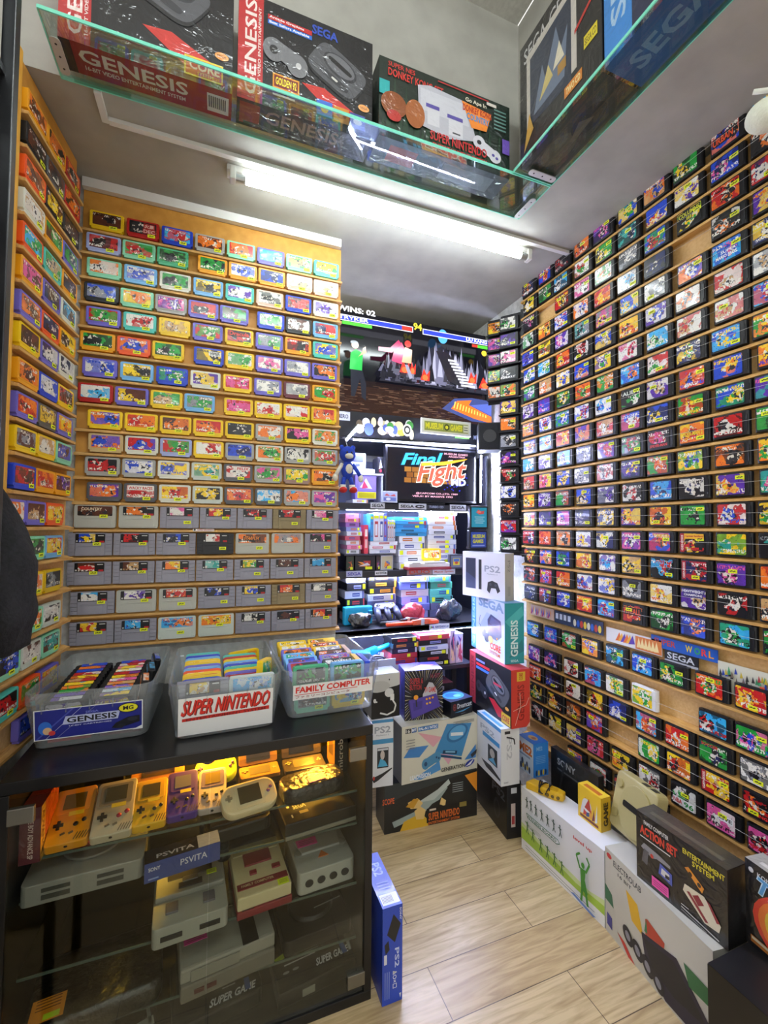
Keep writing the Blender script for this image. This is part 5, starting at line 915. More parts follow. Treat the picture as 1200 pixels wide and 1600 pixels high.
carton('console_box', 'white carton with black console and gamepad print at the top of the right pile', (1.167, 1.951), (1.241, 1.703), .995, .066, .219, '#e0e1e6',
       {'front': [('r', 0, 0, 1, 1, '#dcdde8'), ('r', .08, .18, .33, .86, '#2a2f48'), ('p', [(.08, .18), (.33, .18), (.33, .4), (.08, .55)], '#3a4468'), ('r', .40, .18, .47, .84, '#1a1c26'), ('t', 'PS2', .54, .58, .90, .72, '#9a9fb0'), ('t', 'PlayStation 2', .60, .52, .84, .55, '#9a9fb0'), ('p', [(.60, .18), (.62, .36), (.72, .40), (.84, .36), (.90, .20), (.84, .14), (.80, .24), (.70, .24), (.66, .12)], '#1f222c'), ('e', .68, .32, .03, .03, '#3a3d48'), ('e', .80, .31, .03, .03, '#3a3d48')],
        'right': [('r', 0, 0, 1, 1, '#b8b9ae'), ('t', 'PS2', .3, .6, .6, .85, '#8f9088', {'rot': -90}), ('r', .3, .1, .6, .3, '#a5a69c')], 'top': [('r', 0, 0, 1, 1, '#c8cad8')]})
# two little screens standing on top of the right pile, and a yellow-plug cable
small_screen('little screen with cyan picture above the blue one by the hanging strips', 735, 791, 763, 826, 1.90, blue1, '#15161c', None)
small_screen('little blue card with yellow lettering under the cyan screen', 734, 829, 762, 858, 1.90, blue2, '#1a1c2a', None)
# right-hand row along the wall rack
carton('fitness_box', 'long white carton with green silhouettes on the floor under the wall rack', (1.214, 1.556), (1.234, 1.152), 0, .12, .25, '#e4e6e6',
       {'front': [('r', 0, 0, 1, 1, '#e3e5e8'), ('p', [(0, .16), (1, .16), (1, .36), (.85, .30), (.3, .36), (0, .42)], '#cfe0a0'), ('p', [(0, .16), (1, .14), (1, .28), (.7, .24), (.3, .3), (0, .36)], '#a8cc4a'), ('r', 0, 0, 1, .16, '#f0f0f0')] +
        [('l', [(.06, .10), (.9, .08)], .0022, '#8a8c8a'), ('l', [(.06, .06), (.7, .045)], .0022, '#8a8c8a')] +
        sum([[('e', x, .875, .008, .014, '#2a4a3a'), ('l', [(x, .86), (x+.006, .78)], .005, '#2a4a3a'), ('l', [(x+.006, .78), (x-.008, .71)], .0035, '#2a4a3a'), ('l', [(x+.006, .78), (x+.024, .72)], .0035, '#2a4a3a'), ('l', [(x-.02, .84+.02*(k % 2)), (x+.02, .83)], .0035, '#2a4a3a')] for k, x in enumerate((.08, .14, .21, .29, .37, .45, .53))], []) +
        sum([[('e', x, y+.10, .009, .016, '#4a7a3a'), ('l', [(x, y+.09), (x, y+.02)], .006, '#4a7a3a'), ('l', [(x, y+.02), (x-.015, y-.07)], .004, '#4a7a3a'), ('l', [(x, y+.02), (x+.018, y-.07)], .004, '#4a7a3a'), ('l', [(x-.03, y+.10), (x+.03, y+.06)], .004, '#4a7a3a')] for x, y in ((.10, .40), (.18, .36), (.29, .32), (.38, .31), (.47, .30), (.56, .28))], []) +
        [('e', .80, .60, .018, .04, '#3f8f2f'), ('p', [(.77, .55), (.83, .56), (.82, .42), (.85, .25), (.78, .25), (.775, .42)], '#3f8f2f'), ('l', [(.77, .53), (.73, .68), (.77, .74)], .007, '#3f8f2f'), ('l', [(.83, .53), (.87, .68), (.84, .75)], .007, '#3f8f2f'), ('l', [(.79, .26), (.78, .10)], .009, '#3f8f2f'), ('l', [(.83, .26), (.85, .10)], .009, '#3f8f2f'), ('p', [(.66, .08), (.70, .11), (.93, .06), (.90, .03)], '#6f8fd0'),
         ('r', .10, .60, .52, .66, '#e3e5e8'), ('l', [(.10, .66), (.52, .66), (.54, .62), (.50, .585), (.12, .60), (.10, .66)], .003, '#2a6a4a'), ('t', 'FITNESS BOARD', .12, .605, .50, .645, '#2a6a4a', {'b': .02}), ('t', 'level up', .70, .86, .90, .92, '#c83a3a', {'b': .03})] + [('r', .12, .50-.02*k, .30, .506-.02*k, '#a8aaa8') for k in range(3)],
        'right': [('r', 0, 0, 1, 1, '#d5d7d5')], 'top': [('r', 0, 0, 1, 1, '#e9ebee')]})
el = [('r', 0, 0, 1, 1, '#c6c3b4'), ('t', 'ELECTROLAB', .10, .86, .40, .93, '#3a3a38', {'b': .02}), ('e', .05, .93, .03, .03, '#c83a3a'), ('t', '16 BIT', .15, .79, .30, .83, '#3a3a38', {'b': .02}), ('p', [(0, .56), (.08, .50), (.10, .36), (0, .38)], '#2f6a4a'), ('p', [(.24, .74), (.36, .70), (.42, .42), (.30, .46)], '#e0b02a'), ('p', [(.02, .24), (.08, .22), (.08, .08), (.02, .1)], '#3a3a8a'), ('p', [(.14, .14), (.22, .12), (.33, -.0), (.26, .0)], '#c8392a'),
      ('p', [(.44, .64), (.46, .66), (.62, .60), (.60, .40), (.44, .48)], '#b8402a'), ('p', [(.43, .50), (.45, .66), (.46, .5)], '#2f7a4a'), ('p', [(.40, .46), (.72, .58), (.98, .28), (.90, .05), (.62, .02), (.44, .18)], '#201c30'), ('p', [(.42, .42), (.70, .52), (.96, .24), (.70, .16), (.50, .20)], '#131316'), ('p', [(.78, .62), (.98, .62), (.98, .46), (.82, .44)], '#2a6a3a')] + [('e', .26+.10*k, .24-.04*k, .05, .10, '#1a1a20', .5) for k in range(4)] + [('e', .26+.10*k, .24-.04*k, .025, .05, '#8a8a92', .5) for k in range(4)]
carton('console_box', 'pale grey carton with coloured cut shapes and a black console print on the floor', (1.234, 1.148), (1.186, .775), 0, .20, .27, '#c4c1b2', {'front': el, 'right': [('r', 0, 0, 1, 1, '#b0ada0')], 'top': [('r', 0, 0, 1, 1, '#c0bdb0'), ('e', .3, .5, .1, .3, '#7a7a70')]})

# ---- on top of the right-hand cartons
carton('console_box', 'black film-wrapped carton with red ACTION SET lettering leaning on the grey carton', (1.222, 1.018), (1.222, .760), .2708, .075, .198, '#131315',
       {'front': [('r', 0, 0, 1, 1, '#121214'), ('t', 'FAMILY COMPUTER', .10, .86, .40, .92, '#e6e6e2', {'b': .02}), ('t', 'ACTION SET', .05, .70, .50, .83, '#e2402c', {'b': .04}), ('l', [(.05, .66), (.42, .66)], .003, '#d9d9d9'), ('t', 'ENTERTAINMENT', .56, .84, .98, .91, '#e6d83a', {'b': .02}), ('t', 'SYSTEM', .66, .75, .88, .82, '#e6d83a', {'b': .02}),
        ('p', [(.06, .50), (.10, .58), (.28, .56), (.42, .52), (.42, .48), (.26, .48), (.20, .44)], '#8f8f94'), ('p', [(.10, .50), (.16, .49), (.14, .28), (.07, .30)], '#5a5a60'), ('e', .20, .47, .02, .03, '#c83a2a'), ('p', [(.58, .66), (.62, .70), (.78, .56), (.76, .48)], '#e0902a'), ('e', .64, .62, .02, .03, '#3a2a1a'), ('e', .73, .56, .02, .03, '#3a2a1a'),
        ('p', [(.28, .30), (.30, .46), (.44, .42), (.44, .26)], '#4f5fb8'), ('p', [(.31, .32), (.32, .41), (.41, .39), (.41, .30)], '#d9d9d6'), ('r', .36, .31, .41, .36, '#1a1a1e'), ('p', [(.56, .34), (.58, .44), (.78, .46), (.94, .24), (.92, .14), (.78, .12)], '#ded4bc'), ('p', [(.66, .36), (.72, .42), (.78, .34), (.72, .28)], '#8c2030'), ('p', [(.80, .44), (.84, .42), (.93, .26), (.90, .24)], '#8c2030'), ('p', [(.60, .36), (.63, .38), (.82, .16), (.79, .14)], '#8c2030'),
        ('r', .54, .13, .62, .14, '#d9d9d9'), ('l', [(.54, .10), (.92, .04)], .003, '#c9c9c9'), ('l', [(.54, .06), (.80, .02)], .002, '#8a8a8a'), ('r', .20, .06, .40, .20, '#f050b0')] + [('r', .22, .09+.03*k, .38, .10+.03*k, '#a02a70') for k in range(3)],
        'top': [('r', 0, 0, 1, 1, '#3a3834'), ('r', .1, .3, .9, .5, '#5a564c')], 'left': [('r', 0, 0, 1, 1, '#26262a')]}, True)
rb = [('r', 0, 0, 1, 1, '#16161a'), ('e', .06, .90, .025, .03, '#d9d9d9'), ('t', 'KONAMI', .12, .87, .34, .92, '#d9d9d9', {'b': .02})]
for r_, c in ((.44, '#e2402c'), (.40, '#ef7a2a'), (.35, '#e8c83a'), (.29, '#5fb04a'), (.24, '#2f6a4a'), (.20, '#e2402c'), (.14, '#16161a')): rb.append(('e', .62, .42, r_*1.25, r_, c))
rb = [it for it in rb]
rb += [('t', 'TINY', .10, .66, .62, .86, '#bcdcf0', {'b': .06, 'sh': .1, 'rise': -.06}), ('t', 'TINY', .11, .67, .61, .85, '#4f9ad0', {'b': .02, 'sh': .1, 'rise': -.06}), ('e', .62, .42, .10, .08, '#d9a07a'), ('e', .55, .36, .06, .05, '#3a3f9a'), ('t', 'Adventures', .34, .18, .94, .32, '#e8e8ea', {'b': .03, 'rise': -.05}), ('r', .05, .06, .24, .14, '#b8702a'), ('r', .06, .10, .22, .13, '#d9d0b8')]
rb = [('p', [(max(0, min(1, x)), max(0, min(1, y))) for x, y in [(it[1]+it[3]*math.cos(6.28319*i/26), it[2]+it[4]*math.sin(6.28319*i/26)) for i in range(26)]], it[5]) if it[0] == 'e' else it for it in rb]
carton('console_box', 'plain black carton on the floor under the rainbow-ring box at the right edge', (1.110, .738), (1.110, .44), 0, .235, .30, '#0d0d0f', {'front': [('r', 0, 0, 1, 1, '#0c0c0e'), ('r', .40, 0, 1, .74, '#6a6a74'), ('l', [(.0, .5), (.4, .44)], .003, '#4a4a4e')], 'top': [('r', 0, 0, 1, 1, '#17171a')]})
carton('console_box', 'black film-wrapped carton with rainbow rings and pale blue lettering at the right edge', (1.262, .742), (1.232, .50), .3005, .06, .205, '#16161a', {'front': rb, 'top': [('r', 0, 0, 1, 1, '#a8a8a4'), ('r', .1, .2, .9, .4, '#d9d9d6')], 'left': [('r', 0, 0, 1, 1, '#3a3a3e')]}, True)
t = thing('game_console', 'beige console with large oval lid standing on edge between yellow box and black carton', 'console', (1.318, 1.135, .2825), R(-97)); t.rotation_euler.x = R(-14)
part('body', MB().prism(rrect(.175, .190, .018, 4, 0, .095), 0, .045, 'Y'), P('#b7ab76', .45), t, .006)
part('oval_lid', MB().prism(ell(.135, .165, 32, .015, .093), -.006, .004, 'Y'), P('#b0a46e', .4), t, .002); part('lid_slot', MB().prism(rrect(.112, .020, .006, 3, .02, .10), -.0072, -.004, 'Y'), P('#1a1914', .4), t)
[part('round_button', MB().prism(ell(.028, .028, 16, -.066, z_), -.005, .002, 'Y'), P('#a89c66', .4), t, .001) for z_ in (.05, .15)]
part('port', MB().box((.055, .018, .1905), (.022, .02, .002)).box((.02, .018, .1905), (.022, .02, .002)), P('#2a2820', .5), t)
carton('toy_box', 'yellow printed box with dark comic letters standing on the white fitness carton', (1.296, 1.328), (1.296, 1.222), .2508, .045, .118, '#e6c02a',
       {'front': [('r', 0, 0, 1, 1, '#e8c02c')] + [('p', [(.1+.13*k, .15), (.2+.13*k, .55+.25*((k*3) % 4)/4), (.3+.11*k, .2)], ('#d9d6d0', '#c8402a', '#3a4a7a', '#e8a02a', '#7a2a2a')[k % 5]) for k in range(6)] + [('e', .4, .5, .2, .2, '#e0ddd6'), ('p', [(.3, .4), (.5, .75), (.6, .35)], '#b83a2a'), ('r', .1, .06, .9, .14, '#7a3a1a')], 'right': [('r', 0, 0, 1, 1, '#c8a020'), ('t', 'GAME', .25, .15, .75, .85, '#3a2a10', {'rot': 90, 'b': .05})], 'top': [('r', 0, 0, 1, 1, '#ecc83a'), ('r', .15, .2, .85, .6, '#c8702a')]})
carton('toy_box', 'blue and white box with orange film-title lettering at the far end of the fitness carton', (1.300, 1.688), (1.300, 1.585), .2508, .08, .142, '#2a78c8',
       {'front': [('r', 0, 0, 1, 1, '#cfe0f0'), ('t', 'ME2', .10, .58, .92, .86, '#d0702a', {'b': .05}), ('r', .1, .48, .8, .54, '#8aa0c0')] + [('e', .2+.14*k, .14+.05*(k % 2), .06, .10, ('#2a3a5a', '#d8b83a', '#3a4a6a', '#e0c03a', '#2a3a5a')[k]) for k in range(5)] + [('e', .3, .3, .07, .1, '#33466a'), ('e', .6, .28, .06, .08, '#4a5a7a')], 'right': [('r', 0, 0, 1, 1, '#2f7fd0'), ('t', 'ME2', .2, .78, .6, .9, '#8fb8e0')] + [('r', .15, .6-.05*k, .8, .615-.05*k, '#7fb0e0') for k in range(5)] + [('e', .2+.15*k, .12, .06, .09, ('#223a6a', '#d8b83a')[k % 2]) for k in range(5)], 'top': [('r', 0, 0, 1, 1, '#2268b8'), ('e', .5, .5, .25, .22, '#b8904a'), ('e', .55, .5, .12, .12, '#8a4a2a')]})
t = thing('multiplayer_adapter', 'yellow multiplayer adapter with black cord wound round it on the fitness carton', 'adapter', (1.272, 1.478, .2508), R(-62))
part('adapter_body', MB().prism([(-.075, -.022), (.045, -.026), (.075, -.012), (.075, .018), (.04, .026), (-.06, .024)], 0, .030), P('#d9ac1c', .4), t, .006)
pm = MB()
for k in range(3): pm.tube([(.018+.02*k, -.0255+.003*k, .014), (.018+.02*k, -.0305+.003*k, .014)], .0065, 10)
part('socket', pm, P('#6a5418', .4), t); part('wound_cord', MB().tube([(-.03+.012*math.sin(k*.35)+.0009*k, .034*math.cos(k*.5), .0195+.0165*math.sin(k*.5)) for k in range(56)], .0024, 6), P('#15151a', .5), t, 0, True)
part('top_ridge', MB().box((.02, 0, .0305), (.06, .02, .003)), P('#c89a14', .4), t, .001)
carton('film_wrapped_box', 'dark box with SONY lettering leaning behind the fitness carton under the rack', (1.409, 1.60), (1.409, 1.34), .002, .03, .36, '#1a1b1e', {'front': [('r', 0, 0, 1, 1, '#17181b'), ('t', 'SONY', .15, .84, .55, .92, '#b0b4b8', {'b': .02}), ('r', .15, .78, .7, .8, '#5a5c60'), ('p', [(0, .1), (.3, .9), (.34, .9), (.05, .1)], '#2a2c30')]}, True)
carton('console_box', 'tall royal-blue slim carton with white PS2 lettering standing beside the glass cabinet', (.452, 1.184), (.512, 1.184), .0005, .21, .262, '#1f3fb0',
       {'front': [('r', 0, 0, 1, 1, '#2345b4'), ('p', [(.22, .72), (.55, .92), (.92, .80), (.62, .62)], '#17181c'), ('p', [(.10, .62), (.3, .66), (.36, .56), (.16, .52)], '#1a1c24'), ('t', 'SONY', .86, .84, .95, .97, '#d9dde8', {'rot': -90, 'b': .02}), ('t', 'PS2', .62, .36, .84, .56, '#b9c4e6', {'rot': -90}), ('t', 'ΔO×□', .52, .15, .72, .33, '#d9dde8', {'rot': -90, 'b': .01}), ('r', .08, .42, .22, .52, '#c9ccd6'), ('p', [(.9, .03), (.95, .08), (.85, .08)], '#d9dde8')] + [('r', .12+.1*k, .06, .15+.1*k, .34, '#8fa0d8') for k in range(3)],
        'left': [('r', 0, 0, 1, 1, '#1f3fb0')], 'top': [('r', 0, 0, 1, 1, '#2345b4'), ('r', .08, .04, .95, .22, '#dfe2ea'), ('t', 'PS2', .3, .55, .8, .8, '#9fb0e0', {'rot': -90})] + [('r', .15+.06*k, .07, .17+.06*k, .18, '#22242c') for k in range(9)] + [('r', .2, .3+.05*k, .8, .32+.05*k, '#6f86cc') for k in range(3)], 'right': [('r', 0, 0, 1, 1, '#1c3aa6')]})

# ================================================================ glass cabinet
CT, CX0, CX1, CY0, CY1 = .763, -.440, .430, 1.214, 1.78
cab = thing('display_cabinet', 'low black cabinet with glass doors full of old consoles under the tubs', 'cabinet', ((CX0+CX1)/2, (CY0+CY1)/2, 0))
W_c, D_c = CX1-CX0, CY1-CY0
part('cabinet_top', MB().box((0, 0, CT-.014), (W_c, D_c, .028)), P('#0e0e10', .28), cab, .002)
part('cabinet_bottom', MB().box((0, 0, .014), (W_c, D_c, .027)), P('#0e0e10', .4), cab, .002)
for s in (-1, 1): part('side_panel', MB().box((s*(W_c/2-.011), 0, .381), (.022, D_c, .706)), P('#0d0d0f', .35), cab, .0015)
part('back_panel', MB().box((0, D_c/2-.006, .378), (W_c-.044, .01, .70)), P('#17130f', .6), cab)
shelfg = clear('cabinet_shelf_glass', '#eef4f1', .2, k=.3)
L1, L2, L3, L4, L5 = .548, .453, .28, .125, .028
for z in (L1, L2, L3, L4):
    g = part('glass_shelf_plate', MB().box((0, .02, z-.0036), (W_c-.05, D_c-.10, .006)), shelfg, cab)
    part('front_edge', MB().box((0, .02-(D_c-.10)/2-.0015, z-.0036), (W_c-.05, .0025, .006)), P('#4f5f58', .2), g)
doorg = clear('cabinet_door_glass', '#eff1ed', .25, k=.15)
for s in (-1, 1):
    d = part('glass_door', MB().box((s*(W_c/4-.0108), -D_c/2+.006, .376), (W_c/2-.023, .005, .692)), doorg, cab)
    for z in (.066, .686):
        part('hinge_clip', MB().box((s*(W_c/2-.044), -D_c/2+.004, z), (.05, .012, .036)), STEEL, d, .002)
warm = thing('puck_lamp', 'warm glowing puck lamp under the cabinet top, left of the middle', 'lamp', (.0, 1.545, CT-.0285)); part('lamp_body', MB().tube([(0, 0, 0), (0, 0, -.010)], .035, 20), ALU, warm); part('glowing_lens', MB().tube([(0, 0, -.0102), (0, 0, -.013)], .030, 20), emit('warm_glow', '#ffb13c', WARM), warm)
warm2 = thing('puck_lamp', 'warm glowing puck lamp under the cabinet top, at its right', 'lamp', (.33, 1.50, CT-.0285)); part('lamp_body', MB().tube([(0, 0, 0), (0, 0, -.010)], .035, 20), ALU, warm2); part('glowing_lens', MB().tube([(0, 0, -.0102), (0, 0, -.013)], .030, 20), emit('warm_glow', '#ffb13c', WARM*.6), warm2)
def cx(px0, px1, y, z):
    a, b_ = at(px0, y, Z=z), at(px1, y, Z=z); return (a+b_)/2, (b_-a).length
DK = '#16161a'
# hand-helds leaning on a wedge
def handheld(label, c, w_, h, col, kind, rz=0, tilt=46, d=.024, scr='#3a3d2a', bez=None, tagc=None):
    t = thing('handheld_console', label, 'handheld console', c, rz); t.rotation_euler.x = R(-tilt)
    if kind == 'v':
        part('body', MB().prism(rrect(w_, h, .008, 4, 0, h/2), 0, d, 'Y'), P(col, .38), t, .003)
        part('screen_bezel', MB().prism(rrect(w_*.82, h*.40, .006, 3, 0, h*.73), -.0012, .001, 'Y'), P(bez or col, .35), t, .0004)
        part('screen', MB().box((0, -.0014, h*.74), (w_*.54, .0012, h*.28)), P(scr, .15), t)
        part('directional_pad', MB().box((-w_*.27, -.002, h*.33), (w_*.24, .005, w_*.08)).box((-w_*.27, -.002, h*.33), (w_*.08, .005, w_*.24)), BLACKM, t, .0008)
        b = MB(); b.ball((w_*.33, -.001, h*.36), (w_*.065, .003, w_*.065), 0, 12).ball((w_*.14, -.001, h*.31), (w_*.065, .003, w_*.065), 0, 12); part('button', b, P('#a02040' if col == '#c3bda6' else '#1a1a1e', .35), t, 0, True)
        b = MB()
        for k in range(2): b.box((-.011+.017*k, -.001, h*.17), (.010, .003, .004), 0, 0, R(-22))
        for k in range(5): b.box((w_*.20+.006*k, -.0006, h*.10), (.0018, .0012, .018), 0, 0, R(22))
        part('speaker_slots', b, P('#5a4a2a' if col != '#c3bda6' else '#6a675c', .5), t)
        part('headphone_jack', MB().tube([(0, d*.4, -.0003), (0, d*.4, .003)], .004, 10), BLACKM, t)
    else:
        part('body', MB().prism(rrect(w_, h, h*.38, 6, 0, h/2), 0, d, 'Y'), P(col, .38), t, .006)
        part('screen_bezel', MB().prism(rrect(w_*.52, h*.82, .006, 3, 0, h*.52), -.0014, .001, 'Y'), P(bez or col, .3), t, .0004)
        part('screen', MB().box((0, -.0018, h*.54), (w_*.40, .0012, h*.56)), P(scr, .15), t)
        part('directional_pad', MB().box((-w_*.37, -.002, h*.55), (w_*.12, .005, w_*.04)).box((-w_*.37, -.002, h*.55), (w_*.04, .005, w_*.12)), P('#8a8570' if col != '#b9d62a' else '#6a3a8a', .4), t, .0008)
        b = MB(); b.ball((w_*.40, -.001, h*.60), (.005, .003, .005), 0, 12).ball((w_*.34, -.001, h*.48), (.005, .003, .005), 0, 12); part('button', b, P('#7a4a8a', .35), t, 0, True)
    if tagc: part('price_sticker', MB().box((w_*.10, -.0028, h*.50), (w_*.36, .0012, h*.07)), P(tagc, .5), t)
    return t
wz = thing('display_wedge', 'low black wedge under the row of leaning hand-held consoles', 'stand', (-.20, 1.34, L1+.0005)); part('wedge_body', MB().prism([(-.005, 0), (.050, 0), (.050, .026), (-.005, .006)], -.165, .165, 'X'), P('#141312', .6), wz, .001)
c, _ = cx(50, 108, 1343, L1); yb = c.y+.006
for lab, x0, x1, y, w_, h, col, sc, rz in (('amber-yellow hand-held console, leftmost of the leaning row in the cabinet', 48, 116, 1340, .088, .146, '#eba21c', '#6a5a24', 3), ('grey hand-held console with red buttons in the leaning row in the cabinet', 120, 188, 1325, .090, .148, '#c3bda6', '#4a4a36', 3), ('yellow hand-held console, third in the leaning row in the cabinet', 190, 240, 1308, .078, .128, '#e8bc1c', '#5a5224', 3), ('violet hand-held console with pale screen, fourth in the leaning row', 244, 294, 1292, .076, .130, '#5a3aa0', '#7a7a8a', 3)):
    c, _ = cx(x0, x1, y, L1+.001); c.y = max(c.y, 1.262)+.004; c.x += .023; c.z = L1+.001+.026*math.sin(R(66))
    handheld(lab, c, w_, h, col, 'v', R(rz), 66, .026, sc, '#8f8a78' if col == '#c3bda6' else None, '#e6d83a')
c, _ = cx(296, 346, 1285, L1); handheld('pale hand-held console in clear film at the right end of the leaning row', (c.x+.016, c.y+.02, L1+.001+.022*math.sin(R(68))), .074, .125, '#b9b2b0', 'v', 0, 68, .022, '#8a7a3a', '#6a5a8a')
c, _ = cx(352, 438, 1278, L1); c.y = max(c.y, 1.255); handheld('wide cream hand-held console lying at the front of the top cabinet shelf', (c.x, c.y-.005, L1+.001+.026*math.sin(R(62))), .148, .084, '#d9d2b0', 'h', R(10), 62, .026, '#4a4632')
riser = thing('display_block', 'dark block holding up the lime hand-held console in the cabinet', 'stand', (.012, 1.45, L1+.0005)); part('block_body', MB().box((0, 0, .007), (.11, .05, .014)), P('#1a1814', .6), riser, .001)
handheld('lime green hand-held console on a dark block in the cabinet', (.012, 1.405, L1+.0155+.024*math.sin(R(62))), .118, .080, '#b9d62a', 'h', R(4), 62, .024, '#b8963a')
def clamshell(label, c, w_, rz, col, scr='#1c1a18'):
    t = thing('folding_handheld', label, 'handheld console', c, rz); h = w_*.58
    part('lower_half', MB().prism(rrect(w_, h, .007, 4, 0, h/2), 0, .012), P(col, .35, .2), t, .002); part('lower_screen', MB().box((0, h/2, .0125), (w_*.52, h*.62, .001)), P('#5a543a', .2), t)
    up = part('upper_half', MB().prism(rrect(w_, h, .007, 4, 0, h/2), -.005, .005, 'Y'), P(col, .35, .2), t, .002); up.location = (0, h+.004, .012); up.rotation_euler.x = R(-22)
    s = part('upper_screen', MB().box((0, -.0055, h/2), (w_*.62, .001, h*.72)), P(scr, .15), up)
    part('button', MB().box((-w_*.37, h*.55, .0135), (.020, .006, .003)).box((-w_*.37, h*.55, .0135), (.006, .020, .003)).ball((w_*.37, h*.62, .0125), (.004, .004, .002), 0, 8).ball((w_*.34, h*.5, .0125), (.004, .004, .002), 0, 8).ball((w_*.40, h*.5, .0125), (.004, .004, .002), 0, 8), P('#8a7a4a', .4), t); return t
clamshell('folding hand-held coloured by gold lamp glow, open behind the violet console in the cabinet', (-.150, 1.425, L1+.001), .145, R(3), '#b8882f')  # golden body colour has the warm cabinet light put into it
clamshell('folding hand-held coloured by brown lamp glow, open behind the cream console in the cabinet', (.140, 1.430, L1+.001), .120, R(2), '#8f6a2a', '#2a2a30')  # brownish body colour stands for the warm light falling on it
clamshell('dark folding hand-held open behind the film-wrapped case in the cabinet', (.278, 1.425, L1+.001), .132, R(0), '#3a3228', '#0d0d0f')
c, wd = cx(440, 545, 1252, L1); 
t = thing('console_case', 'black rounded case in crinkled film with a pink tag on the top cabinet shelf', 'case', (c.x, c.y+.05, L1+.001), R(10)); b = MB(); b.prism(rrect(.19, .095, .035, 6), 0, .045); part('case_shell', b, P('#1b1a18', .3, 0, 1, .7, 60), t, .012, True); part('pink_tag', MB().box((.005, -.022, .0465), (.052, .024, .001), 0, 0, 0), P('#f04aa8', .5), t)
carton('handheld_box', 'black box with vertical microboy lettering at the right end of the top cabinet shelf', (.362, 1.385), (.404, 1.385), L1+.0008, .10, .150, '#121214', {'front': [('r', 0, 0, 1, 1, '#121214'), ('t', 'microboy', .25, .05, .75, .93, '#e2ddd0', {'rot': 90, 'b': .01})], 'left': [('r', 0, 0, 1, 1, '#a87828'), ('p', [(.2, .2), (.8, .3), (.8, .8), (.3, .7)], '#5a4418')]})
carton('handheld_box', 'maroon box with painted orange lamp glow and vertical white lettering at the left of the top cabinet shelf', (-.413, 1.262), (-.372, 1.262), L1+.0008, .12, .125, '#6a2230', {'front': [('r', 0, 0, 1, 1, '#5f2130'), ('t', 'GAME BOY ADVANCE SP', .40, .08, .66, .92, '#dcc8c8', {'rot': -90, 'b': .02})], 'right': [('r', 0, 0, 1, 1, '#a8451c'), ('r', 0, 0, .22, 1, '#c9a83a'), ('t', 'ADVANCE', .05, .1, .18, .9, '#5a3a10', {'rot': -90, 'b': .03})], 'top': [('r', 0, 0, 1, 1, '#8a2a2a')]}, True)  # orange right face paints warm lamp light onto the maroon box
t = thing('portable_console', 'black portable console with round pad behind the grey hand-held', 'handheld console', (-.235, 1.495, L1+.107-.0), 0); t.location.z = L1+.0005; t.location.y = 1.54; t.location.x = -.302
part('body', MB().prism(rrect(.21, .100, .04, 6, 0, .107), 0, .035, 'Y'), P('#141416', .3), t, .006); part('foot', MB().box((0, .02, .031), (.10, .03, .06)), BLACKM, t); part('screen', MB().box((-.02, -.001, .112), (.075, .002, .06)), P('#2a2a26', .15), t); part('round_pad', MB().prism(ell(.05, .05, 20, .07, .112), -.004, .001, 'Y'), P('#2c2c2e', .3), t, .001)
part('status_light', MB().box((-.06, -.002, .085), (.010, .002, .004)).box((-.04, -.002, .085), (.006, .002, .004)).box((-.025, -.002, .085), (.006, .002, .004)), P('#d8502a', .4), t)
t = thing('web_camera', 'round black camera hanging under the cabinet top beside the lime console', 'camera', (-.012, 1.33, CT-.0285), 0); part('clip', MB().box((0, .01, -.006), (.05, .05, .010)), P('#1a1a1c', .3), t, .001); part('camera_ball', MB().ball((0, 0, -.034), .026, 0, 18), P('#121214', .2), t, 0, True); part('lens', MB().tube([(0, -.022, -.038), (0, -.0285, -.040)], .011, 16), P('#6a6a72', .1, .6), t)

# consoles: helper for a printed or stuck-on pink/yellow note
def note(t, c, d, col='#f04aa8', rx=0):
    b = MB(); b.box(c, d); 
    for k in range(3): b.box((c[0], c[1]-d[1]*.25+d[1]*.22*k, c[2]+d[2]/2+.0002), (d[0]*.75, d[1]*.05, .0003), mi=1)
    part('price_note', b, [P(col, .5), P('#7a2a5a' if col == '#f04aa8' else '#5a5a12', .6)], t)
def console(label, c, rz=0): return thing('game_console', label, 'console', c, rz)
# second shelf
c, wd = cx(18, 214, 1396, L2); t = console('pale-grey disc console in film with a pink note at the left of the second shelf', (-.286, 1.352, L2+.0006), R(2))
part('body', MB().prism(rrect(.25, .185, .012, 3), 0, .048), P('#8f908a', .4, 0, .8, .25, 30), t, .006); part('disc_lid', MB().prism(ell(.135, .135, 36, 0, .02), .048, .055), P('#868781', .4), t, .003)
b = MB()
for x in (-.055, .055):
    b.box((x, -.0928, .032), (.056, .003, .008)); b.box((x, -.0928, .016), (.056, .003, .010))
part('controller_port', b, P('#3f403c', .5), t); [part('round_button', MB().prism(ell(.036, .036, 18, x_, .04), .047, .053), P('#7a7b76', .4), t, .001) for x_ in (-.10, .10)]; note(t, (-.01, .0, .0555), (.07, .03, .001))
carton('console_box', 'long blue box with PS VITA lettering on the second cabinet shelf', (-.152, 1.240), (.022, 1.263), L2+.0008, .05, .046, '#22398c', {'front': [('r', 0, 0, 1, 1, '#24408f'), ('t', 'SONY', .05, .55, .20, .75, '#dfe3ee', {'b': .02}), ('t', 'PSVITA', .46, .38, .82, .72, '#c9d0e6', {'b': .01}), ('r', .05, .12, .18, .2, '#8fa0d8')], 'top': [('r', 0, 0, 1, 1, '#15181f'), ('t', 'PSVITA', .15, .2, .65, .5, '#c9ccd6'), ('r', .7, 0, 1, 1, '#b9bcc4')], 'right': [('r', 0, 0, 1, 1, '#1c3280')]}, True)
t = console('black console with a round disc bed and yellow sticker on the second shelf', (.062, 1.425, L2+.0006), R(7))
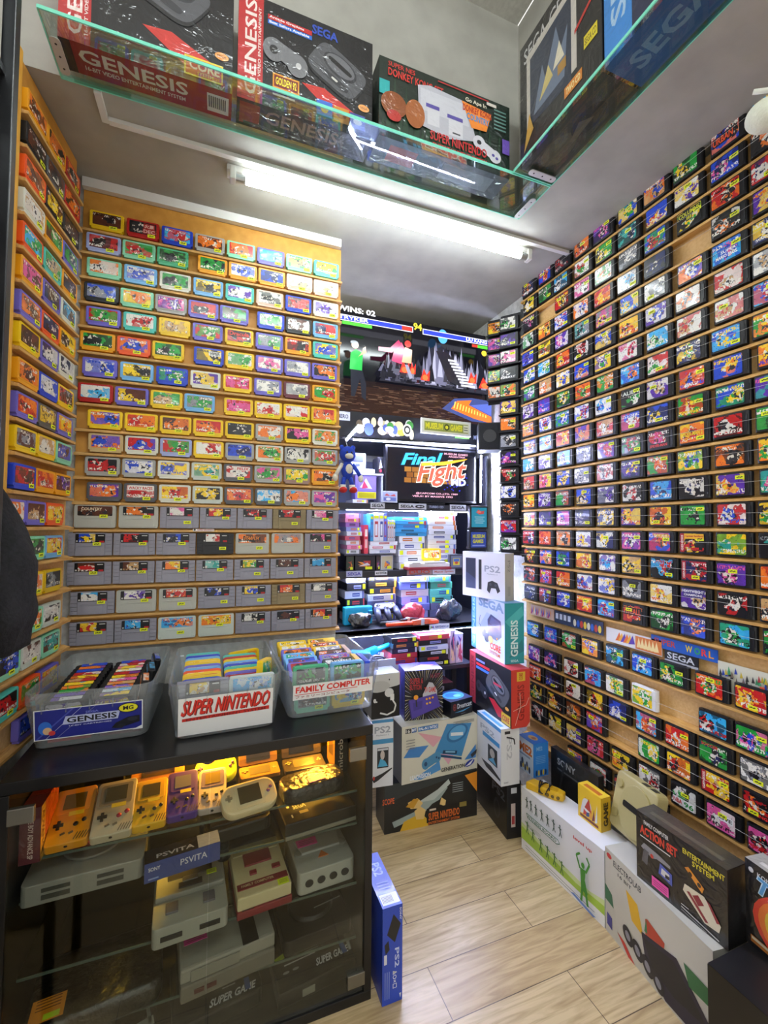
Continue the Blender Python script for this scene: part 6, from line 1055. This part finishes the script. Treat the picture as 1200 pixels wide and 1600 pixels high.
part('body', MB().prism(rrect(.18, .195, .02, 4), 0, .038), P('#1d1a16', .3), t, .006); part('round_deck', MB().prism(ell(.15, .13, 36, 0, .03), .038, .050, scale=.93), P('#241f18', .3), t, .003); part('cartridge_slot', MB().box((0, .035, .0505), (.095, .016, .002)), P('#0a0a0a', .3), t, .0005)
part('front_panel', MB().box((0, -.062, .040), (.15, .042, .006)), P('#2c2418', .3), t, .002); Art().face((-.075, -.083, .0432), (.15, 0, 0), (0, .042, 0), (0, 0, 1), [('t', 'SEGA', .1, .45, .40, .85, '#b8a87a', {'b': .02}), ('r', .05, .12, .7, .2, '#0c0a08'), ('r', .78, .05, 1.0, .45, '#f0d820')]).make('printed_badge', t)
t = console('wide dark console with a cartridge in its slot at the right of the second shelf', (.286, 1.385, L2+.0006), R(6))
part('body', MB().box((0, 0, .024), (.214, .22, .047)), P('#1f1c17', .3), t, .004); part('front_lip', MB().box((0, -.111, .010), (.212, .004, .010)), P('#8f9088', .3, .5), t, .001); part('round_deck', MB().prism(ell(.11, .10, 30, .0, .02), .047, .052), P('#1a1714', .3), t, .002)
part('inserted_cartridge', MB().box((.03, .03, .064), (.075, .018, .034)), P('#15130f', .35), t, .003); part('red_label', MB().box((.03, .0205, .064), (.064, .001, .014)), P('#8a2a2a', .4), t); Art().face((-.107, -.11, .0476), (.214, 0, 0), (0, .22, 0), (0, 0, 1), [('r', .10, .32, .14, .46, '#c9c9b8'), ('r', .12, .10, .14, .16, '#c9c9b8'), ('r', .24, .14, .36, .2, '#d8c88a'), ('t', 'SEGA', .18, .26, .36, .36, '#c9c9c0', {'b': .02}), ('p', [(.84, .42), (.90, .46), (.89, .38)], '#c8e02a'), ('p', [(.80, .6), (.92, .64), (.92, .58)], '#4a4a46')]).make('printed_panel', t)
# third shelf
t = console('light-grey sixteen-bit console with a dark lid and yellow sticker on the third shelf', (-.04, 1.365, L3+.0006), R(4)); t.location.x = -.052
part('body', MB().prism(rrect(.18, .225, .012, 3), 0, .05), P('#a3a49c', .42), t, .005); part('raised_deck', MB().box((0, .035, .056), (.172, .13, .016)), P('#9b9c95', .42), t, .005); part('cartridge_slot', MB().box((0, .035, .0645), (.115, .03, .003)).box((0, -.008, .0645), (.06, .02, .004)), P('#2e2b2c', .4), t, .001); part('eject_key', MB().box((0, .008, .066), (.04, .018, .007)), P('#6c6a6c', .4), t, .002)
part('slider', MB().box((-.045, -.06, .052), (.03, .035, .006)).box((.045, -.06, .052), (.03, .035, .006)), P('#6a676c', .4), t, .002); part('controller_port', MB().box((-.045, -.113, .022), (.05, .003, .012)).box((.045, -.113, .022), (.05, .003, .012)), P('#232224', .4), t, .001); note(t, (.055, .012, .0658), (.026, .018, .0008), '#d8f01e')
t = thing('game_controller', 'dark joystick knob lying on the grey console on the third shelf', 'controller', (.035, 1.425, L3+.0655), 0); part('stick', MB().tube([(0, 0, 0), (0, 0, .012), (0, 0, .03)], [.02, .014, .010], 14).ball((0, 0, .036), .016, 0, 14), P('#17171a', .3), t, 0, True)
t = console('cream and dark-red family console with a yellow sticker on the third shelf', (.132, 1.375, L3+.0006), R(5))
part('base', MB().box((0, 0, .010), (.148, .215, .019)), P('#86202c', .4), t, .003); part('upper_shell', MB().box((0, 0, .036), (.146, .205, .034)), P('#d6cba2', .42), t, .004); part('slot_flap', MB().box((0, .03, .0545), (.078, .05, .006)), P('#8a2430', .4), t, .002); part('eject_key', MB().box((-.02, -.025, .0545), (.020, .016, .006)).box((.045, -.025, .0545), (.024, .016, .006)), P('#8a2430', .4), t, .002); part('red_band', MB().box((0, -.066, .0535), (.138, .022, .003)), P('#7a1f2a', .4), t, .001)
Art().face((-.069, -.077, .0550), (.138, 0, 0), (0, .022, 0), (0, 0, 1), [('t', 'FAMILY COMPUTER', .08, .3, .72, .72, '#d8c89a', {'b': .02})]).make('printed_badge', t); part('ribbed_panel', MB().box((.045, .075, .0542), (.04, .04, .004)).box((-.045, .075, .0542), (.04, .04, .004)), P('#c8bd94', .4), t, .001)
b = MB()
for x in (-.045, .045): b.box((x, -.1035, .012), (.032, .003, .016))
part('controller_dock', b, P('#3a1418', .4), t); note(t, (.052, -.09, .0538), (.03, .022, .0008), '#d8f01e')
t = console('white-grey disc console with four ports in film and a pink note on the third shelf', (.312, 1.385, L3+.0006), R(4))
part('body', MB().prism(rrect(.172, .192, .014, 3), 0, .062), P('#aeb0aa', .4, 0, .7, .25, 30), t, .007); part('disc_lid', MB().prism([(-.06, -.03), (.06, -.03), (.078, .085), (-.078, .085)], .062, .070), P('#b5b7b1', .38), t, .004); [part('round_button', MB().prism(ell(.026, .026, 16, x_, -.02), .061, .068), P('#8f918b', .4), t, .002) for x_ in (-.068, .068)]; part('logo_wedge', MB().prism([(-.016, -.055), (.016, -.055), (.0, -.03)], .0615, .064), P('#d0702a', .4), t)
b = MB()
for k in range(4): b.prism(ell(.024, .020, 14, -.054+.036*k, .030), -.0985, -.092, 'Y')
part('controller_port', b, P('#25262a', .4), t); note(t, (-.035, .01, .0715), (.062, .032, .001))
t = thing('wrapped_console', 'black console wrapped in crinkled film with an orange note at the lower left', 'console', (-.262, 1.36, L4+.0006), R(6)); part('wrapped_body', MB().prism(rrect(.29, .20, .03, 4), 0, .055), P('#121110', .3, 0, 1, 1.0, 30), t, .012, True); b = MB(); b.box((-.10, -.055, .0568), (.068, .06, .001)); b.box((-.09, -.075, .0576), (.032, .014, .0006), mi=1)
for k in range(4): b.box((-.10, -.03-.008*k, .0576), (.05, .002, .0004), mi=2)
part('price_note', b, [P('#e89020', .5), P('#c8e82a', .5), P('#6a3a10', .6)], t)
# fourth shelf
t = console('grey front-loading console with a black stripe and pink note on the fourth shelf', (.062, 1.365, L4+.0006), R(7)); t.location.x = .040
part('lower_body', MB().box((0, 0, .022), (.238, .205, .043)), P('#7a766c', .45), t, .006); part('upper_body', MB().box((0, .004, .061), (.24, .20, .036)), P('#9d9a90', .45), t, .006); part('black_stripe', MB().box((.055, -.002, .0795), (.042, .188, .002)), P('#1a1a18', .4), t); part('front_flap', MB().box((-.035, -.099, .058), (.12, .003, .026)), P('#8f8c82', .45), t, .001); part('power_key', MB().box((-.075, -.104, .022), (.024, .004, .010)).box((-.045, -.104, .022), (.024, .004, .010)), P('#5a2a2a', .4), t, .001); note(t, (-.078, -.012, .0798), (.058, .030, .001)); part('vent_groove', MB().box((-.01, .05, .0796), (.16, .003, .002)), P('#7f7c72', .5), t)
t = console('black sixteen-bit console with a silver line at the right of the fourth shelf', (.290, 1.39, L4+.0006), R(4)); part('body', MB().prism(rrect(.20, .20, .012, 3), 0, .04), P('#141414', .35), t, .006); part('round_deck', MB().prism(ell(.14, .13, 36, 0, .0), .04, .052, scale=.93), P('#181818', .35), t, .003); part('silver_line', MB().box((.045, -.03, .0528), (.085, .003, .001), R(6)), P('#b9bcb8', .3, .6), t); part('cartridge_slot', MB().box((0, .03, .0525), (.09, .012, .002)), P('#050505', .4), t)
# bottom board
t = console('black clone console with NIPPON lettering and two yellow stickers at the bottom right', (.278, 1.355, L5+.0006), R(7)); part('body', MB().prism([(-.115, -.10), (.115, -.10), (.108, .10), (-.108, .10)], 0, .045), P('#121213', .35), t, .006); part('side_rib', MB().tube([(.108, -.07, .046), (.113, 0, .05), (.104, .08, .046)], .005, 8), P('#8a8a86', .3, .5), t, 0, True); part('memory_door', MB().box((0, .04, .0465), (.10, .05, .004)), P('#1a1a1c', .35), t, .001)
Art().face((-.115, -.10, .0456), (.23, 0, 0), (0, .2, 0), (0, 0, 1), [('t', 'NIPPON', .36, .50, .66, .60, '#c9c9c6'), ('t', 'SUPER GAME', .52, .14, .95, .25, '#d9d9d9', {'b': .03, 'sh': .06}), ('r', .15, .34, .55, .36, '#c9c9c6'), ('r', .25, .41, .62, .425, '#9a9a98'), ('e', .15, .24, .04, .02, '#8a8a88'), ('e', .27, .24, .04, .02, '#8a8a88'), ('r', .72, .52, .86, .60, '#d8f01e'), ('p', [(.06, .5), (.18, .54), (.18, .46), (.06, .42)], '#d8f01e'), ('r', .86, .14, .92, .3, '#3a5a9a')]).make('printed_panel', t, None); part('front_badge', MB().box((-.03, -.101, .02), (.036, .003, .018)), P('#8f8d80', .4), t, .001)
t = console('black clone console with an oval badge at the bottom middle of the cabinet', (.018, 1.36, L5+.0006), R(7)); part('body', MB().prism(rrect(.225, .19, .02, 4), 0, .042), P('#101011', .35), t, .006); part('oval_badge', MB().prism(ell(.040, .022, 20, .02, .01), .042, .0445), P('#8a8a80', .35, .4), t, .0008)
Art().face((-.112, -.095, .0426), (.225, 0, 0), (0, .19, 0), (0, 0, 1), [('t', 'SUPER GAME', .40, .06, .92, .17, '#d9d9d9', {'b': .03, 'sh': .06}), ('r', .30, .34, .42, .38, '#8a8a88'), ('r', .55, .24, .7, .26, '#9a9a98'), ('r', .8, .08, .86, .26, '#3a5a9a')]).make('printed_panel', t)
t = thing('wrapped_console', 'black and silver framed item in film with a green sticker at the bottom left', 'console', (-.225, 1.33, L5+.0006), R(14)); part('wrapped_body', MB().box((0, 0, .024), (.19, .16, .046)), P('#1a1a19', .3, 0, 1, .8, 40), t, .004); b = MB(); 
for sx, sy, wx, wy in ((0, -1, .17, .022), (0, 1, .17, .008), (-1, 0, .018, .13), (1, 0, .008, .13)): b.box((sx*.076, sy*.060, .0478), (wx, wy, .0016))
part('silver_frame', b, P('#9ea098', .35, .2), t); part('price_sticker', MB().box((-.03, -.0805, .02), (.034, .001, .02)), P('#b8e02a', .5), t)

# ================================================================ tubs on the cabinet
tubm = clear('milky_tub_plastic', '#f6f9fa', .25, .12, '#e9eef0', .08)
def tub(label, c, rz, w_, d, h, art, fh0, fh1, dr=.018):
    t = thing('storage_tub', label, 'tub', c, rz); b = MB(); bw, bd = w_/2-dr, d/2-dr; W2, D2 = w_/2, d/2; th_ = .003
    def ring(x, y, z, r=.03): return [(p[0], p[1], z) for p in rrect(2*x, 2*y, r, 4)]
    rings = [ring(bw, bd, .001), ring(W2-.002, D2-.002, h-.03), ring(W2, D2, h-.028), ring(W2, D2, h), ring(W2-.006, D2-.006, h), ring(W2-.006-th_, D2-.006-th_, h-.03), ring(bw-th_, bd-th_, .004)]
    vs_ = [[b.b.verts.new(p) for p in r_] for r_ in rings]; n = len(vs_[0])
    for i in range(len(vs_)-1):
        for k in range(n): b.b.faces.new((vs_[i][k], vs_[i][(k+1) % n], vs_[i+1][(k+1) % n], vs_[i+1][k]))
    b.b.faces.new(list(reversed(vs_[0]))); b.b.faces.new(vs_[-1])
    part('tub_shell', b, tubm, t, 0, False)
    rm = MB()
    for k in range(5): rm.box((-W2*.7+W2*.35*k, -D2+.002, h-.038), (.003, .008, .022))
    part('rim_rib', rm, tubm, t)
    # front sign follows the draft of the wall
    z0, z1 = fh0*h, fh1*h; f = lambda z: -(bd+(D2-.002-bd)*z/(h-.03))-.0012
    a = Art(); u = W2-.026; a.face((-u, f(z0), z0), (2*u, 0, 0), (0, f(z1)-f(z0), z1-z0), (0, -1, -.1), art); a.make('front_sign', t); return t
# first tub
T1 = (-.297, 1.545, CT+.0006); r1 = R(-1)
sign1 = [('r', 0, 0, 1, 1, '#e6e6e6'), ('r', .01, .03, .99, .97, '#232a86'), ('p', [(.01, .03), (.34, .97), (.36, .97), (.03, .03)], '#4a55b0'), ('p', [(.10, .03), (.42, .97), (.425, .97), (.105, .03)], '#c9cdec'), ('p', [(.20, .03), (.55, .97), (.552, .97), (.203, .03)], '#c9cdec'), ('p', [(.25, .45), (.28, .72), (.78, .72), (.76, .45)], '#b9c0e2'), ('t', 'GENESIS', .29, .49, .75, .68, '#15161c', {'b': .025}), ('t', 'SEGA', .46, .76, .58, .83, '#6f7ad0', {'b': .03}), ('t', '16-BIT CARTRIDGES', .31, .37, .70, .41, '#c9cdec'), ('e', .86, .78, .10, .16, '#15161c'), ('e', .86, .78, .09, .14, '#e6e02a'), ('t', 'MG', .81, .71, .91, .85, '#15161c', {'b': .03}), ('p', [(.70, .14), (.74, .30), (.86, .46), (.97, .48), (.97, .26), (.84, .16)], '#17181f'), ('e', .90, .38, .05, .07, '#2c2e38'), ('p', [(.72, .12), (.78, .26), (.84, .22), (.80, .1)], '#23242c'),
         ('e', .10, .40, .06, .22, '#2f6fd0'), ('e', .12, .30, .04, .12, '#d9b48a'), ('e', .16, .22, .03, .08, '#c83a3a'), ('p', [(.9, .0), (1, .0), (1, .14)], '#e6e6e6')]
tub('milky tub of black cartridges with a blue GENESIS sign, leftmost on the cabinet', T1, r1, .295, .40, .142, sign1, .16, .72)
def intub(T, rz, x, y, z): return (T[0]+x*math.cos(rz)-y*math.sin(rz), T[1]+x*math.sin(rz)+y*math.cos(rz), T[2]+z)
tr = random.Random(11); pal = 'rygbmowpcsyrow'
for col_ in range(2):
    for k in range(11):
        x, y = (-.066, .045)[col_], -.130+.0262*k; q = intub(T1, r1, x, y, .036+.0012*k)
        a_ = 'k'+tr.choice(pal)+tr.choice(pal)
        cart('gen', 'k', a_[1:]+a_[1], q, r1+tr.uniform(-.03, .03), f'black cartridge with {artname(a_[1:]+a_[1])} label, {ORD[k+1]} back in {("left", "right")[col_]} file of GENESIS tub', 'cartridges in the first tub', k == 0, False, None, (R(14), 0, r1+tr.uniform(-.008, .008)), True)
for k in range(3):
    q = intub(T1, r1, .102, -.10+.108*k, .058); a_ = tr.choice(pal)+tr.choice('kwe')
    cart('gen', 'k', a_+'k', q, 0, f'black cartridge with {artname(a_)} label standing sideways, {ORD[k+1]} back at right of GENESIS tub', 'cartridges in the first tub', False, False, None, (R(-8), 0, r1+R(-80)+tr.uniform(-.05, .05)), True)
cart('fam', 'r', 'rrn', intub(T1, r1, -.05, -.163, .008), r1, 'red cartridge pressed against the front wall inside the GENESIS tub', 'cartridges in the first tub', True)
cart('fam', 'n', 'nrk', intub(T1, r1, .066, -.163, .008), r1, 'maroon cartridge pressed against the front wall inside the GENESIS tub', 'cartridges in the first tub', False)
# second tub
T2 = (.030, 1.490, CT+.0006); r2 = R(1)
sign2 = [('r', 0, 0, 1, 1, '#dfe0de'), ('t', 'SUPER NINTENDO', .05, .52, .97, .93, '#7a1418', {'b': .03, 'sh': .04, 'rise': .03}), ('t', 'SUPER NINTENDO', .04, .54, .96, .95, '#d6281f', {'b': .02, 'sh': .04, 'rise': .03}), ('p', [(.04, .38), (.96, .42), (.96, .52), (.04, .46)], '#c8281f'), ('t', 'ENTERTAINMENT SYSTEM', .08, .40, .92, .48, '#7a1418', {'b': .02, 'rise': .04})]
tub('milky tub with a white and red SUPER NINTENDO sign, middle of the cabinet top', T2, r2, .296, .41, .147, sign2, .06, .76)
seq = ['c', 'b', 'y', 'y', 'O', 'c', 'p', 'y', 'y', 'c', 'b', 't']
seq2 = ['p', 'r', 'p', 'y', 't', 'b', 'c', 'y', 'r', 't']
for col_, sq in enumerate((seq, seq2)):
    for k, c in enumerate(sq):
        x, y = (-.066, .050)[col_], -.128+.0245*k; q = intub(T2, r2, x, y, .058+.0008*k)
        cart('fam', c, tr.choice(('ywb', 'gyk', 'rwb', 'bcy'))[:3], q, r2, f'{SNAME[c]} cartridge on edge, {ORD[k+1]} back in {("left", "right")[col_]} file of SUPER NINTENDO tub', 'cartridges in the second tub', False, False, None, (R(-20), 0, r2+tr.uniform(-.03, .03)))
cart('us', 'U', 'yws', intub(T2, r2, -.062, -.163, .062), r2, 'grey wide cartridge with mixed label at the front left of the SUPER NINTENDO tub', 'cartridges in the second tub', False)
cart('ew', 'v', 'cwl', intub(T2, r2, .068, -.160, .060), r2, 'pale-grey wide cartridge with light-blue label at the front right of the SUPER NINTENDO tub', 'cartridges in the second tub', True)
cart('fam', 'y', 'gyt', intub(T2, r2, .108, -.085, .092), 0, 'yellow cartridge tilted sideways out of the right side of the SUPER NINTENDO tub', 'cartridges in the second tub', False, False, None, (0, R(10), r2+R(68)))
cart('fam', 'y', 'yow', intub(T2, r2, .070, .150, .062), 0, 'yellow cartridge standing at the back right of the SUPER NINTENDO tub', 'cartridges in the second tub', False, False, None, (R(-8), 0, r2+R(20)))
# third tub
T3 = (.336, 1.510, CT+.0006); r3 = R(1)
sign3 = [('r', 0, 0, 1, 1, '#e6e6e4'), ('t', 'FAMILY COMPUTER', .03, .46, .97, .88, '#d6281f', {'b': .035, 'rise': .02}), ('l', [(.02, .34), (.80, .38)], .002, '#c8281f'), ('t', 'ファミリーコンピュータ', .03, .10, .70, .28, '#8a1c1c', {'b': .02})]
tub('milky tub with a white strip of red FAMILY COMPUTER lettering, rightmost on the cabinet', T3, r3, .300, .40, .142, sign3, .40, .72)
for k, (c, a_) in enumerate((('m', 'ekq'), ('y', 'ycb'))):
    cart('fam', c, a_, intub(T3, r3, (-.060, .054)[k], -.160, .007), r3, f'{SNAME[c]} cartridge standing low behind the front wall of FAMILY COMPUTER tub, {("left", "right")[k]} one', 'cartridges in the third tub', True, False, (.02, .012))
for k, (c, a_) in enumerate((('g', 'ekg'), ('c', 'kgt'))):
    cart('fam', c, a_, intub(T3, r3, (-.066, .05)[k], -.162, .079), r3, f'{SNAME[c]} cartridge standing high behind the front wall of FAMILY COMPUTER tub, {("left", "right")[k]} one', 'cartridges in the third tub', False, False)
for col_, sq in enumerate(((('p', 'krw'), ('c', 'bqr'), ('c', 'cgo'), ('p', 'oqk'), ('y', 'wye'), ('y', 'ywk')), (('k', 'kwe'), ('p', 'erp'), ('k', 'okq'), ('y', 'wew'), ('a', 'kro'), ('y', 'yqo')))):
    for k, (c, a_) in enumerate(sq):
        q = intub(T3, r3, (-.066, .048)[col_], -.112+.047*k, .088+.002*k)
        cart('fam', c, a_, q, 0, f'{SNAME[c]} cartridge lying back, {ORD[k+1]} from front in {("left", "right")[col_]} file of FAMILY COMPUTER tub', 'cartridges in the third tub', k == 1, False, (.02, .0125), (R(-61), 0, r3+tr.uniform(-.015, .015)))
for k, c in enumerate(('y', 'b', 'i')):
    cart('fam', c, 'ywe', intub(T3, r3, .098+.0225*(k % 2), -.09+.125*(k//2), .066), 0, f'{SNAME[c]} cartridge wedged on edge at the right side of FAMILY COMPUTER tub', 'cartridges in the third tub', False, False, None, (R(-6), 0, r3+R(-92)))

# ================================================================ far left: dark rack, jacket; plush on the panel end
rk = thing('media_rack', 'tall black metal rack with dark cases at the far left edge', 'media rack', (-.52, .96, 0))
for x, y in ((.128, .06), (.128, -.20)): part('upright', MB().box((x, y, 1.25), (.022, .022, 2.5)), P('#121316', .35), rk, .002)
for k in range(9): part('rack_shelf', MB().box((.02, -.07, .30+.27*k), (.21, .28, .014)), P('#17181b', .4), rk, .001)
g = random.Random(8)
for k in range(4, 9):
    for j in range(3):
        c = g.choice(('#1a1c22', '#2a2e38', '#202228', '#3a3e48')); game_case(f'dark case, {ORD[j+1]} back on rack shelf {ORD[k-3]} above the jacket', (-.462, .80+.088*j, .308+.27*k), (.115, .02, .165), c, [('r', .1, .1, .9, .9, g.choice(('#4a5468', '#5a4a4a', '#3a4a5a'))), ('p', [(.2, .2), (.5, .8), (.8, .3)], g.choice(('#8a94a8', '#a89a8a', '#6a7a9a')))], 'dark cases on the far left rack')
jb = MB(); g = random.Random(2); rows, cols = 26, 28; ring_ = []
JX, JY, JT, JB = -.452, 1.155, 1.425, 1.065
for i in range(rows):
    s = i/(rows-1); z = JT-(JT-JB)*s; wx = .018+.072*min(1, (s*2.1)**.8)*(1 if s < .82 else 1-(s-.82)*1.6); wy = .03+.085*min(1, (s*1.7)**.7)*(1 if s < .85 else 1-(s-.85)*1.2); r_ = []
    for k in range(cols):
        a_ = 6.28319*k/cols; f = 1+.07*math.sin(3*a_+5*s)+.045*math.sin(7*a_-9*s+1)+.03*math.sin(11*a_+14*s)+.025*math.sin(19*s+2*a_)
        r_.append(jb.b.verts.new((wx*f*math.cos(a_)-.012*(1-s), wy*f*math.sin(a_), z-1.0)))
    ring_.append(r_)
for i in range(rows-1):
    for k in range(cols): jb.b.faces.new((ring_[i][k], ring_[i][(k+1) % cols], ring_[i+1][(k+1) % cols], ring_[i+1][k]))
jb.b.faces.new(ring_[0]); jb.b.faces.new(list(reversed(ring_[-1])))
jk = thing('jacket', 'black cloth jacket hanging on the dark rack at the left edge', 'jacket', (JX, JY-.0, 1.0)); part('jacket_cloth', jb, noisy('black_cloth', '#0b0b0d', '#1c1c20', 120, rough=.9, bump=.5), jk, 0, True)
part('seam', MB().tube([(.079*math.cos(a_)*1.06-.004, .112*math.sin(a_)*1.06, .21+.01*math.sin(2*a_)) for a_ in [R(-80+8*k) for k in range(20)]], .0018, 5), P('#2a2a2e', .8), jk, 0, True)
part('hanging_loop', MB().tube([(-.012, 0, JT-1.002), (-.012, .0, JT-.975), (.01, .0, JT-.967)], .003, 6), P('#1a1a1c', .8), jk)
part('coat_hook', MB().tube([(.12, .06, 1.44), (.10, .16, 1.43), (.09, .19, 1.455)], .004, 8), ALU, rk)

# plush doll hung at the panel's free end: plain round-eared doll in the same colours and size
q = at(546, 735, Y=1.775); FUR = P('#1f3fae', .95, 0, 0, .4, 300); CRM = P('#d9d6c8', .95, 0, 0, .4, 300); RD = P('#c02a26', .9, 0, 0, .3, 300)
pl = thing('plush_doll', 'blue plush doll with white gloves and red shoes hanging at the panel end', 'plush doll', (q.x-.012, 1.765, q.z-.095))
part('torso', MB().ball((0, 0, .095), (.026, .022, .040), 0, 18), FUR, pl, smooth=True); part('belly_patch', MB().ball((.002, -.010, .097), (.018, .016, .024), 0, 16), CRM, pl, smooth=True)
hd_ = part('head', MB().ball((0, -.002, .160), (.034, .030, .034), 0, 20), FUR, pl, smooth=True); part('muzzle', MB().ball((0, -.026, .150), (.018, .012, .012), 0, 14), CRM, hd_, smooth=True); part('ear', MB().ball((-.024, .002, .188), (.010, .007, .012), 0, 12).ball((.024, .002, .188), (.010, .007, .012), 0, 12), FUR, hd_, smooth=True); part('button_eye', MB().ball((-.010, -.030, .164), (.004, .003, .005), 0, 10).ball((.010, -.030, .164), (.004, .003, .005), 0, 10), P('#15161a', .2), hd_, smooth=True)
for s in (-1, 1):
    a_ = part('arm', MB().tube([(s*.022, 0, .118), (s*.040, -.008, .092), (s*.052, -.012, .070)], [.009, .008, .008], 10), CRM if s < 0 else FUR, pl, smooth=True); part('glove', MB().ball((s*.055, -.013, .060), (.012, .011, .016), 0, 12), CRM, a_, smooth=True)
    l_ = part('leg', MB().tube([(s*.012, 0, .062), (s*.018, -.004, .040), (s*.020, -.006, .020)], [.010, .009, .009], 10), FUR, pl, smooth=True); part('shoe', MB().ball((s*.022, -.016, .010), (.017, .024, .013), 0, 14), RD, l_, smooth=True); part('shoe_band', MB().ball((s*.022, -.016, .013), (.0175, .009, .0128), 0, 14), CRM, l_, smooth=True); part('cuff', MB().tube([(s*.020, -.005, .022), (s*.020, -.005, .032)], .013, 12), CRM, l_, smooth=True)
part('hanging_cord', MB().tube([(0, 0, .192), (-.004, .030, .235), (-.006, .055, .24)], .0012, 6), P('#d9d9d9', .7), pl)
